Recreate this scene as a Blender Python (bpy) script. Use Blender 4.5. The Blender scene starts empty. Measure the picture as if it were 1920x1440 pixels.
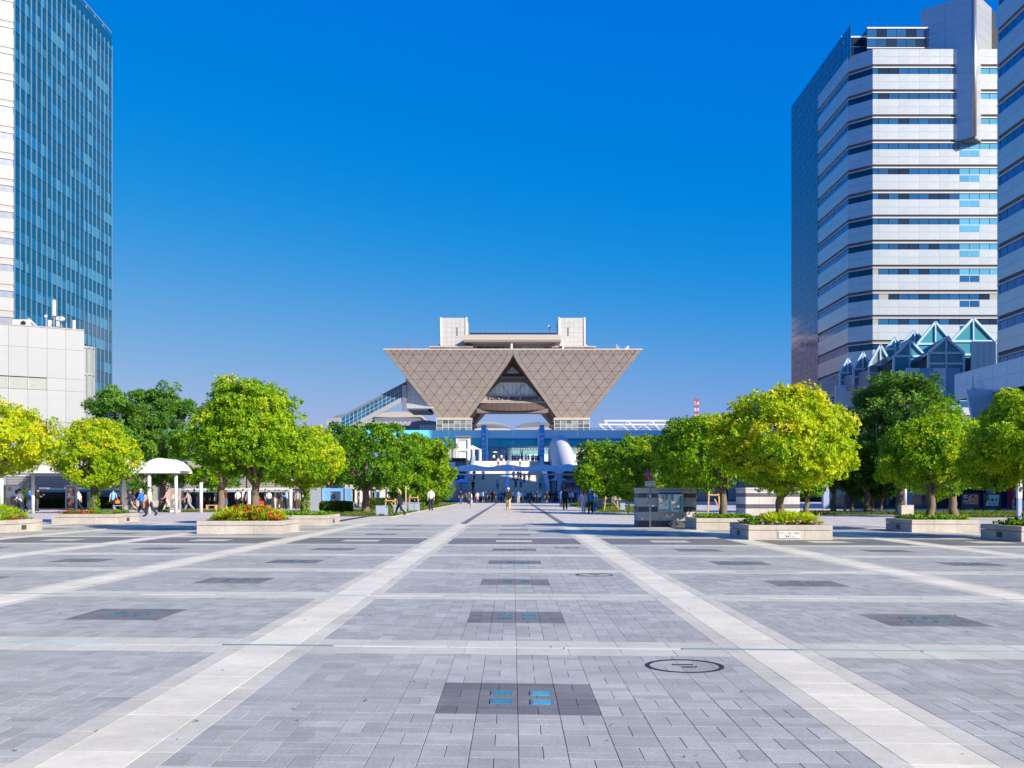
import bpy, bmesh, math, random
import numpy as np
from mathutils import Vector, Matrix

random.seed(7)
SC = bpy.context.scene
COL = SC.collection
R = math.radians

# ------------------------------------------------------------------ camera
F, CX, HY, HC = 1880.0, 962.0, 924.0, 1.40          # focal length and principal rays measured on the photograph
cam_d = bpy.data.cameras.new("camera"); cam = bpy.data.objects.new("camera", cam_d); COL.objects.link(cam)
cam.location = (0, 0, HC); cam.rotation_euler = (R(90), 0, 0)
cam_d.sensor_fit = 'HORIZONTAL'; cam_d.sensor_width = 36.0; cam_d.lens = 36.0 * F / 1920
cam_d.shift_x = -2.0 / 1920; cam_d.shift_y = 204.0 / 1920
cam_d.clip_start = 0.05; cam_d.clip_end = 6000
SC.camera = cam

# ------------------------------------------------------------------ sky, sun, exposure
SUN_AZ, SUN_EL = R(47), R(27)                         # azimuth: to the right of straight behind the camera
sun_dir = Vector((math.sin(SUN_AZ) * math.cos(SUN_EL), -math.cos(SUN_AZ) * math.cos(SUN_EL), math.sin(SUN_EL)))
W = bpy.data.worlds.new("World"); SC.world = W; W.use_nodes = True
wn, wl = W.node_tree.nodes, W.node_tree.links
wn.clear()
sky = wn.new('ShaderNodeTexSky'); sky.sky_type = 'NISHITA'; sky.sun_disc = False
sky.sun_elevation = SUN_EL; sky.sun_rotation = math.atan2(sun_dir.x, sun_dir.y)
sky.altitude = 0; sky.air_density = 1.0; sky.dust_density = 1.0; sky.ozone_density = 8.0
SKY_K = 0.12                                           # per-channel response: the photograph's deep saturated blue
EXPO = 0.6
sepc = wn.new('ShaderNodeSeparateColor'); comb = wn.new('ShaderNodeCombineColor'); wl.new(sky.outputs[0], sepc.inputs[0])
for ch, (m_, c_) in enumerate(((2.01, -0.268), (0.78, 0.048), (0.05, 0.71))):
    k_ = wn.new('ShaderNodeMath'); k_.operation = 'MULTIPLY_ADD'; k_.inputs[1].default_value = m_ / 2 ** EXPO; k_.inputs[2].default_value = c_ / SKY_K / 2 ** EXPO
    x_ = wn.new('ShaderNodeMath'); x_.operation = 'SMOOTH_MAX'; x_.inputs[1].default_value = 0.0; x_.inputs[2].default_value = 0.55
    y_ = wn.new('ShaderNodeMath'); y_.operation = 'MINIMUM'; y_.inputs[1].default_value = (0.36, 0.50, 0.78)[ch] / SKY_K / 2 ** EXPO
    wl.new(sepc.outputs[ch], k_.inputs[0]); wl.new(k_.outputs[0], x_.inputs[0]); wl.new(x_.outputs[0], y_.inputs[0]); wl.new(y_.outputs[0], comb.inputs[ch])
bg = wn.new('ShaderNodeBackground'); bg.inputs['Strength'].default_value = SKY_K
wo = wn.new('ShaderNodeOutputWorld')
wl.new(comb.outputs[0], bg.inputs['Color']); wl.new(bg.outputs[0], wo.inputs[0])
sun_d = bpy.data.lights.new("sun", 'SUN'); sun_d.energy = 5.0; sun_d.angle = R(0.53); sun_d.color = (1.0, 0.91, 0.77)
sun = bpy.data.objects.new("sun", sun_d); COL.objects.link(sun)
sun.rotation_euler = sun_dir.to_track_quat('Z', 'Y').to_euler(); sun.location = (60, -60, 80)
SC.view_settings.view_transform = 'Standard'; SC.view_settings.look = 'None'
SC.view_settings.exposure = EXPO; SC.view_settings.gamma = 1.0; SC.view_settings.use_curve_mapping = False
SC.cycles.max_bounces = 6; SC.cycles.diffuse_bounces = 3; SC.cycles.glossy_bounces = 3; SC.cycles.transmission_bounces = 3; SC.cycles.transparent_max_bounces = 6

def PX(px, Y): return (px - CX) * Y / F               # pixel column at distance Y -> x in metres
def PZ(py, Y): return HC + (HY - py) * Y / F          # pixel row at distance Y -> height
def GY(py): return F * HC / (py - HY)                 # pixel row of a foot on the ground -> distance

def S(r, g, b):
    f = lambda c: (c / 255 / 12.92) if c / 255 <= 0.04045 else ((c / 255 + 0.055) / 1.055) ** 2.4
    return (f(r), f(g), f(b), 1.0)

# ------------------------------------------------------------------ materials
MATS = {}
def base_mat(name):
    m = bpy.data.materials.new(name); m.use_nodes = True
    nt = m.node_tree; p = nt.nodes['Principled BSDF']
    MATS[name] = m
    return m, nt, p
def mat(name, col, rough=0.6, metal=0.0, spec=0.5, ior=1.5, vary=0.0, scale=3.0, bump=0.0, bscale=60.0, rnd=0.0, emit=None):
    """Procedural surface: base colour with grain (vary at scale), piece-to-piece variation (rnd) and fine relief."""
    m, nt, p = base_mat(name); N, L = nt.nodes, nt.links
    p.inputs['Roughness'].default_value = rough; p.inputs['Metallic'].default_value = metal
    p.inputs['Specular IOR Level'].default_value = spec; p.inputs['IOR'].default_value = ior
    src = None
    rgb = N.new('ShaderNodeRGB'); rgb.outputs[0].default_value = col; src = rgb.outputs[0]
    tc = N.new('ShaderNodeTexCoord')
    if vary > 0:
        nz = N.new('ShaderNodeTexNoise'); nz.inputs['Scale'].default_value = scale; nz.inputs['Detail'].default_value = 6; nz.inputs['Roughness'].default_value = 0.65
        L.new(tc.outputs['Object'], nz.inputs['Vector'])
        mr = N.new('ShaderNodeMapRange'); mr.inputs[1].default_value = 0.25; mr.inputs[2].default_value = 0.75
        mr.inputs[3].default_value = 1 - vary; mr.inputs[4].default_value = 1 + vary
        L.new(nz.outputs['Fac'], mr.inputs[0])
        mx = N.new('ShaderNodeVectorMath'); mx.operation = 'SCALE'
        L.new(src, mx.inputs[0]); L.new(mr.outputs[0], mx.inputs['Scale']); src = mx.outputs[0]
        mrr = N.new('ShaderNodeMapRange'); mrr.inputs[3].default_value = max(0.02, rough - 0.1); mrr.inputs[4].default_value = min(1, rough + 0.1)
        L.new(nz.outputs['Fac'], mrr.inputs[0]); L.new(mrr.outputs[0], p.inputs['Roughness'])
    if rnd > 0:
        oi = N.new('ShaderNodeObjectInfo'); mr = N.new('ShaderNodeMapRange')
        mr.inputs[3].default_value = 1 - rnd; mr.inputs[4].default_value = 1 + rnd
        L.new(oi.outputs['Random'], mr.inputs[0])
        mx = N.new('ShaderNodeVectorMath'); mx.operation = 'SCALE'
        L.new(src, mx.inputs[0]); L.new(mr.outputs[0], mx.inputs['Scale']); src = mx.outputs[0]
    L.new(src, p.inputs['Base Color'])
    if bump > 0:
        nb = N.new('ShaderNodeTexNoise'); nb.inputs['Scale'].default_value = bscale; nb.inputs['Detail'].default_value = 4
        L.new(tc.outputs['Object'], nb.inputs['Vector'])
        bp = N.new('ShaderNodeBump'); bp.inputs['Strength'].default_value = bump; bp.inputs['Distance'].default_value = 0.01
        L.new(nb.outputs['Fac'], bp.inputs['Height']); L.new(bp.outputs[0], p.inputs['Normal'])
    if emit:
        p.inputs['Emission Color'].default_value = emit[0]; p.inputs['Emission Strength'].default_value = emit[1]
    return m

def stone_mat(name, col, tone_attr, rnd=0.12, rough=0.55, speck=0.22, spec=0.35):
    """Granite: per-piece tone (object random or a stored attribute), speckle, broad stains and fine relief, in world space."""
    m, nt, p = base_mat(name); N, L = nt.nodes, nt.links
    p.inputs['Specular IOR Level'].default_value = spec
    geo = N.new('ShaderNodeNewGeometry')
    def noise(scale, detail, lo, hi, a=0.3, b=0.7):
        nz = N.new('ShaderNodeTexNoise'); nz.inputs['Scale'].default_value = scale; nz.inputs['Detail'].default_value = detail
        nz.inputs['Roughness'].default_value = 0.7
        L.new(geo.outputs['Position'], nz.inputs['Vector'])
        mr = N.new('ShaderNodeMapRange'); mr.inputs[1].default_value = a; mr.inputs[2].default_value = b
        mr.inputs[3].default_value = lo; mr.inputs[4].default_value = hi
        L.new(nz.outputs['Fac'], mr.inputs[0]); return nz, mr.outputs[0]
    if tone_attr:
        at = N.new('ShaderNodeAttribute'); at.attribute_name = 'tone'; tone = at.outputs['Fac']
    else:
        oi = N.new('ShaderNodeObjectInfo'); tone = oi.outputs['Random']
    mr = N.new('ShaderNodeMapRange'); mr.inputs[3].default_value = 1 - rnd; mr.inputs[4].default_value = 1 + rnd
    L.new(tone, mr.inputs[0])
    f = mr.outputs[0]
    for sc_, de, lo, hi in ((140, 3, 1 - speck, 1 + speck), (42, 3, 1 - speck * .4, 1 + speck * .4), (9, 5, 0.93, 1.07), (0.8, 7, 0.83, 1.13), (2.7, 5, 0.95, 1.05)):
        _, o = noise(sc_, de, lo, hi)
        mm = N.new('ShaderNodeMath'); mm.operation = 'MULTIPLY'; L.new(f, mm.inputs[0]); L.new(o, mm.inputs[1]); f = mm.outputs[0]
    rgb = N.new('ShaderNodeRGB'); rgb.outputs[0].default_value = col
    mx = N.new('ShaderNodeVectorMath'); mx.operation = 'SCALE'; L.new(rgb.outputs[0], mx.inputs[0]); L.new(f, mx.inputs['Scale'])
    # pale worn spots
    _, sp = noise(17, 6, 0, 0.35, 0.66, 0.74)
    mix = N.new('ShaderNodeMix'); mix.data_type = 'RGBA'; L.new(sp, mix.inputs[0]); L.new(mx.outputs[0], mix.inputs[6])
    mix.inputs[7].default_value = (0.55, 0.54, 0.52, 1)
    L.new(mix.outputs[2], p.inputs['Base Color'])
    nz, ro = noise(40, 4, rough - 0.08, rough + 0.15); L.new(ro, p.inputs['Roughness'])
    bp = N.new('ShaderNodeBump'); bp.inputs['Strength'].default_value = 0.25; bp.inputs['Distance'].default_value = 0.004
    nz2, _ = noise(160, 3, 0, 1); L.new(nz2.outputs['Fac'], bp.inputs['Height']); L.new(bp.outputs[0], p.inputs['Normal'])
    return m

def leaf_mat(name, stops, trans=0.35, rough=0.45, spec=0.3):
    """Leaf: colour by the clump's stored tone (young tips against old leaves), part of the light passing through."""
    m, nt, p = base_mat(name); N, L = nt.nodes, nt.links
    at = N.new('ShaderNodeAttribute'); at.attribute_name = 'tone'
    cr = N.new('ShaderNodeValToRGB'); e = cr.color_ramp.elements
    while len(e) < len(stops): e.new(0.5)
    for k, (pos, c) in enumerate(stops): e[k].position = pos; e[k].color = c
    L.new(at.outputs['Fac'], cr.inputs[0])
    L.new(cr.outputs[0], p.inputs['Base Color']); p.inputs['Roughness'].default_value = rough; p.inputs['Specular IOR Level'].default_value = spec
    tr = N.new('ShaderNodeBsdfTranslucent')
    sc_ = N.new('ShaderNodeVectorMath'); sc_.operation = 'MULTIPLY'; sc_.inputs[1].default_value = (1.15, 1.15, 0.5)
    L.new(cr.outputs[0], sc_.inputs[0]); L.new(sc_.outputs[0], tr.inputs[0])
    ms = N.new('ShaderNodeMixShader'); ms.inputs[0].default_value = trans
    out = N['Material Output']
    L.new(p.outputs[0], ms.inputs[1]); L.new(tr.outputs[0], ms.inputs[2]); L.new(ms.outputs[0], out.inputs[0])
    return m

def glass_mat(name, col, rough=0.06, spec=0.8, vary=0.25, scale=0.35):
    """Window glass seen from outside: dark tinted body with a clear reflection, tint differing from pane to pane."""
    return mat(name, col, rough=rough, spec=spec, rnd=vary, vary=0.06, scale=scale)

M_paver = stone_mat('blue_grey_granite_paver', S(170, 169, 160), False, rnd=0.13, speck=0.34)
M_paver_f = stone_mat('blue_grey_granite_field', S(170, 169, 160), True, rnd=0.13, speck=0.34)
M_dark = stone_mat('dark_granite_paver', S(122, 118, 115), False, rnd=0.13)
M_dark_f = stone_mat('dark_granite_field', S(122, 118, 115), True, rnd=0.13)
M_slab = stone_mat('pale_granite_slab', S(224, 216, 192), False, rnd=0.06, speck=0.14)
M_slab_f = stone_mat('pale_granite_field', S(224, 216, 192), True, rnd=0.06, speck=0.14)
M_side = stone_mat('grey_granite_edge', S(202, 196, 177), False, rnd=0.06, speck=0.16)
M_side_f = stone_mat('grey_granite_edge_field', S(202, 196, 177), True, rnd=0.06, speck=0.16)
M_prom = stone_mat('promenade_slab', S(206, 198, 182), True, rnd=0.07, speck=0.1)
M_promc = stone_mat('promenade_centre_slab', S(212, 200, 180), True, rnd=0.07, speck=0.1)
M_promd = stone_mat('promenade_dark_strip', S(120, 114, 114), True, rnd=0.08)
M_joint = mat('joint_soil', (0.05, 0.045, 0.04, 1), 0.95, vary=0.3, scale=8)
M_granite = stone_mat('planter_granite', S(180, 172, 163), False, rnd=0.07, speck=0.16)
M_soil = mat('soil', (0.05, 0.032, 0.02, 1), 0.95, vary=0.4, scale=12, bump=0.6, bscale=20)
M_lightpanel_dim = mat('dim_light_glass', (0.06, 0.16, 0.19, 1), 0.35, spec=0.4, vary=0.2, scale=9, rnd=0.3)
M_lightpanel = mat('blue_light_glass', S(70, 140, 158), 0.3, spec=0.4, vary=0.2, scale=9, rnd=0.3)
M_strip = mat('teal_glass_strip', S(150, 180, 178), 0.4, spec=0.35, vary=0.25, scale=2, rnd=0.35)
M_steel = mat('brushed_steel', (0.45, 0.45, 0.46, 1), 0.35, metal=0.8, vary=0.1, scale=10)
M_iron = mat('cast_iron', (0.035, 0.034, 0.04, 1), 0.6, metal=0.3, vary=0.3, scale=20)
M_white = mat('white_paint', (0.62, 0.61, 0.59, 1), 0.45, vary=0.03, scale=2)
M_whitep = mat('white_cladding_panel', (0.32, 0.335, 0.355, 1), 0.4, vary=0.025, scale=0.6, rnd=0.03)
M_silver = mat('silver_white_panel', (0.43, 0.475, 0.505, 1), 0.22, spec=0.8, ior=2.2, vary=0.03, scale=0.5, rnd=0.04)
M_darkslot = mat('grey_louvre', (0.13, 0.125, 0.14, 1), 0.6, vary=0.1, scale=2)
M_core = mat('dark_backing', (0.03, 0.035, 0.045, 1), 0.7)
M_roofgrey = mat('grey_roof', (0.30, 0.30, 0.31, 1), 0.7, vary=0.1, scale=1)
M_glass_blue = glass_mat('deep_blue_glass', (0.010, 0.09, 0.24, 1))
M_glass_navy = glass_mat('navy_glass', (0.004, 0.022, 0.06, 1))
M_glass_sky = glass_mat('bright_blue_glass', (0.10, 0.36, 0.56, 1), vary=0.12)
M_glass_teal = glass_mat('teal_vision_glass', (0.006, 0.10, 0.215, 1), rough=0.08, vary=0.35)
M_glass_teal_f = mat('teal_vision_glass_field', (0.006, 0.10, 0.215, 1), 0.08, spec=0.8, vary=0.3, scale=0.3)
M_spandrel = mat('teal_spandrel_glass', (0.005, 0.075, 0.15, 1), 0.1, spec=0.7, vary=0.08, scale=0.2)
M_blind = mat('pale_blind_behind_glass', (0.035, 0.18, 0.30, 1), 0.2, spec=0.6, vary=0.1, scale=0.5, rnd=0.25)
M_mull = mat('silver_mullion', (0.32, 0.36, 0.42, 1), 0.35, metal=0.4)
M_mull_t = mat('blue_grey_mullion', (0.17, 0.27, 0.37, 1), 0.35, metal=0.2)
M_paleband = mat('pale_stone_insert', S(206, 204, 198), 0.6, vary=0.08, scale=4, rnd=0.08)
M_curtain = mat('white_curtain', (0.27, 0.295, 0.29, 1), 0.5, vary=0.12, scale=3, spec=0.6)
M_tan = mat('taupe_titanium_panel', S(201, 187, 178), 0.45, metal=0.0, spec=0.5, vary=0.03, scale=0.4, rnd=0.06)
M_tan_dark = mat('taupe_joint_cladding', S(96, 80, 74), 0.55, vary=0.06, scale=0.6)
M_greybrown = mat('grey_brown_metal', S(120, 108, 108), 0.5, vary=0.06, scale=0.6)
M_ledge = mat('pale_grey_ledge', S(158, 150, 147), 0.5, vary=0.04, scale=0.6)
M_atrium = glass_mat('pale_atrium_glass', (0.70, 0.82, 0.82, 1), rough=0.08, vary=0.08)
M_corewhite = mat('white_core_panel', (0.50, 0.49, 0.475, 1), 0.4, vary=0.02, scale=0.5, rnd=0.03)
M_lobby = mat('lobby_glass', (0.16, 0.19, 0.21, 1), 0.1, spec=0.7, rnd=0.6, vary=0.1, scale=0.8)
M_letters = mat('dark_letters', (0.03, 0.03, 0.055, 1), 0.4)
M_cream = mat('cream_concrete', S(178, 170, 158), 0.6, vary=0.04, scale=0.5)
M_bridge_hi = mat('sky_blue_paint', (0.13, 0.72, 0.98, 1), 0.25, spec=0.8, ior=1.9, vary=0.06, scale=0.3)
M_bridge = mat('cyan_blue_paint', (0.03, 0.78, 0.98, 1), 0.3, spec=0.8, ior=1.8, vary=0.05, scale=0.3)
M_column = mat('royal_blue_paint', (0.03, 0.36, 0.80, 1), 0.3, ior=1.6, vary=0.05, scale=0.6)
M_canopy = mat('blue_sheet_and_shade_tint', (0.22, 0.56, 0.90, 1), 0.3, spec=0.5, vary=0.05, scale=0.7)  # canopy is white, its blue shade put into the colour; kiosk roof is blue
M_membrane = mat('white_membrane', (0.60, 0.59, 0.57, 1), 0.6, vary=0.03, scale=1)
M_hall_grey = mat('slate_hall_roof', S(108, 112, 128), 0.5, vary=0.05, scale=0.2)
M_stair = stone_mat('stair_stone', S(226, 212, 192), True, rnd=0.05, speck=0.12)
M_railglass = mat('pale_blue_parapet', S(150, 185, 210), 0.25, spec=0.6, vary=0.04, scale=1)
M_bark = mat('grey_brown_bark', (0.17, 0.125, 0.09, 1), 0.9, vary=0.4, scale=5, bump=0.8, bscale=14)
M_wood = mat('pale_timber', S(200, 158, 105), 0.7, vary=0.15, scale=6)
M_bluegrey = mat('blue_grey_metal', S(150, 164, 184), 0.4, vary=0.04, scale=1, rnd=0.05)
M_lightblue = mat('light_blue_panel', S(110, 165, 215), 0.45, vary=0.04, scale=1)
M_red = mat('red_paint', (0.50, 0.03, 0.02, 1), 0.4, vary=0.05, scale=2)
M_awning_r = mat('dark_red_awning', (0.20, 0.03, 0.025, 1), 0.7, vary=0.1, scale=3)
M_stripe = mat('teal_awning_stripe', S(40, 120, 125), 0.7)
M_lou = mat('grey_shutter_slat', S(150, 146, 144), 0.5, vary=0.05, scale=2)
M_black = mat('black_fascia', (0.012, 0.013, 0.018, 1), 0.35, vary=0.1, scale=2)
M_pink = mat('magenta_paint', S(190, 70, 150), 0.4, vary=0.06, scale=4)
M_plum = mat('plum_vending_front', S(110, 40, 80), 0.4)
M_solar = mat('solar_cells', (0.02, 0.025, 0.06, 1), 0.2, spec=0.7)
M_grass = leaf_mat('lawn_blades', [(0, (0.06, 0.13, 0.012, 1)), (0.6, (0.14, 0.21, 0.02, 1)), (1, (0.30, 0.29, 0.05, 1))], 0.3, 0.6)
Y1 = [(0.0, (0.05, 0.16, 0.003, 1)), (0.35, (0.17, 0.36, 0.005, 1)), (0.65, (0.40, 0.55, 0.008, 1)), (0.88, (0.68, 0.68, 0.012, 1)), (1.0, (0.72, 0.60, 0.03, 1))]
G1 = [(0.0, (0.025, 0.10, 0.004, 1)), (0.45, (0.10, 0.26, 0.006, 1)), (0.8, (0.25, 0.42, 0.008, 1)), (1.0, (0.45, 0.50, 0.012, 1))]
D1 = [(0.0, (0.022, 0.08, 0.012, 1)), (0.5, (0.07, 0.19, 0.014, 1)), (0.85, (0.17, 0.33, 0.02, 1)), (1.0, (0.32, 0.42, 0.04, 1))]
M_leafY = leaf_mat('yellow_green_leaf', Y1, 0.4); M_leafG = leaf_mat('mid_green_leaf', G1); M_leafD = leaf_mat('dark_green_leaf', D1, 0.2)
M_hedge = leaf_mat('hedge_leaf', [(0, (0.02, 0.05, 0.008, 1)), (0.6, (0.06, 0.12, 0.015, 1)), (1, (0.16, 0.22, 0.03, 1))], 0.2)
M_petal = leaf_mat('red_petal', [(0, (0.45, 0.02, 0.01, 1)), (0.6, (0.62, 0.08, 0.015, 1)), (1, (0.65, 0.20, 0.15, 1))], 0.25)
M_petalp = leaf_mat('pink_petal', [(0, (0.45, 0.10, 0.10, 1)), (0.5, (0.62, 0.36, 0.38, 1)), (1, (0.75, 0.65, 0.62, 1))], 0.25)

M_flank = glass_mat('royal_blue_glass', (0.010, 0.12, 0.40, 1), rough=0.08)
M_frame_shade = mat('shade_blue_frame', (0.42, 0.62, 0.74, 1), 0.25, spec=0.8, ior=1.9, vary=0.03, scale=0.8)  # white panels standing in blue shade; that shade is put into this colour
M_gable_t = glass_mat('teal_gable_glass', (0.06, 0.30, 0.38, 1), rough=0.1, vary=0.15)
M_gable = glass_mat('grey_gable_glass', (0.20, 0.21, 0.23, 1), rough=0.15)
M_stripwin = mat('pale_blue_window_strip', (0.20, 0.24, 0.33, 1), 0.3, spec=0.6, vary=0.05, scale=2, rnd=0.04)
M_fascia = mat('sea_green_fascia', S(120, 175, 165), 0.4, vary=0.05, scale=1)

# ------------------------------------------------------------------ object helpers
WM = {}                                                # world matrix of every parent we build on
def link(o, parent=None, loc=(0, 0, 0), rz=0.0):
    COL.objects.link(o); o.location = loc
    if rz: o.rotation_euler = (0, 0, rz)
    if parent is not None: o.parent = parent
    WM[o.name] = (WM[parent.name] if parent is not None else Matrix()) @ Matrix.Translation(loc) @ Matrix.Rotation(rz, 4, 'Z')
    return o
def tag(o, label=None, cat=None, group=None, kind=None):
    if label: o['label'] = label
    if cat: o['category'] = cat
    if group: o['group'] = group
    if kind: o['kind'] = kind
    return o
def thing(name, label, cat, loc=(0, 0, 0), rz=0.0, group=None):
    o = bpy.data.objects.new(name, None); o.empty_display_size = 0.3
    return tag(link(o, None, loc, rz), label, cat, group)

class MB:
    """Collects faces (world coordinates, or the parent's own if local) and links them as one mesh object."""
    def __init__(s): s.v = []; s.f = []; s.m = []
    def face(s, pts, m=0):
        n = len(s.v); s.v += [tuple(p) for p in pts]; s.f.append(tuple(range(n, n + len(pts)))); s.m.append(m); return s
    def box(s, x0, x1, y0, y1, z0, z1, m=0):
        n = len(s.v)
        s.v += [(x0, y0, z0), (x1, y0, z0), (x1, y1, z0), (x0, y1, z0), (x0, y0, z1), (x1, y0, z1), (x1, y1, z1), (x0, y1, z1)]
        for q in ((0, 3, 2, 1), (4, 5, 6, 7), (0, 1, 5, 4), (1, 2, 6, 5), (2, 3, 7, 6), (3, 0, 4, 7)):
            s.f.append(tuple(n + i for i in q)); s.m.append(m)
        return s
    def hexa(s, p, m=0):                               # eight corners: four below, four above
        n = len(s.v); s.v += [tuple(q) for q in p]
        for q in ((0, 3, 2, 1), (4, 5, 6, 7), (0, 1, 5, 4), (1, 2, 6, 5), (2, 3, 7, 6), (3, 0, 4, 7)):
            s.f.append(tuple(n + i for i in q)); s.m.append(m)
        return s
    def prism(s, poly, off, m=0):                      # a polygon pushed along the vector off
        n = len(s.v); k = len(poly); off = Vector(off)
        s.v += [tuple(p) for p in poly] + [tuple(Vector(p) + off) for p in poly]
        s.f.append(tuple(range(n, n + k))); s.m.append(m)
        s.f.append(tuple(range(n + 2 * k - 1, n + k - 1, -1))); s.m.append(m)
        for i in range(k):
            j = (i + 1) % k; s.f.append((n + j, n + i, n + k + i, n + k + j)); s.m.append(m)
        return s
    def tube(s, path, rad, n=8, m=0, cap=True):
        path = [Vector(p) for p in path]; b0 = len(s.v); k = len(path)
        if not hasattr(rad, '__len__'): rad = [rad] * k
        u = None
        for i, p in enumerate(path):
            d = (path[min(i + 1, k - 1)] - path[max(i - 1, 0)]).normalized()
            if u is None: u = d.orthogonal().normalized()
            u = (u - d * u.dot(d)).normalized(); w = d.cross(u)
            for j in range(n):
                a = 2 * math.pi * j / n; s.v.append(tuple(p + (u * math.cos(a) + w * math.sin(a)) * rad[i]))
        for i in range(k - 1):
            for j in range(n):
                j2 = (j + 1) % n
                s.f.append((b0 + i * n + j, b0 + i * n + j2, b0 + (i + 1) * n + j2, b0 + (i + 1) * n + j)); s.m.append(m)
        if cap:
            s.f.append(tuple(b0 + j for j in range(n - 1, -1, -1))); s.m.append(m)
            s.f.append(tuple(b0 + (k - 1) * n + j for j in range(n))); s.m.append(m)
        return s
    def beam(s, a, b, w, h=None, m=0):                 # a square bar from a to b
        a, b = Vector(a), Vector(b); h = h or w; d = (b - a).normalized()
        u = d.cross(Vector((0, 0, 1)))
        u = u.normalized() if u.length > 1e-3 else Vector((1, 0, 0))
        w_ = u.cross(d)
        c = [(-1, -1), (1, -1), (1, 1), (-1, 1)]
        return s.hexa([a + u * (x * w / 2) + w_ * (y * h / 2) for x, y in c] + [b + u * (x * w / 2) + w_ * (y * h / 2) for x, y in c], m)
    def mesh(s, name, mats):
        me = bpy.data.meshes.new(name); me.from_pydata(s.v, [], s.f)
        for m in (mats if isinstance(mats, (list, tuple)) else [mats]): me.materials.append(m)
        if any(s.m): me.polygons.foreach_set('material_index', s.m)
        me.update(); return me
    def build(s, name, mats, parent=None, local=False, smooth=False):
        if parent is not None and not local:
            inv = WM[parent.name].inverted(); s.v = [tuple(inv @ Vector(p)) for p in s.v]
        me = s.mesh(name, mats)
        if smooth: me.polygons.foreach_set('use_smooth', [True] * len(me.polygons))
        return link(bpy.data.objects.new(name, me), parent)

def arrays_mesh(name, verts, quads, material, tone=None, mats=None, midx=None):
    """Fast mesh from numpy arrays; tone is stored per vertex for the materials that read it."""
    me = bpy.data.meshes.new(name); nv, nf = len(verts), len(quads)
    me.vertices.add(nv); me.vertices.foreach_set('co', np.ascontiguousarray(verts, dtype=np.float32).ravel())
    me.loops.add(nf * 4); me.loops.foreach_set('vertex_index', np.ascontiguousarray(quads, dtype=np.int32).ravel())
    me.polygons.add(nf); me.polygons.foreach_set('loop_start', np.arange(0, nf * 4, 4, dtype=np.int32))
    for m in (mats or [material]): me.materials.append(m)
    if midx is not None: me.polygons.foreach_set('material_index', np.ascontiguousarray(midx, dtype=np.int32))
    if tone is not None:
        a = me.attributes.new('tone', 'FLOAT', 'POINT'); a.data.foreach_set('value', np.ascontiguousarray(tone, dtype=np.float32))
    me.polygons.foreach_set('use_smooth', [False] * nf)
    me.update(calc_edges=True); me.validate()
    return me

_PM = {}
def panel_mesh(name, w, h, d, m):
    """A cladding piece w by h with depth d and a small chamfer, shared by all alike pieces."""
    key = (name, round(w, 3), round(h, 3), round(d, 3), m.name)
    if key not in _PM: _PM[key] = MB().box(0, w, 0, d, 0, h).mesh(name, m)
    return _PM[key]
def panel(root, name, m, O, a, u, z, w, h, d=0.12, proud=0.0, label=None):
    """A piece of a facade: facade origin O, direction angle a (its inward side is to the left), u along it, z up."""
    ca, sa = math.cos(a), math.sin(a)
    p = Vector((O[0] + ca * u + sa * proud, O[1] + sa * u - ca * proud, O[2] + z)) - Vector(WM[root.name].translation)
    o = bpy.data.objects.new(name, panel_mesh(name, w, h, d, m))
    o.parent = root; o.location = p; o.rotation_euler = (0, 0, a); COL.objects.link(o)
    WM[o.name] = WM[root.name] @ Matrix.Translation(p) @ Matrix.Rotation(a, 4, 'Z')
    if label: o['label'] = label
    return o
def fbox(mb, O, a, u0, u1, z0, z1, n0, n1, m=0):
    """A box in facade coordinates (n measured inward) added to a builder."""
    ca, sa = math.cos(a), math.sin(a)
    P = lambda u, n, z: (O[0] + ca * u - sa * n, O[1] + sa * u + ca * n, O[2] + z)
    return mb.hexa([P(u0, n0, z0), P(u1, n0, z0), P(u1, n1, z0), P(u0, n1, z0), P(u0, n0, z1), P(u1, n0, z1), P(u1, n1, z1), P(u0, n1, z1)], m)

def text_obj(name, s, size, m, parent, loc, rot=(R(90), 0, 0), extrude=0.01, bold=0.0, align='CENTER', sx=1.0, space=1.0):
    """Lettering as a mesh of its own."""
    cu = bpy.data.curves.new(name, 'FONT'); cu.body = s; cu.size = size; cu.extrude = extrude; cu.offset = bold
    cu.align_x = align; cu.align_y = 'CENTER'; cu.space_character = space; cu.resolution_u = 2
    t = bpy.data.objects.new(name + '_src', cu); COL.objects.link(t)
    dg = bpy.context.evaluated_depsgraph_get()
    me = bpy.data.meshes.new_from_object(t.evaluated_get(dg)); me.materials.clear(); me.materials.append(m); me.name = name
    bpy.data.objects.remove(t); bpy.data.curves.remove(cu)
    o = bpy.data.objects.new(name, me); COL.objects.link(o); o.parent = parent
    inv = WM[parent.name].inverted() if parent is not None else Matrix()
    o.matrix_local = inv @ Matrix.Translation(loc) @ Matrix(((1, 0, 0, 0), (0, 1, 0, 0), (0, 0, 1, 0), (0, 0, 0, 1))) @ (Matrix.Rotation(rot[2], 4, 'Z') @ Matrix.Rotation(rot[0], 4, 'X')) @ Matrix.Diagonal((sx, 1, 1, 1))
    WM[o.name] = Matrix()
    return o
# ================================================================== ground
ground = MB().face([(-2500, -300, -0.06), (2500, -300, -0.06), (2500, 5000, -0.06), (-2500, 5000, -0.06)]).build(
    'ground', mat('pale_city_ground', S(88, 88, 90), 0.9, vary=0.12, scale=0.05), None)
tag(ground, kind='structure')

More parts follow.
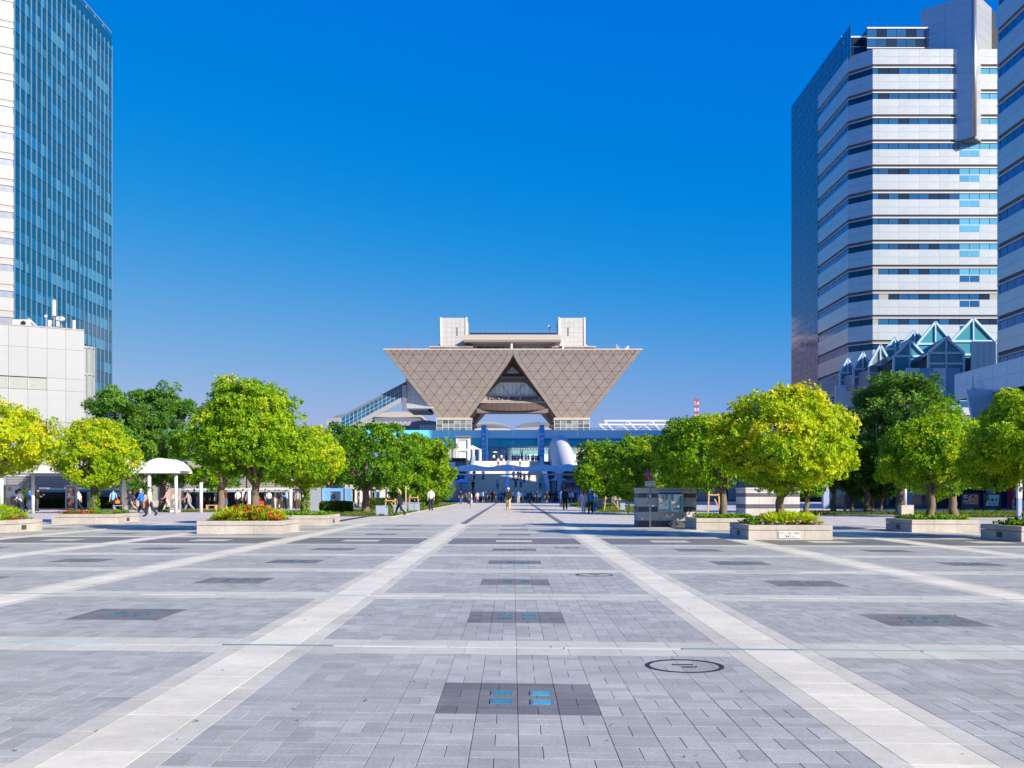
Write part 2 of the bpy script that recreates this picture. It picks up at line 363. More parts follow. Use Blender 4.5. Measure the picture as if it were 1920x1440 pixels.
def paving_sheet_mat():
    m, nt, p = base_mat('side_paving'); N, L = nt.nodes, nt.links
    geo = N.new('ShaderNodeNewGeometry')
    br = N.new('ShaderNodeTexBrick'); br.inputs['Scale'].default_value = 1.0; br.inputs['Brick Width'].default_value = 0.6; br.inputs['Row Height'].default_value = 0.3
    br.inputs['Mortar Size'].default_value = 0.006; br.inputs['Color1'].default_value = S(206, 196, 184); br.inputs['Color2'].default_value = S(198, 189, 178); br.inputs['Mortar'].default_value = S(120, 116, 112)
    L.new(geo.outputs['Position'], br.inputs['Vector'])
    nz = N.new('ShaderNodeTexNoise'); nz.inputs['Scale'].default_value = 0.5; nz.inputs['Detail'].default_value = 8; L.new(geo.outputs['Position'], nz.inputs['Vector'])
    mr = N.new('ShaderNodeMapRange'); mr.inputs[1].default_value = 0.3; mr.inputs[2].default_value = 0.7; mr.inputs[3].default_value = 0.85; mr.inputs[4].default_value = 1.1; L.new(nz.outputs['Fac'], mr.inputs[0])
    mx = N.new('ShaderNodeVectorMath'); mx.operation = 'SCALE'; L.new(br.outputs['Color'], mx.inputs[0]); L.new(mr.outputs[0], mx.inputs['Scale'])
    L.new(mx.outputs[0], p.inputs['Base Color']); p.inputs['Roughness'].default_value = 0.75
    return m
pavement = MB().box(-70, 70, 0.0, 152, -0.05, -0.014).build('pavement', paving_sheet_mat(), None); tag(pavement, kind='structure')

# ------------------------------------------------------------------ plaza paving, piece by piece
SHEAR = 0.06                                           # the cross bands lie slightly askew to the promenade
X0, PXC = 0.03, 4.477
Y0, PYC = 4.63, 4.45
BW, BD = 0.78, 0.80
plaza = MB().face([(-45, 0.2 + SHEAR * 45, -0.012), (45, 0.2 - SHEAR * 45, -0.012), (45, 44.9 - SHEAR * 45, -0.012), (-45, 44.9 + SHEAR * 45, -0.012)]).build('plaza', M_joint, None)
tag(plaza, kind='structure')
rng = np.random.default_rng(3)
pieces = {'paver': [], 'dark': [], 'slab': [], 'side': [], 'xband': []}     # each: x, y (unsheared centre), w, d
cw, cd = (PXC - BW) / 14, (PYC - BD) / 14
def keep(x, y): return abs(x) < 0.56 * (y + 1.5) + 3.5
for j in range(-1, 9):
    yb = Y0 + PYC * j
    for i in range(-8, 9):
        xc = X0 + PXC * i; xl = xc - PXC / 2 + BW / 2; yl = yb + BD / 2
        if not keep(max(0, abs(xc) - 3), yb + PYC): continue
        darkcell = (j == 5)
        for a in range(14):
            for b in range(14):
                cx_, cy_ = xl + (a + .5) * cw, yl + (b + .5) * cd
                if cy_ < 0.6 or not keep(cx_, cy_): continue
                patch = 5 <= a <= 8 and 5 <= b <= 8
                if darkcell: kind = 'side' if patch else 'dark'
                else: kind = 'dark' if patch else 'paver'
                if (a + b) % 2 == 0: halves = ((cx_ - cw / 4, cy_, cw / 2, cd), (cx_ + cw / 4, cy_, cw / 2, cd))
                else: halves = ((cx_, cy_ - cd / 4, cw, cd / 2), (cx_, cy_ + cd / 4, cw, cd / 2))
                pieces[kind] += halves
for i in range(-9, 9):                                 # bands running away from the viewer
    xb = X0 + PXC * (i + .5)
    y = 0.4
    while y < 44.6:
        if keep(xb, y):
            pieces['slab'].append((xb, y + .2225, .45, .445))
            for s in (-1, 1): pieces['side'].append((xb + s * (.225 + .0825), y + .2225, .165, .445))
        y += .445
for j in range(0, 10):                                 # cross bands
    yb = Y0 + PYC * j
    for i in range(-8, 9):
        xl = X0 + PXC * (i - .5) + BW / 2; n = 8; w = (PXC - BW) / n
        for k in range(n):
            x = xl + (k + .5) * w
            if keep(x, yb):
                for s in (-1, 1): pieces['xband'].append((x, yb + s * (.035 + .1825), w, .365))
def sheared_box(w, d, gap, ch, h=0.02):
    """One paving stone: bottom ring, chamfer ring, top face, in the plaza's skew."""
    x, y = (w - gap) / 2, (d - gap * 0.75) / 2
    ring = lambda ins, z: [(-x + ins, -y + ins, z), (x - ins, -y + ins, z), (x - ins, y - ins, z), (-x + ins, y - ins, z)]
    v = ring(0, -h) + ring(0, -ch) + ring(ch * 1.3, 0)
    v = [(a, b - SHEAR * a, c) for a, b, c in v]
    f = []
    for r_ in (0, 4): f += [(r_ + k, r_ + (k + 1) % 4, r_ + 4 + (k + 1) % 4, r_ + 4 + k) for k in range(4)]
    f.append((8, 9, 10, 11)); return v, f
def in_view(x, y): return abs(x) < 0.515 * y + 0.2 and y > 4.95
def lay(kind, name, m_one, m_field, n_single, gap):
    L_ = sorted(pieces[kind], key=lambda q: (not in_view(q[0], q[1] - SHEAR * q[0]), q[1]))
    single, rest = L_[:n_single], L_[n_single:]
    cache = {}
    for x, y, w, d in single:
        k = (round(w, 4), round(d, 4))
        if k not in cache:
            v, f = sheared_box(w, d, gap, 0.0012 if gap < .004 else .0008); me = bpy.data.meshes.new(name); me.from_pydata(v, [], f); me.materials.append(m_one); cache[k] = me
        o = bpy.data.objects.new(name, cache[k]); o.parent = plaza
        o.location = (x, y - SHEAR * x, random.uniform(-0.0008, 0.0008)); o.rotation_euler = (random.gauss(0, .0012), random.gauss(0, .0012), 0)
        COL.objects.link(o)
    if not rest: return
    A = np.array(rest); n = len(A)
    g = gap
    hx, hy = (A[:, 2] - g) / 2, (A[:, 3] - g * .75) / 2
    z = rng.uniform(-.0008, .0008, n)
    corners = []
    for sx, sy, zz in ((-1, -1, -.02), (1, -1, -.02), (1, 1, -.02), (-1, 1, -.02), (-1, -1, 0), (1, -1, 0), (1, 1, 0), (-1, 1, 0)):
        X = A[:, 0] + sx * hx; Y = A[:, 1] + sy * hy - SHEAR * X
        corners.append(np.stack([X, Y, z + zz], 1))
    V = np.stack(corners, 1).reshape(-1, 3)
    q = np.array([(4, 5, 6, 7), (0, 1, 5, 4), (1, 2, 6, 5), (2, 3, 7, 6), (3, 0, 4, 7)])
    Q = (np.arange(n)[:, None, None] * 8 + q[None]).reshape(-1, 4)
    tone = np.repeat(rng.uniform(0, 1, n), 8)
    o = bpy.data.objects.new(name + '_field', arrays_mesh(name + '_field', V, Q, m_field, tone)); COL.objects.link(o); o.parent = plaza
    o['kind'] = 'stuff'
lay('paver', 'paver', M_paver, M_paver_f, 268, 0.0038)
lay('dark', 'dark_paver', M_dark, M_dark_f, 32, 0.0038)
lay('slab', 'granite_slab', M_slab, M_slab_f, 110, 0.0032)
lay('side', 'edge_slab', M_side, M_side_f, 130, 0.0032)
lay('xband', 'cross_slab', M_side, M_side_f, 60, 0.0032)
# glass light panels in the dark squares and the glass strips of the cross bands
def sheared(x0, x1, y0, y1, z0, z1, mb):
    q = lambda x, y, z: (x, y - SHEAR * x, z)
    return mb.hexa([q(x0, y0, z0), q(x1, y0, z0), q(x1, y1, z0), q(x0, y1, z0), q(x0, y0, z1), q(x1, y0, z1), q(x1, y1, z1), q(x0, y1, z1)])
for j in range(0, 5):
    for i in range(-2, 3):
        xc, yc = X0 + PXC * i, Y0 + PYC * (j + .5)
        if not in_view(xc, yc): continue
        for sx in (-1, 1):
            for sy in (-1, 1):
                x, y = xc + .03 + sx * .135, yc + sy * .145
                gp = sheared(x - .062, x + .062, y - .068, y + .068, 0.0, .005, MB()).build('light_panel', M_lightpanel if j == 0 else M_lightpanel_dim, plaza)
                mbf = MB()
                for q in ((x - .078, x - .063, y - .075, y + .075), (x + .063, x + .078, y - .075, y + .075)): sheared(*q, 0.0, .006, mbf)
                mbf.build('frame', M_steel, gp)
for j in range(1, 10):
    yb = Y0 + PYC * j; xm = 0.55 * yb + 4; x = -xm
    while x < xm:
        l = 1.05 if j < 5 else 2.1
        glass = random.random() < .6
        sheared(x + .01, x + l - .01, yb - .034, yb + .034, -.01, .003, MB()).build('glass_strip' if glass else 'stone_insert', M_strip if glass else M_paleband, plaza)
        x += l
# manhole covers inlaid with the paving
def ring(name, cx_, cy_, r, label):
    root = thing(name, label, 'manhole cover', (cx_, cy_, 0), group='manhole covers in the plaza')
    mb = MB(); n = 48
    for k in range(n):
        a, b = 2 * math.pi * k / n, 2 * math.pi * (k + 1) / n
        P = lambda t, rr, z: (rr * math.cos(t), rr * math.sin(t), z)
        mb.hexa([P(a, r - .035, -.005), P(a, r, -.005), P(b, r, -.005), P(b, r - .035, -.005), P(a, r - .035, .004), P(a, r, .004), P(b, r, .004), P(b, r - .035, .004)])
    mb.build('rim', M_iron, root, local=True)
    MB().box(-.09, .08, .045, .075, -.003, .0045).build('lifting_slot', M_iron, root, local=True)
    MB().box(-.03, .09, -.06, -.03, -.003, .0045).build('lifting_slot', M_iron, root, local=True)
    return root
ring('manhole_cover', 1.385, 8.10, .315, 'round dark rimmed manhole cover nearest the camera, right of the centre strip')
ring('manhole_cover', 1.39, 17.1, .32, 'round manhole cover with thin dark rim, second from the camera')
ring('manhole_cover', 1.36, 25.5, .32, 'round manhole cover just in front of the dark paved band')
# fallen leaves and specks
lf = MB()
for k in range(70):
    y = 5.2 + 30 * random.random() ** 1.7; x = random.uniform(-.52, .52) * y; a = random.uniform(0, 6.28); s = random.uniform(.01, .024)
    d, e = (math.cos(a) * s, math.sin(a) * s), (-math.sin(a) * s * .45, math.cos(a) * s * .45)
    lf.face([(x - d[0], y - d[1], .003), (x + e[0], y + e[1], .006), (x + d[0], y + d[1], .012 + s * .2), (x - e[0], y - e[1], .006)], random.choice((0, 0, 1)))
lo = lf.build('fallen_leaves', [mat('dry_leaf', (0.20, 0.07, 0.03, 1), 0.8, vary=0.4, scale=5), mat('dark_scrap', (0.05, 0.045, 0.045, 1), 0.8)], None)
tag(lo, 'scattered small dry leaves lying on the plaza paving', 'leaves', kind='stuff')

# ------------------------------------------------------------------ promenade slabs
prom = MB().box(-9, 9, 44.9, 150, -0.013, -0.011).build('promenade', M_joint, None); tag(prom, kind='structure')
def field(name, x0, x1, y0, y1, w, d, m, parent, gap=.006, skip=None):
    xs, ys = np.arange(x0, x1 - w * .5, w), np.arange(y0, y1 - d * .5, d)
    gx, gy = np.meshgrid(xs, ys); gx, gy = gx.ravel(), gy.ravel(); n = len(gx)
    z = rng.uniform(-.001, .001, n); cs = []
    for sx, sy, zz in ((0, 0, -.02), (1, 0, -.02), (1, 1, -.02), (0, 1, -.02), (0, 0, 0), (1, 0, 0), (1, 1, 0), (0, 1, 0)):
        cs.append(np.stack([gx + gap / 2 + sx * (w - gap), gy + gap / 2 + sy * (d - gap), z + zz], 1))
    V = np.stack(cs, 1).reshape(-1, 3); q = np.array([(4, 5, 6, 7), (0, 1, 5, 4), (1, 2, 6, 5), (2, 3, 7, 6), (3, 0, 4, 7)])
    Q = (np.arange(n)[:, None, None] * 8 + q[None]).reshape(-1, 4)
    o = bpy.data.objects.new(name, arrays_mesh(name, V, Q, m, np.repeat(rng.uniform(0, 1, n), 8))); COL.objects.link(o); o.parent = parent; o['kind'] = 'stuff'
field('centre_slab_field', -2.1, 2.1, 44.95, 150, .6, .6, M_promc, prom)
field('dark_strip_field', -2.4, -2.1, 44.95, 150, .3, .6, M_promd, prom)
field('dark_strip_field', 2.1, 2.4, 44.95, 150, .3, .6, M_promd, prom)
field('side_slab_field', -8.4, -2.4, 44.95, 150, .6, .6, M_prom, prom)
field('side_slab_field', 2.4, 8.4, 44.95, 150, .6, .6, M_prom, prom)

# ------------------------------------------------------------------ leaf geometry
def rosettes(P, Nn, tone, L, Wd, k, r, el=(.15, 1.0)):
    """k leaves round each point P, spreading from its outward direction; returns vertices, quads, tone."""
    n = len(P); Nn = Nn / (np.linalg.norm(Nn, axis=1, keepdims=True) + 1e-9)
    ref = np.where(np.abs(Nn[:, 2:3]) < .9, np.array([[0, 0, 1.]]), np.array([[1., 0, 0]]))
    T = np.cross(ref, Nn); T /= np.linalg.norm(T, axis=1, keepdims=True) + 1e-9; B = np.cross(Nn, T)
    th = r.uniform(0, 6.283, (n, 1)) + np.arange(k)[None] * (6.283 / k) + r.normal(0, .35, (n, k))
    e = r.uniform(el[0], el[1], (n, k)); ln = L * r.uniform(.65, 1.25, (n, k))
    D = (np.cos(e) * np.cos(th))[..., None] * T[:, None] + (np.cos(e) * np.sin(th))[..., None] * B[:, None] + np.sin(e)[..., None] * Nn[:, None]
    side = np.cross(D, Nn[:, None] + r.normal(0, .25, (n, k, 3))); side /= np.linalg.norm(side, axis=2, keepdims=True) + 1e-9
    base = P[:, None] + D * (L * .12); mid = base + D * (ln * .55)[..., None] + Nn[:, None] * (L * .06); tip = base + D * ln[..., None]
    w = side * (Wd / 2 * r.uniform(.8, 1.2, (n, k)))[..., None]
    V = np.stack([base, mid + w, tip, mid - w], 2).reshape(-1, 3)
    Q = np.arange(n * k * 4).reshape(-1, 4)
    t = np.clip(np.repeat(tone, k) + r.normal(0, .05, n * k), 0, 1)
    return V, Q, np.repeat(t, 4)
def join_leaves(parts):
    V, Q, T, off = [], [], [], 0
    for v, q, t in parts: V.append(v); Q.append(q + off); T.append(t); off += len(v)
    return np.concatenate(V), np.concatenate(Q), np.concatenate(T)
def crown_arrays(seed, lobes, ros, L, Wd, k=6, clump=.34, flat=None, ybias=.5, tone0=.42, tone_sd=.13, droop=0.0):
    """Foliage of a crown: clumps of leaf rosettes near the surface of overlapping lobes, thinner inside."""
    r = np.random.default_rng(seed); lobes = np.array(lobes, float)
    area = lobes[:, 3] * lobes[:, 4] + lobes[:, 4] * lobes[:, 5] + lobes[:, 3] * lobes[:, 5]
    pick = r.choice(len(lobes), 6000, p=area / area.sum())
    d = r.normal(0, 1, (6000, 3)); d /= np.linalg.norm(d, axis=1, keepdims=True)
    rad = np.where(r.uniform(0, 1, 6000) < .8, r.uniform(.84, 1.03, 6000), r.uniform(.35, .84, 6000))
    C = lobes[pick, :3] + d * lobes[pick, 3:6] * rad[:, None]
    depth = np.min(np.linalg.norm((C[:, None] - lobes[None, :, :3]) / lobes[None, :, 3:6], axis=2) + 0 * 1.0, axis=1)
    ok = (depth > .62) | (r.uniform(0, 1, 6000) < .10)
    if flat is not None: ok &= C[:, 2] > flat + r.normal(0, .12, 6000)
    C, d = C[ok], d[ok]
    nc = max(20, ros // 16); C, d = C[:nc], d[:nc]; nc = len(C)
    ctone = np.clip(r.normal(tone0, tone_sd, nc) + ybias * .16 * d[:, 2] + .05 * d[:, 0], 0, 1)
    idx = r.integers(0, nc, ros)
    off = r.normal(0, 1, (ros, 3)); off /= np.linalg.norm(off, axis=1, keepdims=True)
    off *= (clump * r.uniform(.25, 1, (ros, 1)) ** .6) * np.array([[1, 1, .72]])
    P = C[idx] + off
    if flat is not None: P[:, 2] = np.maximum(P[:, 2], flat - .25 + r.uniform(0, .3, ros))
    Nn = off / clump * .9 + d[idx] * .7 + np.array([[0, 0, .35 - droop]]) + r.normal(0, .25, (ros, 3))
    return rosettes(P, Nn, np.clip(ctone[idx] + r.normal(0, .06, ros), 0, 1), L, Wd, k, r)

def make_trunk(mb, h, r0, limbs, spread, seed, top=None):
    """A tapered, slightly crooked trunk with limbs forking into the crown (local coordinates)."""
    rd = random.Random(seed)
    k = 7; path = []; rad = []
    for i in range(k):
        t = i / (k - 1); path.append((rd.gauss(0, .035) * (i > 0), rd.gauss(0, .035) * (i > 0), h * t)); rad.append(r0 * (1.35 if i == 0 else 1.08 - .42 * t))
    path[-1] = (path[-1][0], path[-1][1], h); mb.tube(path, rad, 10)
    tip = Vector(path[-1])
    for j in range(limbs):
        a = 6.283 * j / limbs + rd.uniform(-.4, .4); s = spread * rd.uniform(.55, .95); up = (top or h * 1.2) * rd.uniform(.5, .9)
        st = Vector(path[-2]) if j % 2 else tip
        st = st - Vector((0, 0, rd.uniform(0, .12) * h))
        p1 = st + Vector((math.cos(a) * s * .4, math.sin(a) * s * .4, up * .35)); p2 = st + Vector((math.cos(a) * s * .8, math.sin(a) * s * .8, up * .75)); p3 = st + Vector((math.cos(a + .2) * s, math.sin(a + .2) * s, up))
        mb.tube([st, p1, p2, p3], [r0 * .55, r0 * .36, r0 * .2, r0 * .06], 7)
        q = p1 + Vector((math.cos(a + .9) * s * .45, math.sin(a + .9) * s * .45, up * .4))
        mb.tube([p1, (p1 + q) / 2 + Vector((0, 0, .05)), q], [r0 * .26, r0 * .17, r0 * .05], 6)
    mb.tube([tip, tip + Vector((rd.gauss(0, .1), rd.gauss(0, .1), (top or h) * .55)), tip + Vector((rd.gauss(0, .2), rd.gauss(0, .2), (top or h) * .95))], [r0 * .62, r0 * .35, r0 * .08], 8)
    return mb

def tree(px, Y, l, r_, top, bot, material, label, seed, ros=2600, L=.17, Wd=.075, k=6, tr=.13, group='trees around the plaza', name='broadleaf_tree', shape='dome', zbase=0.0, clump=.34, tone0=.42, droop=0.0, ivy=False, depth=None, cat='tree'):
    """A tree whose trunk stands at pixel column px, distance Y, and whose crown fills the measured extents."""
    x = PX(px, Y); xl, xr = PX(l, Y), PX(r_, Y); zt, zb = PZ(top, Y), PZ(bot, Y)
    root = thing(name, label, cat, (x, Y, zbase), group=group)
    cxm, rx, rz = (xl + xr) / 2 - x, (xr - xl) / 2, (zt - zb) / 2; cz = (zt + zb) / 2 - zbase; ry = depth or rx
    rd = random.Random(seed)
    if shape == 'dome':                                # broad mounded crown, flat below
        lobes = [(cxm, 0, cz - .05 * rz, rx * .84, ry * .84, rz * .9)]
        for j in range(9):
            a = 6.283 * j / 9 + rd.uniform(-.3, .3); lobes.append((cxm + math.cos(a) * rx * .58, math.sin(a) * ry * .58, cz + rz * rd.uniform(-.55, .15), rx * rd.uniform(.30, .47), ry * rd.uniform(.30, .47), rz * rd.uniform(.32, .54)))
        for j in range(6):
            a = 6.283 * j / 6 + rd.uniform(-.5, .5); lobes.append((cxm + math.cos(a) * rx * .33, math.sin(a) * ry * .33, cz + rz * rd.uniform(.35, .58), rx * rd.uniform(.30, .40), ry * rd.uniform(.3, .4), rz * rd.uniform(.34, .44)))
    elif shape == 'tier':                              # dark tree with layered sprays
        lobes = [(cxm, 0, cz, rx * .6, ry * .6, rz * .85)]
        for j in range(26):
            t = rd.random(); a = rd.uniform(0, 6.283); w = math.sqrt(max(.1, 1 - (2 * t - 1.0) ** 2 * .9)) * (1.0 - .35 * max(0, t - .5))
            lobes.append((cxm + math.cos(a) * rx * .66 * w, math.sin(a) * ry * .66 * w, cz + rz * (1.84 * t - .92), rx * rd.uniform(.24, .40), ry * rd.uniform(.24, .40), rz * rd.uniform(.06, .11)))
    else:                                              # young upright tree, loose
        lobes = [(cxm, 0, cz, rx * .6, ry * .6, rz * .92)]
        for j in range(10):
            a = rd.uniform(0, 6.283); t = rd.uniform(-.75, .75); lobes.append((cxm + math.cos(a) * rx * .55, math.sin(a) * ry * .55, cz + rz * t, rx * rd.uniform(.3, .46), ry * rd.uniform(.3, .46), rz * rd.uniform(.18, .3)))
    V, Q, T = crown_arrays(seed, lobes, ros, L, Wd, k, clump, flat=cz - rz, tone0=tone0, droop=droop)
    cr = bpy.data.objects.new('crown', arrays_mesh('crown', V, Q, material, T)); COL.objects.link(cr); cr.parent = root
    h = max(.7, zb - zbase + .18 * rz)
    make_trunk(MB(), h, tr, 6, min(rx, ry) * .9, seed, top=rz * 1.5).build('trunk', M_bark, root, local=True, smooth=True)
    if ivy:
        rr = np.random.default_rng(seed + 5); n = 160; a = rr.uniform(0, 6.283, n); z = rr.uniform(0, 1, n) ** 1.6 * h * .9; rad = tr * (1.25 - z / h * .5)
        P = np.stack([np.cos(a) * rad, np.sin(a) * rad, z], 1)
        v, q, t = rosettes(P, np.stack([np.cos(a), np.sin(a), 0 * a + .3], 1), rr.uniform(.3, .8, n), .11, .07, 5, rr)
        iv = bpy.data.objects.new('ivy', arrays_mesh('ivy', v, q, M_leafG, t)); COL.objects.link(iv); iv.parent = root
    return root

# ------------------------------------------------------------------ planters with their trees and beds
def planter(x0, x1, y0, y1, label, h=.44, vent=None):
    root = thing('stone_planter', label, 'planter', ((x0 + x1) / 2, (y0 + y1) / 2, 0), group='square granite planters on the plaza')
    zc = h * .66; t = .22
    def wall(ax, lo, hi, fix, sgn):
        n = max(3, round((hi - lo) / .95)); w = (hi - lo) / n
        for k in range(n):
            a, b = lo + k * w + .003, lo + (k + 1) * w - .003
            for nm, za, zb, pr in (('base_block', 0, zc - .012, 0.0), ('coping_block', zc + .004, h, .012)):
                f0, f1 = (fix - pr, fix + t) if sgn > 0 else (fix - t, fix + pr)
                mb = MB().box(a, b, f0, f1, za, zb) if ax == 'x' else MB().box(f0, f1, a, b, za, zb)
                mb.build(nm, M_granite, root)
    wall('x', x0, x1, y0, 1); wall('x', x0, x1, y1, -1); wall('y', y0 + t + .004, y1 - t - .004, x0, 1); wall('y', y0 + t + .004, y1 - t - .004, x1, -1)
    MB().box(x0 + t - .05, x1 - t + .05, y0 + t - .05, y1 - t + .05, .02, h - .07).build('soil', M_soil, root)
    if vent is not None:
        sx = x1 if vent > 0 else x0; ym = y0 + (y1 - y0) * .45
        fr = MB().box(min(sx, sx + vent * .012), max(sx, sx + vent * .012), ym, ym + .34, .08, .24).build('vent_plate', M_iron, root)
        mb = MB()
        for q in range(5): mb.box(min(sx + vent * .012, sx + vent * .02), max(sx + vent * .012, sx + vent * .02), ym + .02, ym + .32, .095 + q * .028, .108 + q * .028)
        mb.build('slat', M_darkslot, fr)
    return root
def bed(x0, x1, y0, y1, z, h, label, seed, m=None, n=500, mound=0.0, L=.12, Wd=.05, k=6, tone=(.3, .8), name='ground_cover', el=(.15, 1.0), cat='ground cover'):
    r = np.random.default_rng(seed); x, y = r.uniform(x0, x1, n), r.uniform(y0, y1, n)
    u, w = (x - (x0 + x1) / 2) / (x1 - x0) * 2, (y - (y0 + y1) / 2) / (y1 - y0) * 2
    zz = z + r.uniform(0, 1, n) * h * (1 + mound * np.clip(1 - u * u - w * w * .6, 0, 1) * 3)
    v, q, t = rosettes(np.stack([x, y, zz], 1), np.stack([u * .4, w * .4, 0 * u + 1], 1), r.uniform(tone[0], tone[1], n), L, Wd, k, r, el)
    o = bpy.data.objects.new(name, arrays_mesh(name, v, q, m or M_leafG, t)); COL.objects.link(o); tag(o, label, cat, kind='stuff'); return o
PLT = [  # x0, x1, y0, y1
    (-10.79, -7.88, 34.2, 37.0), (-10.9, -7.92, 42.7, 45.8), (-20.9, -18.0, 45.4, 48.3), (-20.6, -17.65, 34.7, 37.6),
    (7.0, 9.5, 29.8, 32.4), (6.93, 9.5, 37.9, 40.4), (14.16, 16.55, 35.6, 38.1), (14.5, 17.1, 28.6, 31.1)]
PL = ['granite planter with bush and red flowers, nearest on the left', 'granite planter behind the red flowers, ivy trunk tree in it',
      'granite planter left of the walking men, pink flowers at its left end', 'granite planter cut off by the left edge of the photo',
      'granite planter with white notice plate on its front, nearest on the right', 'granite planter beside the map wall, low green ivy in it',
      'granite planter right of centre with plain low ground cover', 'granite planter cut off by the right edge of the photo']
for n_, ((a, b, c, d), lb) in enumerate(zip(PLT, PL)):
    planter(a, b, c, d, lb, vent=(1 if a < 0 else -1) if n_ in (1, 2, 3, 4, 6, 7) else None)
    bed(a + .25, b - .25, c + .25, d - .25, .38, .14, 'low leafy ground cover in the ' + lb.split(',')[0].split(' with')[0].split(' cut')[0] + [' by the red flowers', ' with the ivy trunk', ' by the walking men', ' at the left edge', ' with the notice plate', ' beside the map wall', ' right of the notice', ' at the right edge'][n_], 40 + n_, n=420)
bed(-10.3, -8.2, 34.45, 36.2, .42, .20, 'yellow green spiky bush mound in the nearest left planter', 61, M_leafY, 420, mound=.42, L=.2, Wd=.035, k=8, tone=(.45, .8), el=(.5, 1.35), name='spiky_bush', cat='bush')
bed(-10.3, -8.05, 34.45, 35.4, .42, .20, 'red and orange flowers in the nearest left planter', 62, M_petal, 240, mound=.62, L=.085, Wd=.075, k=6, tone=(0, .9), name='red_flowers', cat='flowers')
bed(7.7, 9.2, 30.05, 31.6, .42, .18, 'bright yellow green spiky bush in the nearest right planter', 63, M_leafY, 320, mound=.16, L=.2, Wd=.035, k=8, tone=(.55, .85), el=(.5, 1.35), name='spiky_bush', cat='bush')
bed(7.4, 9.3, 29.95, 30.5, .42, .13, 'pale pink flowers along the front of the nearest right planter', 64, M_petalp, 120, L=.06, Wd=.05, k=6, tone=(.1, 1), name='pink_flowers', cat='flowers')
bed(-20.7, -19.2, 45.6, 46.3, .42, .14, 'pink and red flowers at the left end of the planter by the walking men', 65, M_petal, 110, L=.07, Wd=.06, tone=(.3, 1), name='red_flowers', cat='flowers')
bed(-19.4, -17.9, 34.9, 37.0, .42, .20, 'spiky grass tufts in the planter at the left edge', 66, M_leafY, 200, mound=.4, L=.22, Wd=.035, k=8, tone=(.4, .7), el=(.5, 1.35), name='spiky_bush', cat='bush')
bed(-18.1, -17.8, 35.6, 36.6, .42, .12, 'few red flowers on the corner of the planter at the left edge', 67, M_petal, 24, L=.08, Wd=.07, tone=(.3, 1), name='red_flowers', cat='flowers')
bed(15.0, 16.8, 28.85, 30.5, .42, .16, 'bush with plum flowers in the planter at the right edge', 68, M_hedge, 220, mound=.6, L=.16, Wd=.05, tone=(.2, .9), name='low_bush', cat='bush')
# ================================================================== buildings
# ------------------------------------------------------------------ right tower (white bands, chamfered corner, glass flank)
FH = 3.75
def banded(root, O, a, u0, u1, ztop, nfl, mod=3.02, first=0.9, wl=M_silver, glass=None, skip=None, top_extra=True, wall_only=None):
    """Floors of two rows of pale panels over a recessed louvre slot, a thin sill and a strip of windows."""
    glass = glass or (lambda f, k, u: M_glass_blue)
    ub = [u0]; u = u0 + first
    while u < u1 - .3: ub.append(u); u += mod
    ub.append(u1)
    for f in range(nfl):
        z = ztop - f * FH
        for k in range(len(ub) - 1):
            w = ub[k + 1] - ub[k] - .02
            if w < .05: continue
            for r_ in range(2): panel(root, 'spandrel_panel', wl, O, a, ub[k] + .01, z - 1.14 * (r_ + 1) + .01, w, 1.12, .25)
            panel(root, 'louvre', M_darkslot, O, a, ub[k] + .01, z - 2.28 - .42, w, .42, .05, proud=-.22)
            n = max(1, round(w / 1.5)); ww = (w + .02) / n
            if f < nfl - 1 or True:
                for q in range(n):
                    uu = ub[k] + q * ww
                    panel(root, 'window', glass(f, k, uu), O, a, uu + .04, z - 2.84 - .905, ww - .08, .90, .05, proud=-.08)
        panel(root, 'sill', M_white, O, a, u0, z - 2.70 - .135, u1 - u0, .13, .28, proud=.05)
tw = thing('office_tower', 'white banded office tower with chamfered corner and blue glass flank, right of the plaza', 'office building', (53.8, 150, 0))
rw = random.Random(5)
def tower_glass(f, k, u):
    if u > 12.0 and f < 9: return M_glass_sky
    return rw.choice((M_glass_blue, M_glass_blue, M_glass_navy, M_glass_blue, M_curtain if f > 4 and rw.random() < .25 else M_glass_blue))
O = (53.8, 150, 0)
core = MB()
core.box(54.1, 83, 150.4, 184, 0, 67.0)
core.prism([(51.3, 153.0, 0), (53.95, 150.35, 0), (54.1, 150.4, 0), (54.1, 184, 0), (51.3, 184, 0)], (0, 0, 66.9))
core.box(54.3, 83, 153.4, 184, 67.0, 72.3); core.box(51.3, 54.3, 156.4, 184, 67.0, 72.3)
core.build('inner_wall', M_core, tw)
banded(tw, O, 0.0, 0.0, 27.0, 67.8, 17, glass=tower_glass)
# chamfer and flank
ca = R(-45); Oc = (51.03, 152.77, 0)
banded(tw, Oc, ca, 0.0, 3.917, 67.8, 17, mod=1.96, first=1.96, glass=lambda f, k, u: M_glass_navy)
Of = (51.03, 184.0, 0); fa = R(-90)
banded(tw, Of, fa, 16.2, 31.23, 67.8, 17, mod=3.0, first=3.03, glass=lambda f, k, u: M_flank)
mb = MB(); mf = MB(); sl = MB()
for r_ in range(56):                                   # curtain wall of small panes on the flank
    z = 72.3 - 1.25 * (r_ + 1)
    if z < 2: break
    for k in range(22):
        if r_ >= 4 and k >= 11: continue
        fbox(mb if (r_ + k) % 3 else mf, Of, fa, k * 1.47 + .04, k * 1.47 + 1.43, z + .05, z + 1.2, .02, .1)
    fbox(sl, Of, fa, 0, 16.2 if r_ >= 4 else 27.6, z - .03, z + .03, -.03, .2)
a_ = mb.build('flank_glazing', M_flank, tw); a_['kind'] = 'stuff'
a_ = mf.build('flank_glazing', M_glass_blue, tw); a_['kind'] = 'stuff'
a_ = sl.build('flank_transom', M_mull, tw); a_['kind'] = 'stuff'
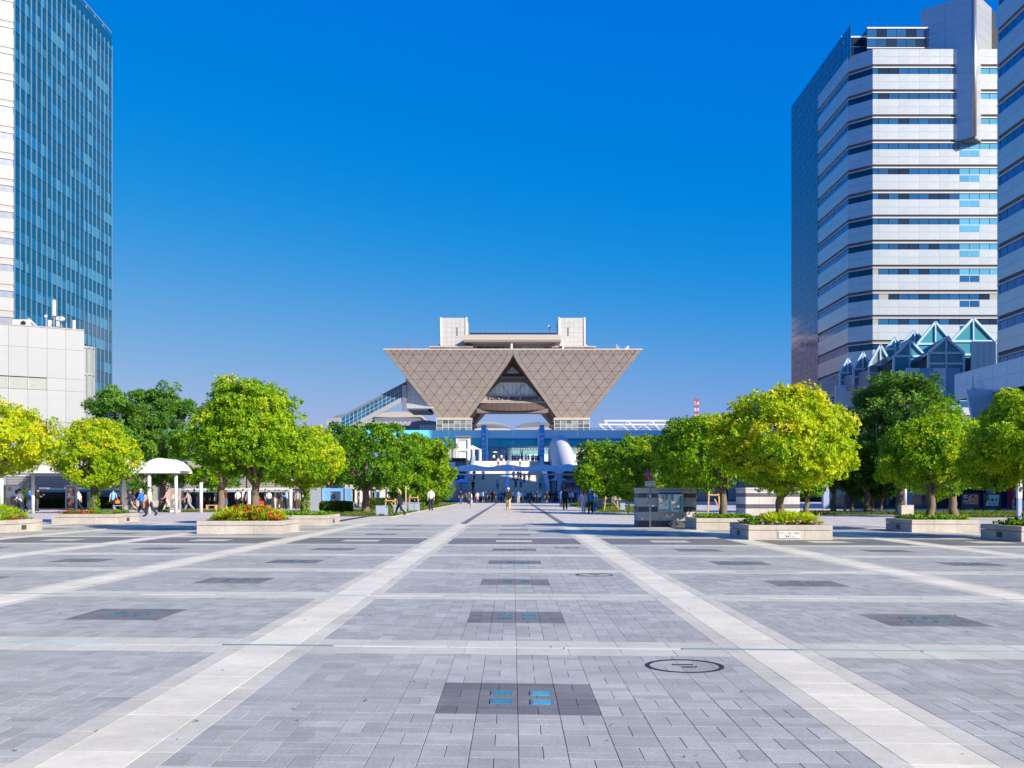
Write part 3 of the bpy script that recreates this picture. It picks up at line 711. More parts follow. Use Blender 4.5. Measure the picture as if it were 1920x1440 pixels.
for (xa, xb, yy, n) in ((51.05, 54.0, 156.0, 2), (54.0, 66.0, 153.0, 8)):   # set-back glass storeys on top
    w = (xb - xa) / n
    for r_ in range(3):
        z = 67.9 + 1.5 * r_
        for k in range(n): panel(tw, 'window', M_glass_navy if (k + r_) % 3 == 0 else M_glass_blue, (xa, yy, 0), 0, k * w + .03, z + .05, w - .06, 1.22, .1)
        panel(tw, 'sill', M_white, (xa, yy, 0), 0, 0, z + 1.3, xb - xa, .15 if r_ < 2 else .22, .4, proud=.1)
mb = MB()
for r_ in range(3):
    for k in range(2): fbox(mb, (54.0, 156.0, 0), R(-90), k * 1.5 + .04, k * 1.5 + 1.46, 67.95 + 1.5 * r_, 69.2 + 1.5 * r_, 0, .1)
mb.build('return_glazing', M_glass_navy, tw)
# the square lift shaft turned 45 degrees, corner towards the plaza
fx, fy = 68.2, 148.4
sh = MB().prism([(fx, fy, 54.0), (fx + 6.3, fy + 6.3, 54), (fx, fy + 12.6, 54), (fx - 5.6, fy + 5.6, 54)], (0, 0, 21.4)).build('lift_shaft', M_core, tw)
for s, a0 in ((-1, R(-45)), (1, R(45))):
    for r_ in range(15):
        z = 54.0 + r_ * 1.43
        if s < 0:
            for q in range(2): panel(tw, 'shaft_panel', M_silver, (fx - 5.6, fy + 5.6, 0), a0, q * 3.75 + .02, z + .01, 3.71 if q == 0 else 4.12, 1.41, .1, proud=.1)
        else: panel(tw, 'shaft_panel', M_whitep, (fx, fy, 0), a0, .25, z + .01, 6.6, 1.41, .1, proud=.1)
MB().tube([(fx, fy - .12, 54.1), (fx, fy - .12, 75.6)], .34, 12).build('corner_column', M_steel, tw, smooth=True)
MB().prism([(fx, fy - .3, 53.8), (fx + 3, fy + 2.7, 53.8), (fx, fy + 5.4, 53.2), (fx - 3, fy + 2.7, 53.8)], (0, 0, .19)).build('shaft_soffit', M_darkslot, tw)
for f in range(4, 17):                                 # extra stair windows below the shaft
    for q in range(2): panel(tw, 'window', M_glass_sky if f < 9 else M_glass_blue, O, 0, 13.0 + q * 1.5 + .05, 67.8 - f * FH - 1.08, 1.40, .92, .06, proud=.03)
MB().box(66, 66.8, 152.2, 152.4, 72.4, 72.9).box(69, 69.2, 152, 152.2, 75.4, 76.4).build('roof_equipment', M_white, tw)

# ------------------------------------------------------------------ right block beside the plaza (same bands, in shade)
rb = thing('office_block', 'tall banded office block cut off by the right edge of the photo', 'office building', (50.5, 104.6, 0))
Ob = (50.5, 104.6, 0)
MB().box(50.9, 70, 88, 104.4, 12, 68).build('inner_wall', M_core, rb)  # unseen near end and depth sized to cast the shadow on stairs and canopy
banded(rb, Ob, fa, 0.0, 16.5, 49.75 + 2.27 + 4 * FH, 14, mod=3.0, first=.55, glass=lambda f, k, u: M_flank)
MB().box(50.52, 70, 104.4, 104.6, 15, 68).build('end_wall', M_silver, rb)
# podium below it
pd = thing('podium', 'low banded podium with slanting panel and dark glazing under the right block', 'building', (48.2, 109.5, 0))
Op = (48.2, 109.5, 0)
MB().box(48.5, 80, 60, 109.3, 11.6, 14.1).build('inner_wall', M_core, pd)  # unseen near end stretched out to shade the ground by the boards
for r_ in range(2):
    for k in range(17): panel(pd, 'cladding_panel', M_frame_shade, Op, fa, k * 2.9 + .015, 11.5 + r_ * 1.4 + .01, 2.87, 1.38, .2)
for k in range(12): panel(pd, 'cladding_panel', M_frame_shade, (48.42, 109.5, 0), 0, k * 2.9 - .0, 11.51, 2.87, 2.76, .15)
for k in range(10): panel(pd, 'storefront_glass', M_glass_navy, (50.6, 109.5, 0), fa, k * 1.9 + .04, 4.0, 1.82, 7.2, .1)
MB().box(50.75, 80, 60, 109.4, 0, 11.3).build('storefront_backing', M_core, pd)
MB().hexa([(47.4, 100.9, 4), (51, 100.9, 4), (51, 101.3, 4), (47.4, 101.3, 4), (45.6, 100.9, 11.8), (51, 100.9, 11.8), (51, 101.3, 11.8), (45.6, 101.3, 11.8)]).build('slanting_panel', M_frame_shade, pd)
# dark ground-floor storefront behind the signs
sf = thing('storefront', 'dark glazed storefront behind the restaurant boards on the right', 'storefront', (36, 90, 0))
MB().box(28, 58, 90.3, 91, 0, 4.6).build('backing', M_black, sf)
for k in range(16):
    panel(sf, 'shop_pane', M_black if k % 4 in (1, 2) else M_glass_navy, (28, 90.2, 0), 0, k * 1.85 + .05, .05, 1.75, 3.4, .1)
    if k % 4 == 0: MB().box(28 + k * 1.85 - .25, 28 + k * 1.85 + .25, 89.6, 90.1, 0, 4.2).build('column', M_bluegrey, sf)
MB().box(27.5, 58.5, 88.6, 91, 3.6, 4.6).build('fascia', M_black, sf)

# ------------------------------------------------------------------ glass atrium: a cascade of small gables
at = thing('glass_atrium', 'cascade of pointed glass gables between the two right buildings', 'glass atrium', (46, 128, 0))
GAB = [(1589, 672, 14, 699, 726, 140, 0), (1617, 661, 17, 692, 722, 135, 0), (1650, 647, 21, 684, 715, 130, 0), (1705, 638, 30, 668, 728, 124, 1), (1773, 634, 33, 662, 702, 118, 1),
       (1678, 633, 19, 655, 690, 133, 1), (1714, 620, 26, 648, 690, 130.5, 1), (1753, 604, 34, 645, 690, 127, 1), (1824, 597, 41, 640, 690, 121, 1)]
for (px, ay, hw, ey, by, Y, teal) in GAB:
    x0, x1, xc = PX(px - hw, Y), PX(px + hw, Y), PX(px, Y); za, ze, zb = PZ(ay, Y), PZ(ey, Y), PZ(by, Y)
    gl = M_gable if teal == 0 else M_gable_t
    g = MB(); g.face([(x0, Y, zb), (x1, Y, zb), (x1, Y, ze), (xc, Y, za), (x0, Y, ze)]); go = g.build('gable_glass', gl, at)
    fr = MB()
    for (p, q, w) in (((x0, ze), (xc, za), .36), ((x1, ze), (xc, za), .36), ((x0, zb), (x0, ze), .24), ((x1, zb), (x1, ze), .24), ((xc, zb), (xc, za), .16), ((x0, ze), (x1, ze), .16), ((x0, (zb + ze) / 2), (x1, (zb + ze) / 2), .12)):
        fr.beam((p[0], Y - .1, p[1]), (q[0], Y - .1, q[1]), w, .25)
    fr.build('frame', M_frame_shade, go)
    dy, dx = 9.0, 2.5                                   # roof slopes run back behind the gable
    MB().prism([(xc, Y, za), (x1 + .15, Y, ze), (x1 + .15 + dx, Y + dy, ze), (xc + dx, Y + dy, za)], (0, 0, -.12)).build('roof_slope', M_glass_sky if teal else M_whitep, at)
    MB().prism([(xc, Y, za), (x0 - .15, Y, ze), (x0 - .15 + dx, Y + dy, ze), (xc + dx, Y + dy, za)], (0, 0, -.12)).build('roof_slope', M_silver, at)
    rib = MB()
    for k in range(1, 6):
        t = k / 6; rib.beam((xc + dx * t, Y + dy * t, za + .06), (x1 + .15 + dx * t, Y + dy * t, ze + .06), .12)
    rib.build('roof_rib', M_mull, at)
    MB().box(x0 + .3, x1 + dx, Y + .5, Y + dy, zb - .4, ze - .5).build('interior_floor', M_core if teal else M_roofgrey, at)
for (pa, pb, za_, zb_, Y) in ((1566, 1700, 760, 722, 138.8), (1700, 1800, 760, 690, 117.0), (1822, 1868, 702, 640, 116)):
    for k in range(4):
        x0, x1 = PX(pa, Y), PX(pb, Y); w = (x1 - x0) / 4
        panel(at, 'base_panel', M_frame_shade if k % 2 == 0 or Y == 116 else M_glass_sky, (x0, Y, 0), 0, k * w + .03, PZ(za_, Y), w - .06, PZ(zb_, Y) - PZ(za_, Y), .3)

# ------------------------------------------------------------------ left glass tower
lt = thing('glass_tower', 'tall teal glass office tower with white banded side at the left edge', 'office building', (-74.6, 150, 0))
Ol = (-74.6, 150.0, 0); la = R(90); NB, BWd = 21, 1.735
MB().prism([(-75.0, 150.2, 0), (-75.0, 186.3, 0), (-110, 186.3, 0), (-110, 128.5, 0)], (0, 0, 86.2)).build('inner_wall', M_core, lt)
zt = 86.6; k_single = 0; sp = MB(); vis = MB(); vb = MB(); tb = MB()
rg = random.Random(11)
for f in range(24):
    z = zt - 4.3 - f * 3.93
    if z < 0: break
    for b in range(NB):
        u = b * BWd
        fbox(sp, Ol, la, u + .05, u + BWd - .05, z + 2.02, z + 3.88, 0, .08)
        light = rg.random() < (.28 + .34 * (f > 10))
        near = k_single < 280 and f >= 3 and b < 14
        if near:
            w_ = panel(lt, 'window', M_glass_teal, Ol, la, u + .05, z + .05, BWd - .10, 1.92, .08, proud=0); k_single += 1
            if light:
                bw = (BWd - .1) * rg.choice((.5, .62, .62, .85)); MB().box(.04, bw, -.012, -.002, .05, rg.choice((1.86, 1.86, 1.3))).build('blind', M_blind, w_, local=True)
        else:
            fbox(vis, Ol, la, u + .05, u + BWd - .05, z + .05, z + 1.97, 0, .08)
            if light: fbox(vb, Ol, la, u + .09, u + .05 + (BWd - .1) * rg.choice((.5, .62, .85)), z + .1, z + 1.9, -.012, -.002)
    fbox(tb, Ol, la, 0, NB * BWd, z - .05, z + .05, -.03, .1); fbox(tb, Ol, la, 0, NB * BWd, z + 1.96, z + 2.03, -.02, .1)
for mb_, nm, m_ in ((sp, 'spandrel_glass', M_spandrel), (vis, 'window_field', M_glass_teal_f), (vb, 'blind_field', M_blind), (tb, 'transom', M_glass_navy)):
    q = mb_.build(nm, m_, lt); q['kind'] = 'stuff'
for b in range(NB + 1): panel(lt, 'mullion', M_mull_t, Ol, la, b * BWd - .035, 0.5, .07, zt - 2.6, .24, proud=.12)
MB().box(-75.4, -74.55, 150.1, 186.4, 82.3, 83.6).build('roof_band', M_spandrel, lt)
tr_ = MB()                                              # open truss rail along the roof edge
tr_.beam((-74.7, 150, 86.9), (-74.7, 186.4, 86.9), .22); tr_.beam((-76, 150, 85), (-76, 186.4, 85), .15)
for k in range(10):
    y = 150.4 + 3.58 * k; tr_.beam((-74.7, y, 83.6), (-74.7, y, 86.9), .15); tr_.beam((-74.7, y, 86.9), (-74.7, y + 3.4, 83.8), .1)
tr_.build('roof_truss', M_mull, lt)
MB().tube([(-75.6, 184.5, 83.6), (-75.6, 184.5, 86.6)], [.5, .5], 8).build('roof_beacon', M_white, lt)
wa = R(31); Ow = (-74.65 - 40 * math.cos(wa), 150.0 - 40 * math.sin(wa), 0)
for f in range(23):
    z = zt - 1.0 - f * 3.93
    for k in range(6, 8):
        u = k * 5.0
        panel(lt, 'white_panel', M_whitep, Ow, wa, u + .02, z - 2.0, 4.96, 1.98, .3)
        panel(lt, 'ledge', M_ledge, Ow, wa, u + .02, z - 2.42, 4.96, .40, .1, proud=-.1)
        panel(lt, 'white_panel', M_whitep, Ow, wa, u + .02, z - 2.98, 4.96, .54, .3)
        panel(lt, 'window_strip', M_stripwin, Ow, wa, u + .02, z - 3.90, 4.96, .90, .1, proud=-.12)

# ------------------------------------------------------------------ low white block in front of it
lb = thing('white_building', 'low white panelled building with a row of curtained windows, left edge', 'building', (-51.6, 118.5, 0))
A0 = R(31)
cx0, cy0 = PX(158, 121.0), 121.0                        # right-hand corner
n_p, pw = 12, 2.05
Ow2 = (cx0 - n_p * pw * math.cos(A0), cy0 - n_p * pw * math.sin(A0), 0)
def fac_z(py): return PZ(py, 121.0)
rows = [620, 658, 712, 735, 793]
zs = [fac_z(y) for y in rows]
ztop = zs[0]
c_, s_ = math.cos(A0), math.sin(A0)
MB().prism([(Ow2[0] - s_ * .35, Ow2[1] + c_ * .35, 0), (cx0 - s_ * .35, cy0 + c_ * .35, 0), (cx0 - s_ * 16, cy0 + c_ * 16, 0), (Ow2[0] - s_ * 16, Ow2[1] + c_ * 16, 0)], (0, 0, ztop - .2)).build('inner_wall', M_roofgrey, lb)
for k in range(n_p):
    last = k == n_p - 1; u = k * pw
    spans = [(zs[1], zs[0]), (zs[2], zs[1]), (zs[4], zs[3])]
    for za, zb in spans: panel(lb, 'wall_panel', M_whitep, Ow2, A0, u + .012, za + .012, pw - .024, zb - za - .024, .3)
    if k >= n_p - 2: panel(lb, 'wall_panel', M_whitep, Ow2, A0, u + .012, zs[3] + .012, pw - .024, zs[2] - zs[3] - .024, .3)
    else:
        w_ = panel(lb, 'window', M_curtain, Ow2, A0, u + .1, zs[3] + .05, pw - .2, zs[2] - zs[3] - .1, .06, proud=-.2)
        MB().box(-.06, .0, -.05, .06, 0, zs[2] - zs[3] - .1).box(pw - .2, pw - .14, -.05, .06, 0, zs[2] - zs[3] - .1).build('frame', M_steel, w_, local=True)
    zl = zs[4]
    if k >= n_p - 2: panel(lb, 'wall_panel', M_whitep, Ow2, A0, u + .012, zl - 3.2, pw - .024, 3.18, .3)
    elif k < n_p - 2:
        panel(lb, 'window', M_curtain, Ow2, A0, u + .1, zl - 1.6, pw - .2, 1.55, .06, proud=-.2)
        panel(lb, 'wall_panel', M_whitep, Ow2, A0, u + .012, zl - 3.2, pw - .024, 1.5, .3)
    panel(lb, 'wall_panel', M_whitep, Ow2, A0, u + .012, 3.3, pw - .024, zl - 6.6, .3)
    if k % 2 == 0: panel(lb, 'ground_pier', M_whitep, Ow2, A0, u, 0, .8, 3.3, .6)
panel(lb, 'roof_coping', M_ledge, Ow2, A0, 0, ztop, n_p * pw, .12, .5, proud=.06)
# rounded glazed bay on its corner
bay = MB(); bf = MB(); bcx, bcy, br = cx0 - s_ * 1.5 + .1, cy0 + c_ * 1.5, 1.25
zbay = PZ(648, 121)
for k in range(6):
    a, b = R(-75 + k * 28), R(-75 + (k + 1) * 28)
    P = lambda t, z, rr=br: (bcx + rr * math.cos(t), bcy + rr * math.sin(t), z)
    for z0, z1 in ((zbay - 3.3, zbay - .3), (zbay - 6.8, zbay - 3.5), (zbay - 13, zbay - 7.0)): bay.face([P(a, z0), P(b, z0), P(b, z1), P(a, z1)])
    bf.beam(P(a, 0, br + .05), P(a, zbay, br + .05), .16)
    for z in (zbay - .15, zbay - 3.4, zbay - 6.9): bf.beam(P(a, z, br + .03), P(b, z, br + .03), .2)
bo = bay.build('glazed_bay', M_curtain, lb); bf.build('frame', M_whitep, bo)
MB().tube([(bcx, bcy, 0), (bcx, bcy, zbay)], br - .1, 12).build('bay_core', M_whitep, lb)
# aerials on its roof
def roof_pt(px, dy=2.0):                                # a point on the roof behind the facade under pixel column px
    for k in range(400):
        u = k * .1; x, y = Ow2[0] + c_ * u - s_ * dy, Ow2[1] + s_ * u + c_ * dy
        if CX + x * F / y >= px: break
    return x, y
for (px, top, lab, kind) in ((101, 563, 'tall white cellular aerial mast on the low white roof', 'mast'), (86, 588, 'thin lightning rod on the low white roof, left of the mast', 'rod'),
                             (115, 592, 'forked short aerial on the low white roof, right of the mast', 'fork'), (137, 601, 'white stub aerial at the right end of the low white roof', 'stub'),
                             (40, 600, 'boxy air unit on the low white roof', 'box'), (62, 598, 'slanted panel on the low white roof, left of the aerials', 'slant')):
    x, y = roof_pt(px); zt_ = PZ(top, y); z0 = ztop - .2
    r_ = thing('roof_aerial' if kind not in ('box', 'slant') else ('air_unit' if kind == 'box' else 'roof_panel'), lab, 'aerial' if kind not in ('box', 'slant') else ('air unit' if kind == 'box' else 'panel'), (x, y, z0), group='equipment on the low white roof')
    h = zt_ - z0
    if kind == 'mast':
        MB().tube([(0, 0, 0), (0, 0, h)], .09, 8).build('pole', M_steel, r_, local=True)
        MB().tube([(0, -.05, h - 1.9), (0, -.05, h)], .24, 10).build('aerial_drum', M_white, r_, local=True)
        for dx in (-.5, .5): MB().box(dx - .16, dx + .16, -.2, .1, h - 3.2, h - 2.4).build('aerial_box', M_white, r_, local=True)
        for dx in (.55, 1.0): MB().tube([(dx, -.2, h - 2.25), (dx, .1, h - 2.25)], .28, 10).build('dish', M_white, r_, local=True)
        MB().beam((-.7, 0, h - 2.3), (1.2, 0, h - 2.3), .08).beam((-.7, 0, h - 3.0), (.7, 0, h - 3.0), .08).build('arm', M_iron, r_, local=True)
    elif kind == 'box':
        MB().box(-.9, .9, -.5, .5, .25, h).build('casing', M_white, r_, local=True); MB().box(-.8, .8, -.4, .4, 0, .25).build('base', M_iron, r_, local=True)
        MB().tube([(.4, -.56, h * .6), (.4, -.5, h * .6)], .3, 12).build('fan', M_iron, r_, local=True)
    elif kind == 'slant':
        MB().prism([(-.9, -.3, 0), (1.0, -.3, 0), (-.4, -.3, h)], (0, .6, 0)).build('panel', M_bluegrey, r_, local=True); MB().beam((-.4, -.35, h), (1.0, -.35, .05), .14).build('edge', M_white, r_, local=True)
    elif kind == 'stub':
        MB().tube([(0, 0, 0), (0, 0, h)], .2, 10).build('aerial_drum', M_white, r_, local=True); MB().tube([(-.9, 0, 0), (-.9, 0, h * .8)], .1, 8).build('pole', M_steel, r_, local=True)
    else:
        MB().tube([(0, 0, 0), (0, 0, h)], .05, 6).build('pole', M_steel, r_, local=True)
        MB().tube([(0, -.1, h * .85), (0, .1, h * .85)], .16, 10).build('dish', M_white, r_, local=True)
        if kind == 'fork': MB().beam((-.3, 0, h * .8), (.3, 0, h * .8), .1).build('arm', M_steel, r_, local=True)

# ================================================================== the exhibition tower of four inverted pyramids
YT, SB = 297.5, 17.5
bs = thing('exhibition_tower', 'taupe exhibition hall tower of inverted pyramids with lettering in its triangular opening', 'exhibition hall', (0, YT, 0))
ZT, ZB = PZ(656, YT), PZ(783, YT + SB)
HW = 38.35
def pyramid_corners(sx, sy):
    """Top square HW by HW and small base square of one inverted pyramid."""
    x0, x1 = (-HW, 0) if sx < 0 else (0, HW); y0, y1 = (YT, YT + HW) if sy < 0 else (YT + HW, YT + 2 * HW)
    bx = (-23.6, -13.7) if sx < 0 else (13.7, 23.6); by = (YT + SB, YT + SB + 10.5) if sy < 0 else (YT + 2 * HW - SB - 10.5, YT + 2 * HW - SB)
    return [(bx[0], by[0], ZB), (bx[1], by[0], ZB), (bx[1], by[1], ZB), (bx[0], by[1], ZB)], [(x0, y0, ZT), (x1, y0, ZT), (x1, y1, ZT), (x0, y1, ZT)]
ZM = PZ(669, YT + 2)                                    # the opening between two pyramids closes here, below the roof edge
for sx in (-1, 1):
    for sy in (-1, 1):
        b_, t_ = pyramid_corners(sx, sy); f_ = (ZM - ZB) / (ZT - ZB)
        m_ = [tuple(b_[k][c] + (t_[k][c] - b_[k][c]) * f_ for c in range(3)) for k in range(4)]
        inner = (1, 2) if sx < 0 else (0, 3)
        m_ = [((0.02 * sx,) + p[1:]) if k in inner else p for k, p in enumerate(m_)]; t2 = [(0.02 * sx, p[1], p[2]) if k in inner else p for k, p in enumerate(t_)]
        MB().hexa(b_ + m_).hexa([(p[0], p[1], p[2] + .001) for p in m_] + t2).build('pyramid', M_tan_dark, bs)
# triangular cladding pieces on the two front faces
def clip(poly, a, b, c):                               # keep a*x + b*y + c >= 0
    out = []
    for i in range(len(poly)):
        p, q = poly[i], poly[(i + 1) % len(poly)]; fp, fq = a * p[0] + b * p[1] + c, a * q[0] + b * q[1] + c
        if fp >= 0: out.append(p)
        if fp * fq < 0: t = fp / (fp - fq); out.append((p[0] + (q[0] - p[0]) * t, p[1] + (q[1] - p[1]) * t))
    return out
def inset(poly, g):
    cx_ = sum(p[0] for p in poly) / len(poly); cy_ = sum(p[1] for p in poly) / len(poly); n = len(poly); area = sum(poly[i][0] * poly[(i + 1) % n][1] - poly[(i + 1) % n][0] * poly[i][1] for i in range(n))
    if area < 0: poly = poly[::-1]
    for i in range(n):
        p, q = poly[i], poly[(i + 1) % n]; d = math.hypot(q[0] - p[0], q[1] - p[1])
        if d < 1e-4: continue
    res = poly
    for i in range(n):
        p, q = poly[i], poly[(i + 1) % n]; d = math.hypot(q[0] - p[0], q[1] - p[1])
        if d < 1e-4: continue
        nx, ny = -(q[1] - p[1]) / d, (q[0] - p[0]) / d
        res = clip(res, nx, ny, -(nx * p[0] + ny * p[1]) - g)
        if len(res) < 3: return []
    return res
SL = math.hypot(SB, ZT - ZB)                            # slope length of the front face
ey = Vector((0, -SB / SL, (ZT - ZB) / SL)); nrm = Vector((0, -(ZT - ZB) / SL, -SB / SL))
def front_face(sx):
    xb0, xb1 = (-23.6, -13.7) if sx < 0 else (13.7, 23.6); xt0, xt1 = (-HW, 0.0) if sx < 0 else (0.0, HW)
    rows_ = [0.0]; hr = SL * 0.1164
    for k in range(8): rows_.append(rows_[-1] + hr)
    rows_.append(SL)
    vm = SL * (ZM - ZB) / (ZT - ZB)
    eL = lambda v: xb0 + (xt0 - xb0) * (v / SL if sx < 0 else min(1, v / vm))
    eR = lambda v: xb1 + (xt1 - xb1) * (v / SL if sx > 0 else min(1, v / vm))
    def emit(poly, m=M_tan):
        poly = inset(poly, .065)
        if len(poly) < 3: return
        P = [Vector((p[0], YT + SB, ZB)) + ey * p[1] + nrm * .07 for p in poly]
        MB().prism([tuple(q) for q in P], tuple(-nrm * .06)).build('cladding_panel', m, bs)
    band = 1.75; side = hr * 1.25
    for r_ in range(9):
        v0, v1 = rows_[r_], rows_[r_ + 1]; sd = side if r_ < 8 else side * .5
        emit([(eL(v0), v0), (eL(v0) + band, v0), (eL(v1) + band, v1), (eL(v1), v1)]); emit([(eR(v0) - band, v0), (eR(v0), v0), (eR(v1), v1), (eR(v1) - band, v1)])
        reg = [(eL(v0) + band, v0), (eR(v0) - band, v0), (eR(v1) - band, v1), (eL(v1) + band, v1)]
        dL = (eL(v1) - eL(v0))
        x = eL(v0) + band + (0 if r_ < 8 else -0.1); k = 0; sgn = 1
        # alternate triangles: apex up on the lower line, apex down on the upper line
        anchor = (xb0 + xb1) / 2; xs = anchor - r_ * side / 2 - 14 * side
        while xs < eR(v0) + 30:
            for tri in ([(xs, v0), (xs + sd, v0), (xs + sd / 2, v1)], [(xs + sd / 2, v1), (xs + 1.5 * sd, v1), (xs + sd, v0)]):
                if tri[0][0] > eR(v1) + 5 or tri[1][0] < eL(v1) - 5: continue
                q = tri
                a, b = reg[0], reg[3]; d = (b[0] - a[0], b[1] - a[1]); q = clip(q, d[1], -d[0], -(d[1] * a[0] - d[0] * a[1]))
                if len(q) < 3: continue
                a, b = reg[1], reg[2]; d = (b[0] - a[0], b[1] - a[1]); q = clip(q, -d[1], d[0], (d[1] * a[0] - d[0] * a[1]))
                if len(q) < 3: continue
                ar = abs(sum(q[i][0] * q[(i + 1) % len(q)][1] - q[(i + 1) % len(q)][0] * q[i][1] for i in range(len(q)))) / 2
                if ar > .12: emit(q)
            xs += sd
front_face(-1); front_face(1)
# roof slab, parapet, small filler at the meeting point
MB().box(-HW - .15, HW + .15, YT - .1, YT + 2 * HW, ZT, ZT + .35).build('roof_slab', M_tan, bs)
# the recessed middle: glazed triangle, lettered beam, drum
YR = YT + 15.0
zr = lambda py: PZ(py, YR); xr_ = lambda px: PX(px, YR)
MB().prism([(xr_(880), YR + .6, zr(757)), (xr_(1041), YR + .6, zr(757)), (0, YR + .6, zr(664))], (0, 34, 0)).build('middle_body', M_greybrown, bs)
q = MB().prism([(xr_(947), YR + .45, zr(700)), (xr_(974), YR + .45, zr(700)), (xr_(960.5), YR + .45, zr(687))], (0, .12, 0)).build('upper_window', M_atrium, bs)
fr = MB()
for k in range(-2, 3): fr.beam((xr_(960.5 + 5 * k), YR + .4, zr(700)), (xr_(960.5 + 5 * k), YR + .4, zr(700 - 11 + abs(k) * 5)), .12)
fr.beam((xr_(947), YR + .4, zr(694)), (xr_(974), YR + .4, zr(694)), .08); fr.build('muntin', M_bluegrey, q)
MB().box(xr_(930), xr_(991), YR - .6, YR + .55, zr(709), zr(706.5)).build('ledge', M_ledge, bs)
MB().box(xr_(928), xr_(993), YR - .2, YR + .55, zr(716), zr(709.2)).build('beam', M_greybrown, bs)
npn = 12
for k in range(npn):                                    # panes of the large trapezoid window
    xa, xb = 912.8 + 95 * k / npn, 912.8 + 95 * (k + 1) / npn
    yt = lambda px: max(716.7, 742 - min(px - 911, 1009.5 - px) * (25.5 / 24.5))
    ya, yb_ = yt(xa), yt(xb)
    MB().prism([(xr_(xa) + .04, YR + .4, zr(742)), (xr_(xb) - .04, YR + .4, zr(742)), (xr_(xb) - .04, YR + .4, zr(yb_)), (xr_(xa) + .04, YR + .4, zr(ya))], (0, .12, 0)).build('window_pane', M_atrium, bs)
MB().beam((xr_(939), YR + .36, zr(722)), (xr_(954), YR + .36, zr(739)), .75, .1).beam((xr_(982), YR + .36, zr(722)), (xr_(967), YR + .36, zr(739)), .75, .1).build('brace', M_railglass, bs)
MB().prism([(xr_(903), YR - .5, zr(752.5)), (xr_(1019), YR - .5, zr(752.5)), (xr_(1011), YR - .5, zr(742.6)), (xr_(911), YR - .5, zr(742.6))], (0, 1.0, 0)).build('lettered_beam', M_ledge, bs)
tx = text_obj('lettering', 'TOKYO BIG SIGHT', 1.28, M_letters, bs, (xr_(961), YR - .56, zr(747.6)), extrude=.06, bold=.06, sx=1.40, space=1.08)
MB().box(xr_(897), xr_(1025), YR - .9, YR + .6, zr(756), zr(753)).build('ledge', M_ledge, bs)
for k in range(11):                                     # drum-like belly of curved panels
    xa, xb = 901 + 120 * k / 11, 901 + 120 * (k + 1) / 11
    sag = lambda px: 766.5 + 4.5 * (1 - ((px - 961) / 60) ** 2)
    bow = lambda px: -1.2 * (1 - ((px - 961) / 60) ** 2)
    p = [(xr_(xa) + .04, YR + bow(xa), zr(sag(xa))), (xr_(xb) - .04, YR + bow(xb), zr(sag(xb))), (xr_(xb) - .04, YR + bow(xb) - .3, zr(756.2)), (xr_(xa) + .04, YR + bow(xa) - .3, zr(756.2))]
    MB().prism(p, (0, .3, 0)).build('belly_panel', M_tan_dark, bs)
MB().box(xr_(898), xr_(1024), YR + 1.0, YR + 6, zr(773.8), zr(766)).build('soffit', M_greybrown, bs)
MB().prism([(xr_(895), YR + .2, zr(774)), (xr_(1027), YR + .2, zr(774)), (xr_(1029), YR + .2, zr(765.5)), (xr_(985), YR + .2, zr(771)), (xr_(937), YR + .2, zr(771)), (xr_(893), YR + .2, zr(765.5))], (0, .7, 0)).build('lower_flange', M_greybrown, bs)
# inner braces where the legs meet the soffit, and the base lobbies under each leg
for s in (-1, 1):
    for yb0 in (YT + SB, YT + 2 * HW - SB - 10.5):
        x0, x1 = (13.0, 24.0) if s > 0 else (-24.0, -13.0)
        MB().box(x0 - .2, x1 + .2, yb0 - .3, yb0 + 10.8, ZB - .75, ZB - .01).build('lobby_cap', M_cream, bs)
        MB().box(x0 + .6, x1 - .6, yb0 + .6, yb0 + 10, 7, ZB - .76).build('lobby_core', M_roofgrey, bs)
        if yb0 > YT + 30: continue
        fr = MB()
        for k in range(7): fr.box(x0 + (x1 - x0) * k / 6 - .07, x0 + (x1 - x0) * k / 6 + .07, yb0 - .12, yb0 + .1, 7, ZB - .76)
        for k in range(8): fr.box(x0, x1, yb0 - .1, yb0 + .08, ZB - .9 - k * 1.15, ZB - .78 - k * 1.15)
        fr.build('lobby_frame', M_white, bs)
        for k in range(6):
            for j in range(5):
                panel(bs, 'lobby_pane', M_lobby, (x0, yb0, 0), 0, (x1 - x0) * k / 6 + .08, ZB - .76 - (j + 1) * 1.15 + .05, (x1 - x0) / 6 - .16, 1.05, .06, proud=.02)
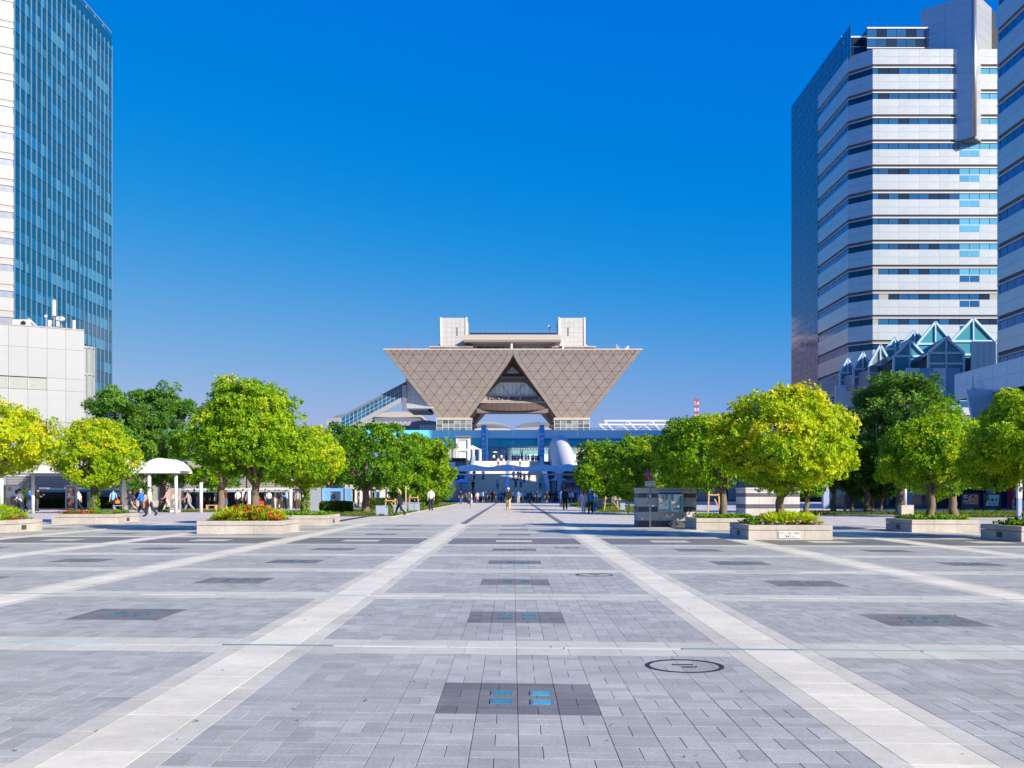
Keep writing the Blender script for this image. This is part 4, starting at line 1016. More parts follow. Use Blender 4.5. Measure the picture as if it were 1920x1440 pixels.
# rooftop: two lift cores, the middle storey with its overhanging slab
YC = 315.0
for s in (-1, 1):
    x0, x1 = sorted((PX(961 + s * 85.5, YC), PX(961 + s * 136, YC))); zt_ = PZ(596, YC)
    co = MB().box(x0, x1, YC, YC + 12, ZT + .3, zt_).build('lift_core', M_cream, bs)
    nn, mm = 5, 8; w = (x1 - x0 - 1.2) / nn; hh = (zt_ - ZT - .5) / mm
    for i in range(nn):
        for j in range(mm): MB().box(x0 + .6 + i * w + .015, x0 + .6 + (i + 1) * w - .015, YC - .12, YC - .001, ZT + .4 + j * hh + .015, ZT + .4 + (j + 1) * hh - .015).build('core_panel', M_corewhite, bs)
    for xx in (x0 + .25, x1 - .25): MB().tube([(xx, YC - .05, ZT + .3), (xx, YC - .05, zt_ + .1)], .38, 10).build('corner_pilaster', M_white, bs, smooth=True)
    MB().box(PX(961 + s * 104, YC) - .14, PX(961 + s * 104, YC) + .14, YC - .18, YC - .1, PZ(630, YC), PZ(614, YC)).build('slot_window', M_glass_navy, bs)
    xo, xi = sorted((PX(961 + s * 157, 308), PX(961 + s * 74, 308)))
    MB().box(xo, xi, 308, 330, PZ(651, 308), PZ(648.5, 308)).build('side_slab', M_cream, bs)
    for k in range(9):
        xx = xo + .5 + k * (xi - xo - 1) / 9
        MB().box(xx, xx + (xi - xo - 1) / 9 - .08, 309.5, 310, ZT + .35, PZ(651.2, 308)).build('side_window', M_glass_blue if (k < 3 or k > 6) else M_whitep, bs)
    xa = PX(961 + s * 176, 320)
    MB().prism([(PX(961 + s * 137, 320), 320, PZ(645, 320)), (xa, 320, ZT + .36), (PX(961 + s * 137, 320), 320, ZT + .36)], (0, 8, 0)).build('roof_wedge', M_silver, bs)
YS = 306.0
MB().box(PX(869, YS), PX(1052, YS), YS, YS + 26, PZ(637, YS), PZ(627.5, YS)).build('roof_fascia', M_cream, bs)
MB().hexa([(PX(869, YS), YS + .3, PZ(640.5, YS)), (PX(1052, YS), YS + .3, PZ(640.5, YS)), (PX(1050, YS), YS + 26, PZ(643, YS)), (PX(872, YS), YS + 26, PZ(643, YS)), (PX(869, YS), YS, PZ(637, YS)), (PX(1052, YS), YS, PZ(637, YS)), (PX(1052, YS), YS + 26, PZ(637, YS)), (PX(869, YS), YS + 26, PZ(637, YS))]).build('overhang', M_ledge, bs)
YG = 316.0
for k in range(20):
    x0, x1 = PX(877 + 8.4 * k, YG), PX(877 + 8.4 * (k + 1), YG)
    m_ = M_whitep if k in (0, 1, 17, 18, 19) else (M_glass_blue if k < 8 else (M_bluegrey if k < 12 else M_atrium))
    MB().box(x0 + .05, x1 - .05, YG, YG + .3, ZT + .36, PZ(642, YG)).build('storey_pane', m_, bs)
MB().box(PX(877, YG), PX(1045, YG), YG + .35, YG + 14, ZT + .36, PZ(642, YG)).build('storey_core', M_core, bs)
for px in (959.5, 1056): MB().box(PX(px, 307) - .3, PX(px, 307) + .3, 307, 307.6, ZT + .36, PZ(640, 307)).build('roof_post', M_white, bs)
for k in range(20):
    x0 = PX(881 + 8.2 * k, 310); w = 8.2 * 310 / F
    MB().hexa([(x0 + .05, 310, PZ(627, 310)), (x0 + w - .05, 310, PZ(627, 310)), (x0 + w - .05, 311.4, PZ(625.5, 310)), (x0 + .05, 311.4, PZ(625.5, 310)), (x0 + .05, 310, PZ(624.6, 310)), (x0 + w - .05, 310, PZ(624.6, 310)), (x0 + w - .05, 311.4, PZ(622.4, 310)), (x0 + .05, 311.4, PZ(622.4, 310))]).build('solar_panel', M_solar, bs)
rl = MB(); rl.beam((PX(881, 310), 310.5, PZ(621, 310)), (PX(1045, 310), 310.5, PZ(621, 310)), .12)
for k in range(21): rl.beam((PX(881 + 8.2 * k, 310), 310.5, PZ(627, 310)), (PX(881 + 8.2 * k, 310), 310.5, PZ(621, 310)), .1)
rl.build('roof_railing', M_steel, bs)
MB().tube([(PX(1030, 320), 320, PZ(627, 320)), (PX(1030, 320), 320, PZ(612, 320))], .08, 6).tube([(PX(1030, 320), 319.6, PZ(613, 320)), (PX(1030, 320), 320.2, PZ(613, 320))], [.5, .1], 10).build('dish_aerial', M_white, bs)
rl = MB(); zr0 = ZT + .35                               # thin railing round the roof edge
for k in range(32): rl.beam((-38 + k * 2.45, YT + .6, zr0), (-38 + k * 2.45, YT + .6, zr0 + .9), .05)
rl.beam((-38, YT + .6, zr0 + .9), (38, YT + .6, zr0 + .9), .05); rl.build('edge_railing', M_steel, bs)
def wing(s, m1, m2, label):                             # butterfly-like roof ornaments at the outer corners
    c = 961 + s * 206; Y = 301.0; r_ = thing('roof_ornament', label, 'roof ornament', (PX(c, Y), Y, ZT + .35), group='butterfly ornaments on the exhibition tower roof')
    X = lambda px: PX(px, Y)
    MB().prism([(X(c - 12), Y, ZT + .36), (X(c - 1), Y, ZT + .36), (X(c - 12), Y, PZ(647 if s < 0 else 643.5, Y))], (0, 1.2, 0)).build('wing', m1, r_)
    MB().prism([(X(c + 1), Y, ZT + .36), (X(c + 12), Y, ZT + .36), (X(c + 12), Y, PZ(643.5 if s < 0 else 647, Y))], (0, 1.2, 0)).build('wing', m2, r_)
    MB().prism([(X(c - 5), Y + .4, ZT + .36), (X(c + 5), Y + .4, ZT + .36), (X(c), Y + .4, PZ(653, Y))], (0, 1.2, 0)).build('wing_root', M_whitep, r_)
wing(-1, M_hall_grey, M_hall_grey, 'butterfly shaped ornament, grey with shade in its colour, left end of the tower roof')  # unlit twin of the right ornament; its shade is put into the grey
wing(1, M_whitep, M_white, 'white butterfly shaped ornament on the right end of the tower roof')
# side block and the sloping glass escalator tube on the left
sb = thing('side_block', 'pale grey panelled block hanging left of the exhibition tower', 'building block', (-31, 312, 0))
X = lambda px: PX(px, 312.0); Zp = lambda py: PZ(py, 312.0)
MB().box(X(762), -25.6, 312.15, 334, Zp(765), Zp(700)).build('inner_wall', M_core, sb)
for i in range(8):
    for j in range(7):
        zz = Zp(766) + j * 1.45
        if X(761) + i * 1.45 < -(23.6 + (zz - 25) * .785) + .5: panel(sb, 'wall_panel', M_silver, (X(761), 312, 0), 0, i * 1.45 + .015, zz + .015, 1.42, 1.42, .15)
MB().box(X(763), -26.6, 312.3, 334, Zp(768), Zp(766.1)).build('soffit', M_hall_grey, sb)
es = thing('escalator_tube', 'sloping glazed escalator tube rising to the left side of the tower', 'escalator tube', (-45, 311, 0))
a, b = Vector((PX(640, 311), 311, PZ(806, 311))), Vector((X(763), 311, PZ(741, 311)))
d = (b - a); nb = 16; up = Vector((0, 0, PZ(733, 311) - PZ(755, 311)))
for k in range(nb):
    p0, p1 = a + d * (k / nb), a + d * ((k + 1) / nb)
    for j in range(3):
        lo, hi = up * (j / 3), up * ((j + 1) / 3); g = d.normalized() * .05
        MB().prism([tuple(p0 + lo + g + up * .012), tuple(p1 + lo - g + up * .012), tuple(p1 + hi - g - up * .012), tuple(p0 + hi + g - up * .012)], (0, .12, 0)).build('tube_pane', M_glass_teal, es)
fr = MB(); fr.beam(a - up * .18, b - up * .18, .5, 1.4); fr.build('tube_girder', M_whitep, es)
MB().beam(a + up * 1.08, b + up * 1.08, .4, .7).build('tube_roof_edge', M_hall_grey, es)
MB().hexa([tuple(a - up * .1 + Vector((0, .2, 0))), tuple(b - up * .1 + Vector((0, .2, 0))), tuple(b - up * .1 + Vector((0, 4, 0))), tuple(a - up * .1 + Vector((0, 4, 0))), tuple(a + up + Vector((0, .2, 0))), tuple(b + up + Vector((0, .2, 0))), tuple(b + up + Vector((0, 4, 0))), tuple(a + up + Vector((0, 4, 0)))]).build('tube_inside', M_spandrel, es)
mb = MB()
for k in range(nb + 1): mb.beam(a + d * (k / nb) + Vector((0, -.05, 0)), a + d * (k / nb) + up + Vector((0, -.05, 0)), .07)
for j in (1, 2): mb.beam(a + up * (j / 3) + Vector((0, -.05, 0)), b + up * (j / 3) + Vector((0, -.05, 0)), .06)
mb.build('tube_frame', M_white, es)
MB().box(X(755), X(763), 310.5, 311, PZ(770, 311), PZ(722, 311)).build('tube_support', M_steel, es)

# ------------------------------------------------------------------ exhibition halls behind
def hall(name, label, px0, px1, ys, Y, dark_left=False):
    """A far hall: stacked bowed roof tiers seen from the side."""
    r_ = thing(name, label, 'hall', (PX((px0 + px1) / 2, Y), Y, 0), group='far exhibition halls with bowed roofs')
    for (a, b, y0, y1, bow, m_, nm) in ys:
        n = 14; top = []; 
        for k in range(n + 1):
            t = k / n; px = a + (b - a) * t; top.append((PX(px, Y), Y, PZ(y0 - bow * (1 - (2 * t - 1) ** 2), Y)))
        poly = top + [(PX(b, Y), Y, PZ(y1, Y)), (PX(a, Y), Y, PZ(y1, Y))]
        MB().prism(poly, (0, 30, 0)).build(nm, m_, r_); Y -= .8
    return r_
h1 = hall('exhibition_hall', 'white and grey bowed hall roofs behind the escalator tube', 610, 800,
     [(626, 740, 781, 790, 9, M_hall_grey, 'roof_tier'), (612, 700, 785, 800, 3, M_whitep, 'roof_edge'), (700, 790, 778, 782, 6, M_cream, 'roof_edge'), (702, 786, 784, 792, 2, M_hall_grey, 'roof_tier'),
      (690, 792, 792, 798, 1, M_whitep, 'roof_edge'), (640, 800, 799, 830, 0, M_glass_blue, 'glass_wall')], 400)
fr = MB()
for k in range(20): fr.beam((PX(616 + 9 * k, 396), 395, PZ(799, 396)), (PX(616 + 9 * k, 396), 395, PZ(790, 396)), .25)
fr.build('window_post', M_white, h1)
h2 = hall('exhibition_hall', 'white bowed hall roof seen through the tower legs, left one', 884, 958, [(876, 956, 799, 801, 8, M_whitep, 'roof_edge'), (876, 957, 801, 803, 6, M_hall_grey, 'roof_tier'), (870, 957, 803.5, 830, 1, M_cream, 'wall')], 440)
fr = MB()
for k in range(22): fr.beam((PX(880 + 3.4 * k, 438), 437.4, PZ(800 - 5 * (1 - ((k - 11) / 11) ** 2), 438)), (PX(880 + 3.4 * k, 438), 437.4, PZ(798.7 - 5 * (1 - ((k - 11) / 11) ** 2), 438)), .3)
fr.build('roof_vent', M_hall_grey, h2)
h3 = hall('exhibition_hall', 'slate topped bowed hall roof seen through the tower legs, right one', 963, 1040, [(966, 1060, 799, 803, 8, M_hall_grey, 'roof_tier'), (966, 1060, 803, 806, 2, M_whitep, 'roof_edge'), (966, 1060, 806.5, 830, 0, M_cream, 'wall')], 440)
h4 = hall('exhibition_hall', 'white low hall wing sloping down to the left of the tower leg', 770, 822, [(770, 822, 792, 830, 4, M_whitep, 'wall')], 380)
for k in range(6): MB().box(PX(788 + 5 * k, 378), PX(792 + 5 * k, 378), 376.5, 377, PZ(808, 378), PZ(797, 378)).build('window', M_atrium, h4)
# white roof trusses on the right
ts = thing('roof_truss', 'white triangulated roof trusses above the blue bridge, right of the tower', 'truss', (40, 260, 0))
Z0, Z1 = PZ(808, 260), PZ(789, 260)
for n_, (Y, ztp, p0) in enumerate(((260, 789, 1133), (275, 796, 1123))):
    x0 = PX(p0, Y); z1 = PZ(ztp, Y); z0 = PZ(812, Y); w = 6.1
    MB().beam((x0, Y, z1), (x0 + 75, Y, z1), .42).build('top_chord', M_white, ts)
    for k in range(13):
        MB().beam((x0 + k * w, Y, z1), (x0 + k * w + w * .5, Y, z0), .34).build('diagonal', M_white, ts)
        MB().beam((x0 + (k + 1) * w, Y, z1), (x0 + k * w + w * .5, Y, z0), .34).build('diagonal', M_bluegrey, ts)
cr = thing('tower_crane', 'red and white crane mast far away above the right trees', 'crane', (PX(1306, 900), 900, 0))
for k in range(8):
    z0_, z1_ = PZ(795 - 6 * k, 900), PZ(789 - 6 * k, 900); mb = MB()
    for sx in (-1.6, 1.6): mb.beam((PX(1306, 900) + sx, 900, z0_), (PX(1306, 900) + sx, 900, z1_), .7)
    mb.beam((PX(1306, 900) - 1.6, 900, z0_), (PX(1306, 900) + 1.6, 900, z1_), .5); mb.beam((PX(1306, 900) + 1.6, 900, z0_), (PX(1306, 900) - 1.6, 900, z1_), .5)
    mb.build('mast_section', M_red if k % 2 else M_white, cr)
MB().beam((PX(1303, 900), 900, PZ(757, 900)), (PX(1310, 900), 900, PZ(750, 900)), 1.0).build('jib', M_red, cr)
# ================================================================== deck, stairs, bridge, canopy
def stair_z(Y):
    if Y < 150: return 0.0
    if Y < 172.4: return min(4.4, 0.157 * (math.floor((Y - 150) / .8) + 1))
    if Y < 180: return 4.4
    if Y < 196.4: return min(7.6, 4.4 + .156 * (math.floor((Y - 180) / .8) + 1))
    return 7.6
deck = MB().box(-90, 90, 197.5, 470, -.05, 7.6).build('deck', M_cream, None); tag(deck, kind='structure')
st = thing('grand_staircase', 'wide stone staircase climbing to the deck under the blue bridge', 'stairs', (-1.2, 150, 0))
SX0, SX1 = -7.4, 5.2
def flight(y0, n, z0, rise, depth, nm):
    V = []; Q = []
    for k in range(n):
        y = y0 + k * depth; z = z0 + k * rise
        for xa, xb in ((SX0, -1.25), (-.65, SX1)):
            b = len(V); V += [(xa, y, z - .02), (xb, y, z - .02), (xb, y, z + rise), (xa, y, z + rise), (xb, y + depth + .03, z + rise), (xa, y + depth + .03, z + rise)]
            Q += [(b, b + 1, b + 2, b + 3), (b + 3, b + 2, b + 4, b + 5)]
    V = np.array(V); V[:, 1] -= 150; tone = np.repeat(rng.uniform(0, 1, len(V) // 6), 6)
    o = bpy.data.objects.new(nm, arrays_mesh(nm, V, np.array(Q), M_stair, tone)); COL.objects.link(o); o.parent = st; o.location = (1.2, 0, 0); o['kind'] = 'stuff'
flight(150, 28, 0, .1571, .8, 'flight'); flight(180, 21, 4.4, .1524, .8, 'flight')
MB().box(SX0, SX1, 172.4, 180.05, 4.2, 4.4).build('landing', M_cream, st)
nose = MB()
for k in range(28):
    y, z = 150 + .8 * k, .1571 * (k + 1); nose.box(SX0, -1.25, y - .012, y + .05, z - .03, z + .004); nose.box(-.65, SX1, y - .012, y + .05, z - .03, z + .004)
q = nose.build('step_nosing', M_side, st); q['kind'] = 'stuff'
def ramp(x0, x1, y0, z0, y1, z1, h): return [(x0, y0, z0), (x1, y0, z0), (x1, y1, z1), (x0, y1, z1), (x0, y0, z0 + h), (x1, y0, z0 + h), (x1, y1, z1 + h), (x0, y1, z1 + h)]
MB().hexa(ramp(-1.25, -.65, 150, -.3, 172.4, 4.1, .45)).hexa(ramp(-1.25, -.65, 180, 4.1, 196.8, 7.3, .45)).build('centre_ramp', M_railglass, st)
for x0, x1 in ((-7.9, -7.4), (5.2, 5.7)):
    MB().hexa(ramp(x0, x1, 149.6, -.3, 172.4, 4.1, 1.4)).box(x0, x1, 172.4, 180, 4.1, 5.5).hexa(ramp(x0, x1, 180, 4.1, 197, 7.3, 1.4)).build('side_parapet', M_railglass, st)
MB().hexa(ramp(-7.95, -7.35, 149.6, 1.1, 172.4, 5.5, .12)).hexa(ramp(5.15, 5.75, 149.6, 1.1, 172.4, 5.5, .12)).build('handrail', M_steel, st)
# flank walls beside the stairs
fl = thing('flank_wall', 'blue glazed side building left of the staircase', 'building', (-13, 158, 0))
MB().box(-30, -8.2, 172.3, 196, 0, 7.4).build('inner_wall', M_core, fl)
for k in range(14): panel(fl, 'glass_panel', M_glass_teal if k % 3 else M_atrium, (-30, 172, 0), 0, k * 1.55 + .05, .1, 1.45, 6.6, .12)
fr_ = thing('flank_wall', 'pale glazed side building right of the staircase', 'building', (20, 172, 0))
MB().box(13, 47, 172.3, 197, 0, 7.4).build('inner_wall', M_core, fr_)
for k in range(20): panel(fr_, 'glass_panel', M_glass_teal if k % 4 == 1 else M_curtain, (13, 172, 0), 0, k * 1.7 + .05, .1, 1.6, 7.0, .12)
MB().box(12.9, 47, 171.6, 172, 7.0, 8.2).build('parapet', M_cream, fr_)
YB, YP = 217.0, 215.0
# blue bridge
br_ = thing('elevated_bridge', 'long sky blue girder bridge crossing in front of the exhibition tower', 'bridge', (0, YB, 0))
for k in range(12):
    x0 = -84 + k * 14.0
    MB().box(x0 + .02, x0 + 13.98, YB, YB + .4, PZ(821.5, YB), PZ(806.5, YB)).build('upper_fascia', M_bridge_hi, br_)
    MB().hexa([(x0 + .02, YB + 1.4, PZ(836.5, YB)), (x0 + 13.98, YB + 1.4, PZ(836.5, YB)), (x0 + 13.98, YB + 9.4, PZ(836.5, YB)), (x0 + .02, YB + 9.4, PZ(836.5, YB)), (x0 + .02, YB + .8, PZ(822, YB)), (x0 + 13.98, YB + .8, PZ(822, YB)), (x0 + 13.98, YB + 9.8, PZ(822, YB)), (x0 + .02, YB + 9.8, PZ(822, YB))]).build('box_girder', M_bridge, br_)
MB().box(-84, 84, YB - .1, YB + 10, PZ(822.6, YB), PZ(821.6, YB)).build('deck_edge', M_column, br_)
MB().box(-84, 84, YB + .45, YB + 9.4, PZ(821.5, YB), PZ(819, YB)).build('bridge_deck', M_roofgrey, br_)
rl = MB(); z0, z1 = PZ(806.5, YB), PZ(803, YB)
for k in range(66): rl.beam((14 + k * 1.0, YB + .3, z0), (14 + k * 1.0, YB + .3, z1), .05)
rl.beam((14, YB + .3, z1), (84, YB + .3, z1), .06); rl.beam((14, YB + .3, (z0 + z1) / 2), (84, YB + .3, (z0 + z1) / 2), .04); rl.build('railing', M_lightblue, br_)
for n_, (px, lab, sx) in enumerate(((907, 'royal blue bridge pylon left of the stair top', 1), (1016, 'royal blue bridge pylon right of the stair top', -1))):
    r_ = thing('bridge_pylon', lab, 'pylon', (PX(px, YP), YP, 7.6), group='blue pylons holding the bridge')
    x = PX(px, YP)
    MB().box(x - .52, x + .52, YP - .45, YP + .45, 7.6, PZ(797, YP)).build('shaft', M_column, r_)
    MB().box(x + sx * .53 - (.35 if sx < 0 else 0), x + sx * .53 + (.35 if sx > 0 else 0), YP - .4, YP + .4, 7.6, PZ(804, YP)).build('side_fin', M_bridge_hi, r_)
    for k in range(6): MB().box(x - .3, x + .3, YP - .49, YP - .451, 8.6 + k * 1.05, 8.9 + k * 1.05).build('bolt_plate', M_bridge_hi, r_)
# entrance front under the bridge
en = thing('entrance_front', 'glazed entrance front with white transom windows under the bridge', 'entrance', (-.5, 262, 7.6))
Ye = 262.0; x0, x1 = PX(880, Ye), PX(1080, Ye)
MB().box(x0, x1, Ye + .3, Ye + 2, 7.6, PZ(832, Ye)).build('inner_wall', M_core, en)
n = 40; w = (x1 - x0) / n
for k in range(n):
    panel(en, 'transom_window', M_curtain if k % 2 else M_bluegrey, (x0, Ye, 0), 0, k * w + .06, PZ(843.5, Ye), w - .12, PZ(838, Ye) - PZ(843.5, Ye), .1)
for k in range(20):
    panel(en, 'green_fascia', M_fascia, (x0, Ye, 0), 0, k * 2 * w + .02, PZ(851, Ye), 2 * w - .04, PZ(844, Ye) - PZ(851, Ye), .15)
    panel(en, 'entrance_pane', M_atrium if k > 10 else M_bluegrey, (x0, Ye, 0), 0, k * 2 * w + .03, 7.6, 2 * w - .06, PZ(851.4, Ye) - 7.6, .1)
for px in (944, 978):
    mb = MB(); mb.beam((PX(px, 240), 240, 7.6), (PX(px, 240), 240, PZ(853, 240)), .35)
    for s in (-1, 1): mb.beam((PX(px, 240), 240, PZ(853, 240)), (PX(px + 3 * s, 240), 240, PZ(842, 240)), .25)
    tag(mb.build('forked_column', M_white, None), f'white forked column under the bridge, {"left" if px < 960 else "right"} of the two', 'column', 'white forked columns under the bridge')
# glass lift and small tent left of the stair top
lf_ = thing('glass_lift', 'white framed glass lift tower beside the stair top', 'lift', (PX(868, 194), 194, 0))
x0, x1 = PX(857.5, 194), PX(879, 194); zt_ = PZ(820.5, 194)
fr2 = MB()
for x in (x0, x1): fr2.beam((x, 194, 0), (x, 194, zt_), .5); fr2.beam((x, 196.4, 0), (x, 196.4, zt_), .5)
for z in (zt_ - .2, PZ(844, 194), PZ(866, 194)): fr2.box(x0, x1, 193.8, 194.2, z - .2, z + .2)
fr2.build('frame', M_white, lf_)
for k, (ya, yb) in enumerate(((843, 822), (865, 845), (900, 867))):
    for j in range(2): MB().box(x0 + .3 + j * (x1 - x0 - .6) / 2 + .03, x0 + .3 + (j + 1) * (x1 - x0 - .6) / 2 - .03, 194.05, 194.15, PZ(ya, 194), PZ(yb, 194)).build('glass_panel', M_atrium, lf_)
MB().box(x0 - .4, x1 + .4, 193.5, 197, zt_, zt_ + .35).build('lift_roof', M_hall_grey, lf_)
MB().box(x0 + .6, x1 - .6, 195, 196.2, 0, zt_ - .5).build('lift_car_shaft', M_curtain, lf_)
tn = thing('tent_canopy', 'small white peaked tent canopy between the lift and the left pylon', 'canopy', (PX(891, 199), 199, 7.6))
xa, xb, zc, ze_ = PX(878, 199), PX(902.5, 199), PZ(833.5, 199), PZ(842.5, 199); xm = PX(884, 199)
pk = (xm, 200.5, zc)
mb = MB()
cs = [(xa, 199, ze_), (xb, 199, ze_), (xb, 202.2, ze_), (xa, 202.2, ze_)]
for k in range(4): mb.face([cs[k], cs[(k + 1) % 4], pk])
mb.build('tent_roof', M_membrane, tn)
for x in (PX(887, 199), PX(900, 199)): MB().tube([(x, 199.2, 7.6), (x, 199.2, ze_)], .3, 8).build('tent_post', M_white, tn)
# white vaulted escalator cover on the right
vc = thing('vaulted_escalator_cover', 'white arched membrane cover sloping down the right of the stairs', 'escalator cover', (9.5, 176, 0))
nseg, na = 10, 14
for k in range(nseg):
    V = []; F_ = []
    for e in (0, 1):
        t = (k + e * 1.0) / nseg; Y = 199 - 43 * t; cxv = PX(1047, 199) + .3 - .25 * t; zb = 9.2 - 7.7 * t; hw = 2.15; zr_ = PZ(816.5, 199) - 7.7 * t - zb
        for j in range(na + 1):
            a_ = math.pi * j / na; V.append((cxv + hw * math.cos(a_), Y, zb + zr_ * math.sin(a_) ** .8))
    for j in range(na): F_.append((j, j + 1, na + 2 + j, na + 1 + j))
    mb = MB(); mb.v = V; mb.f = F_; mb.m = [0] * len(F_); mb.build('vault_sheet', M_membrane, vc, smooth=True)
mb = MB()
for k in (0, nseg):
    t = k / nseg; Y = 199 - 43 * t; cxv = PX(1047, 199) + .3 - .25 * t; zb = 9.2 - 7.7 * t; hw = 2.2; zr_ = PZ(816.5, 199) + .05 - 7.7 * t - zb
    mb.tube([(cxv + hw * math.cos(math.pi * j / na), Y, zb + zr_ * math.sin(math.pi * j / na) ** .8) for j in range(na + 1)], .05, 5)
mb.build('rib', M_white, vc)
for s in (-1, 1): MB().hexa(ramp(PX(1047, 199) + .2 + s * 2.15 - .1, PX(1047, 199) + .2 + s * 2.15 + .1, 162, 0.2, 199, 7.4, 2.6)).build('side_glazing', M_railglass, vc)
# white wavy canopy, blue shade put into its colour, across the foot of the stairs
cn = thing('wavy_canopy', 'wavy roofed canopy with blue shade in its colour, crossing at the stair foot', 'canopy', (0, 147, 0))
Yc0, Yc1 = 147.0, 150.6; wl_ = 5.38; xs0 = PX(882, 147) - wl_ * 1.5
def wave(x): return PZ(873.2, 147) + .19 * math.cos(2 * math.pi * (x - PX(882, 147)) / wl_)
for k in range(30):
    xa = xs0 + k * wl_ / 6; 
    if xa > 19: break
    mb = MB(); xb = xa + wl_ / 6 - .015; zb = PZ(883.6, 147)
    mb.hexa([(xa, Yc0, zb), (xb, Yc0, zb), (xb, Yc1, zb + .1), (xa, Yc1, zb + .1), (xa, Yc0, wave(xa)), (xb, Yc0, wave(xb)), (xb, Yc1, wave(xb)), (xa, Yc1, wave(xa))]); mb.build('roof_sheet', M_canopy, cn)
MB().box(xs0, 19, Yc0 + .2, Yc0 + .5, PZ(891, 147), PZ(888, 147)).build('beam', M_bluegrey, cn)
for px in (852, 1050, 1090, 1140): MB().tube([(PX(px, 147.3), 147.4, 0), (PX(px, 147.3), 147.4, PZ(888, 147))], .42 if px == 1050 else .3, 10).build('post', M_bluegrey, cn, smooth=True)
# kiosks at the foot of the stairs
def kiosk(px0, px1, Y, yt, ye, m_roof, label, awn=None):
    r_ = thing('kiosk', label, 'kiosk', (PX((px0 + px1) / 2, Y), Y, 0), group='small kiosks at the foot of the stairs')
    xa, xb = PX(px0, Y), PX(px1, Y); ze_, zp = PZ(ye, Y), PZ(yt, Y); xm, ym = (xa + xb) / 2, Y + 2.0
    cs = [(xa - .3, Y - .3, ze_), (xb + .3, Y - .3, ze_), (xb + .3, Y + 4.3, ze_), (xa - .3, Y + 4.3, ze_)]; mb = MB()
    for k in range(4): mb.face([cs[k], cs[(k + 1) % 4], (xm, ym, zp)])
    mb.build('peaked_roof', m_roof, r_); MB().box(xa + .2, xb - .2, Y + .25, Y + 4, 0, ze_ - .02).build('inner_wall', M_glass_navy, r_)
    n = max(2, round((xb - xa) / .9)); w = (xb - xa) / n
    for k in range(n): panel(r_, 'glass_panel', M_lightblue if k % 2 else M_bluegrey, (xa, Y, 0), 0, k * w + .05, .05, w - .1, ze_ - .1, .08)
    if awn: MB().hexa([(xa, Y - 1.0, ze_ - .7), (xb, Y - 1.0, ze_ - .7), (xb, Y - .05, ze_ - .5), (xa, Y - .05, ze_ - .5), (xa, Y - 1.0, ze_ - .62), (xb, Y - 1.0, ze_ - .62), (xb, Y - .05, ze_ - .1), (xa, Y - .05, ze_ - .1)]).build('awning', awn, r_)
    return r_
kiosk(852, 877, 152, 897, 904.5, M_canopy, 'glass kiosk with blue peaked roof at the left foot of the stairs')
kiosk(1034, 1062, 153, 892, 901, M_membrane, 'kiosk with white peaked roof at the right foot of the stairs')
kiosk(1060, 1100, 146, 893, 905, M_hall_grey, 'kiosk with dark awning right of the canopy post', M_awning_r)
# grass verges along the promenade
def lawn(x0, x1, y0, y1, label, seed, n=2600):
    r = np.random.default_rng(seed); x, y = r.uniform(x0, x1, n), r.uniform(y0, y1, n)
    v, q, t = rosettes(np.stack([x, y, 0 * x], 1), np.stack([0 * x, 0 * x, 0 * x + 1], 1), r.uniform(.2, .9, n), .16, .05, 5, r, (.6, 1.4))
    o = bpy.data.objects.new('grass', arrays_mesh('grass', v, q, M_grass, t)); COL.objects.link(o); tag(o, label, 'grass', kind='stuff')
    s_ = MB().box(x0, x1, y0, y1, -.012, .012).build('lawn_soil', mat('lawn_ground_' + str(seed), (0.10, 0.13, 0.03, 1), 0.9, vary=0.3, scale=2), None); tag(s_, kind='structure')
lawn(-12.5, -7.0, 60, 130, 'strip of mown grass along the left side of the promenade', 71)
lawn(6.2, 12.0, 71.5, 125, 'strip of mown grass along the right side of the promenade', 72)
lawn(-26.0, -20.2, 73, 76, 'grass strip beneath the tree in front of the shelter', 73, 700)
lawn(-11.2, -9.4, 66.3, 67.6, 'small grass patch round the tree by the hedge', 74, 300)
lawn(16, 36, 64, 72, 'shaded grass under the dark trees on the right', 75, 2600)
lawn(24.0, 29.5, 57, 59.5, 'small grass island round the leaning trunk on the right', 76, 500)
kb = MB()
for x, y0, y1 in ((-7.0, 58, 146), (6.2, 71.3, 125)): kb.box(x - .08, x + .08, y0, y1, -.01, .03)
tag(kb.build('kerb', M_side, None), kind='structure')
# ================================================================== trees
GP = 'planter trees on the plaza'
near = dict(ros=8000, L=.105, Wd=.054, k=6, clump=.28, group=GP)
tree(478, 35.6, 360, 588, 705, 908, M_leafY, 'large dome tree in the planter with red flowers', 101, tr=.17, **{**near, 'ros': 10500}, tone0=.40)
tree(573, 44.2, 468, 655, 800, 915, M_leafY, 'yellowing round tree with ivy on its trunk, behind the large dome tree', 102, tr=.14, tone0=.58, ivy=True, **near)
tree(178, 46.8, 100, 262, 782, 915, M_leafY, 'rounded tree with ivy trunk left of the walking men', 103, tr=.14, tone0=.60, ivy=True, **near)
tree(-35, 36.2, -185, 116, 742, 900, M_leafY, 'yellow green tree cut off by the left edge', 104, tr=.16, tone0=.68, **{**near, 'ros': 9500})
tree(1464, 31.0, 1340, 1602, 718, 928, M_leafY, 'bright yellow green dome tree in the planter with the notice plate', 105, tr=.16, tone0=.66, **{**near, 'ros': 10500})
tree(1355, 39.2, 1228, 1440, 775, 915, M_leafY, 'green tree rising behind the map wall', 106, tr=.17, tone0=.46, **near)
tree(1745, 36.8, 1645, 1832, 783, 914, M_leafY, 'flat domed tree in the plain planter right of centre', 107, tr=.17, tone0=.48, **near)
tree(1957, 29.9, 1815, 2095, 733, 918, M_leafY, 'yellow green tree cut off by the right edge', 108, tr=.16, tone0=.54, **{**near, 'ros': 10500})
mid = dict(ros=2600, L=.2, Wd=.095, k=6, clump=.42)
GR = 'trees beside the promenade'
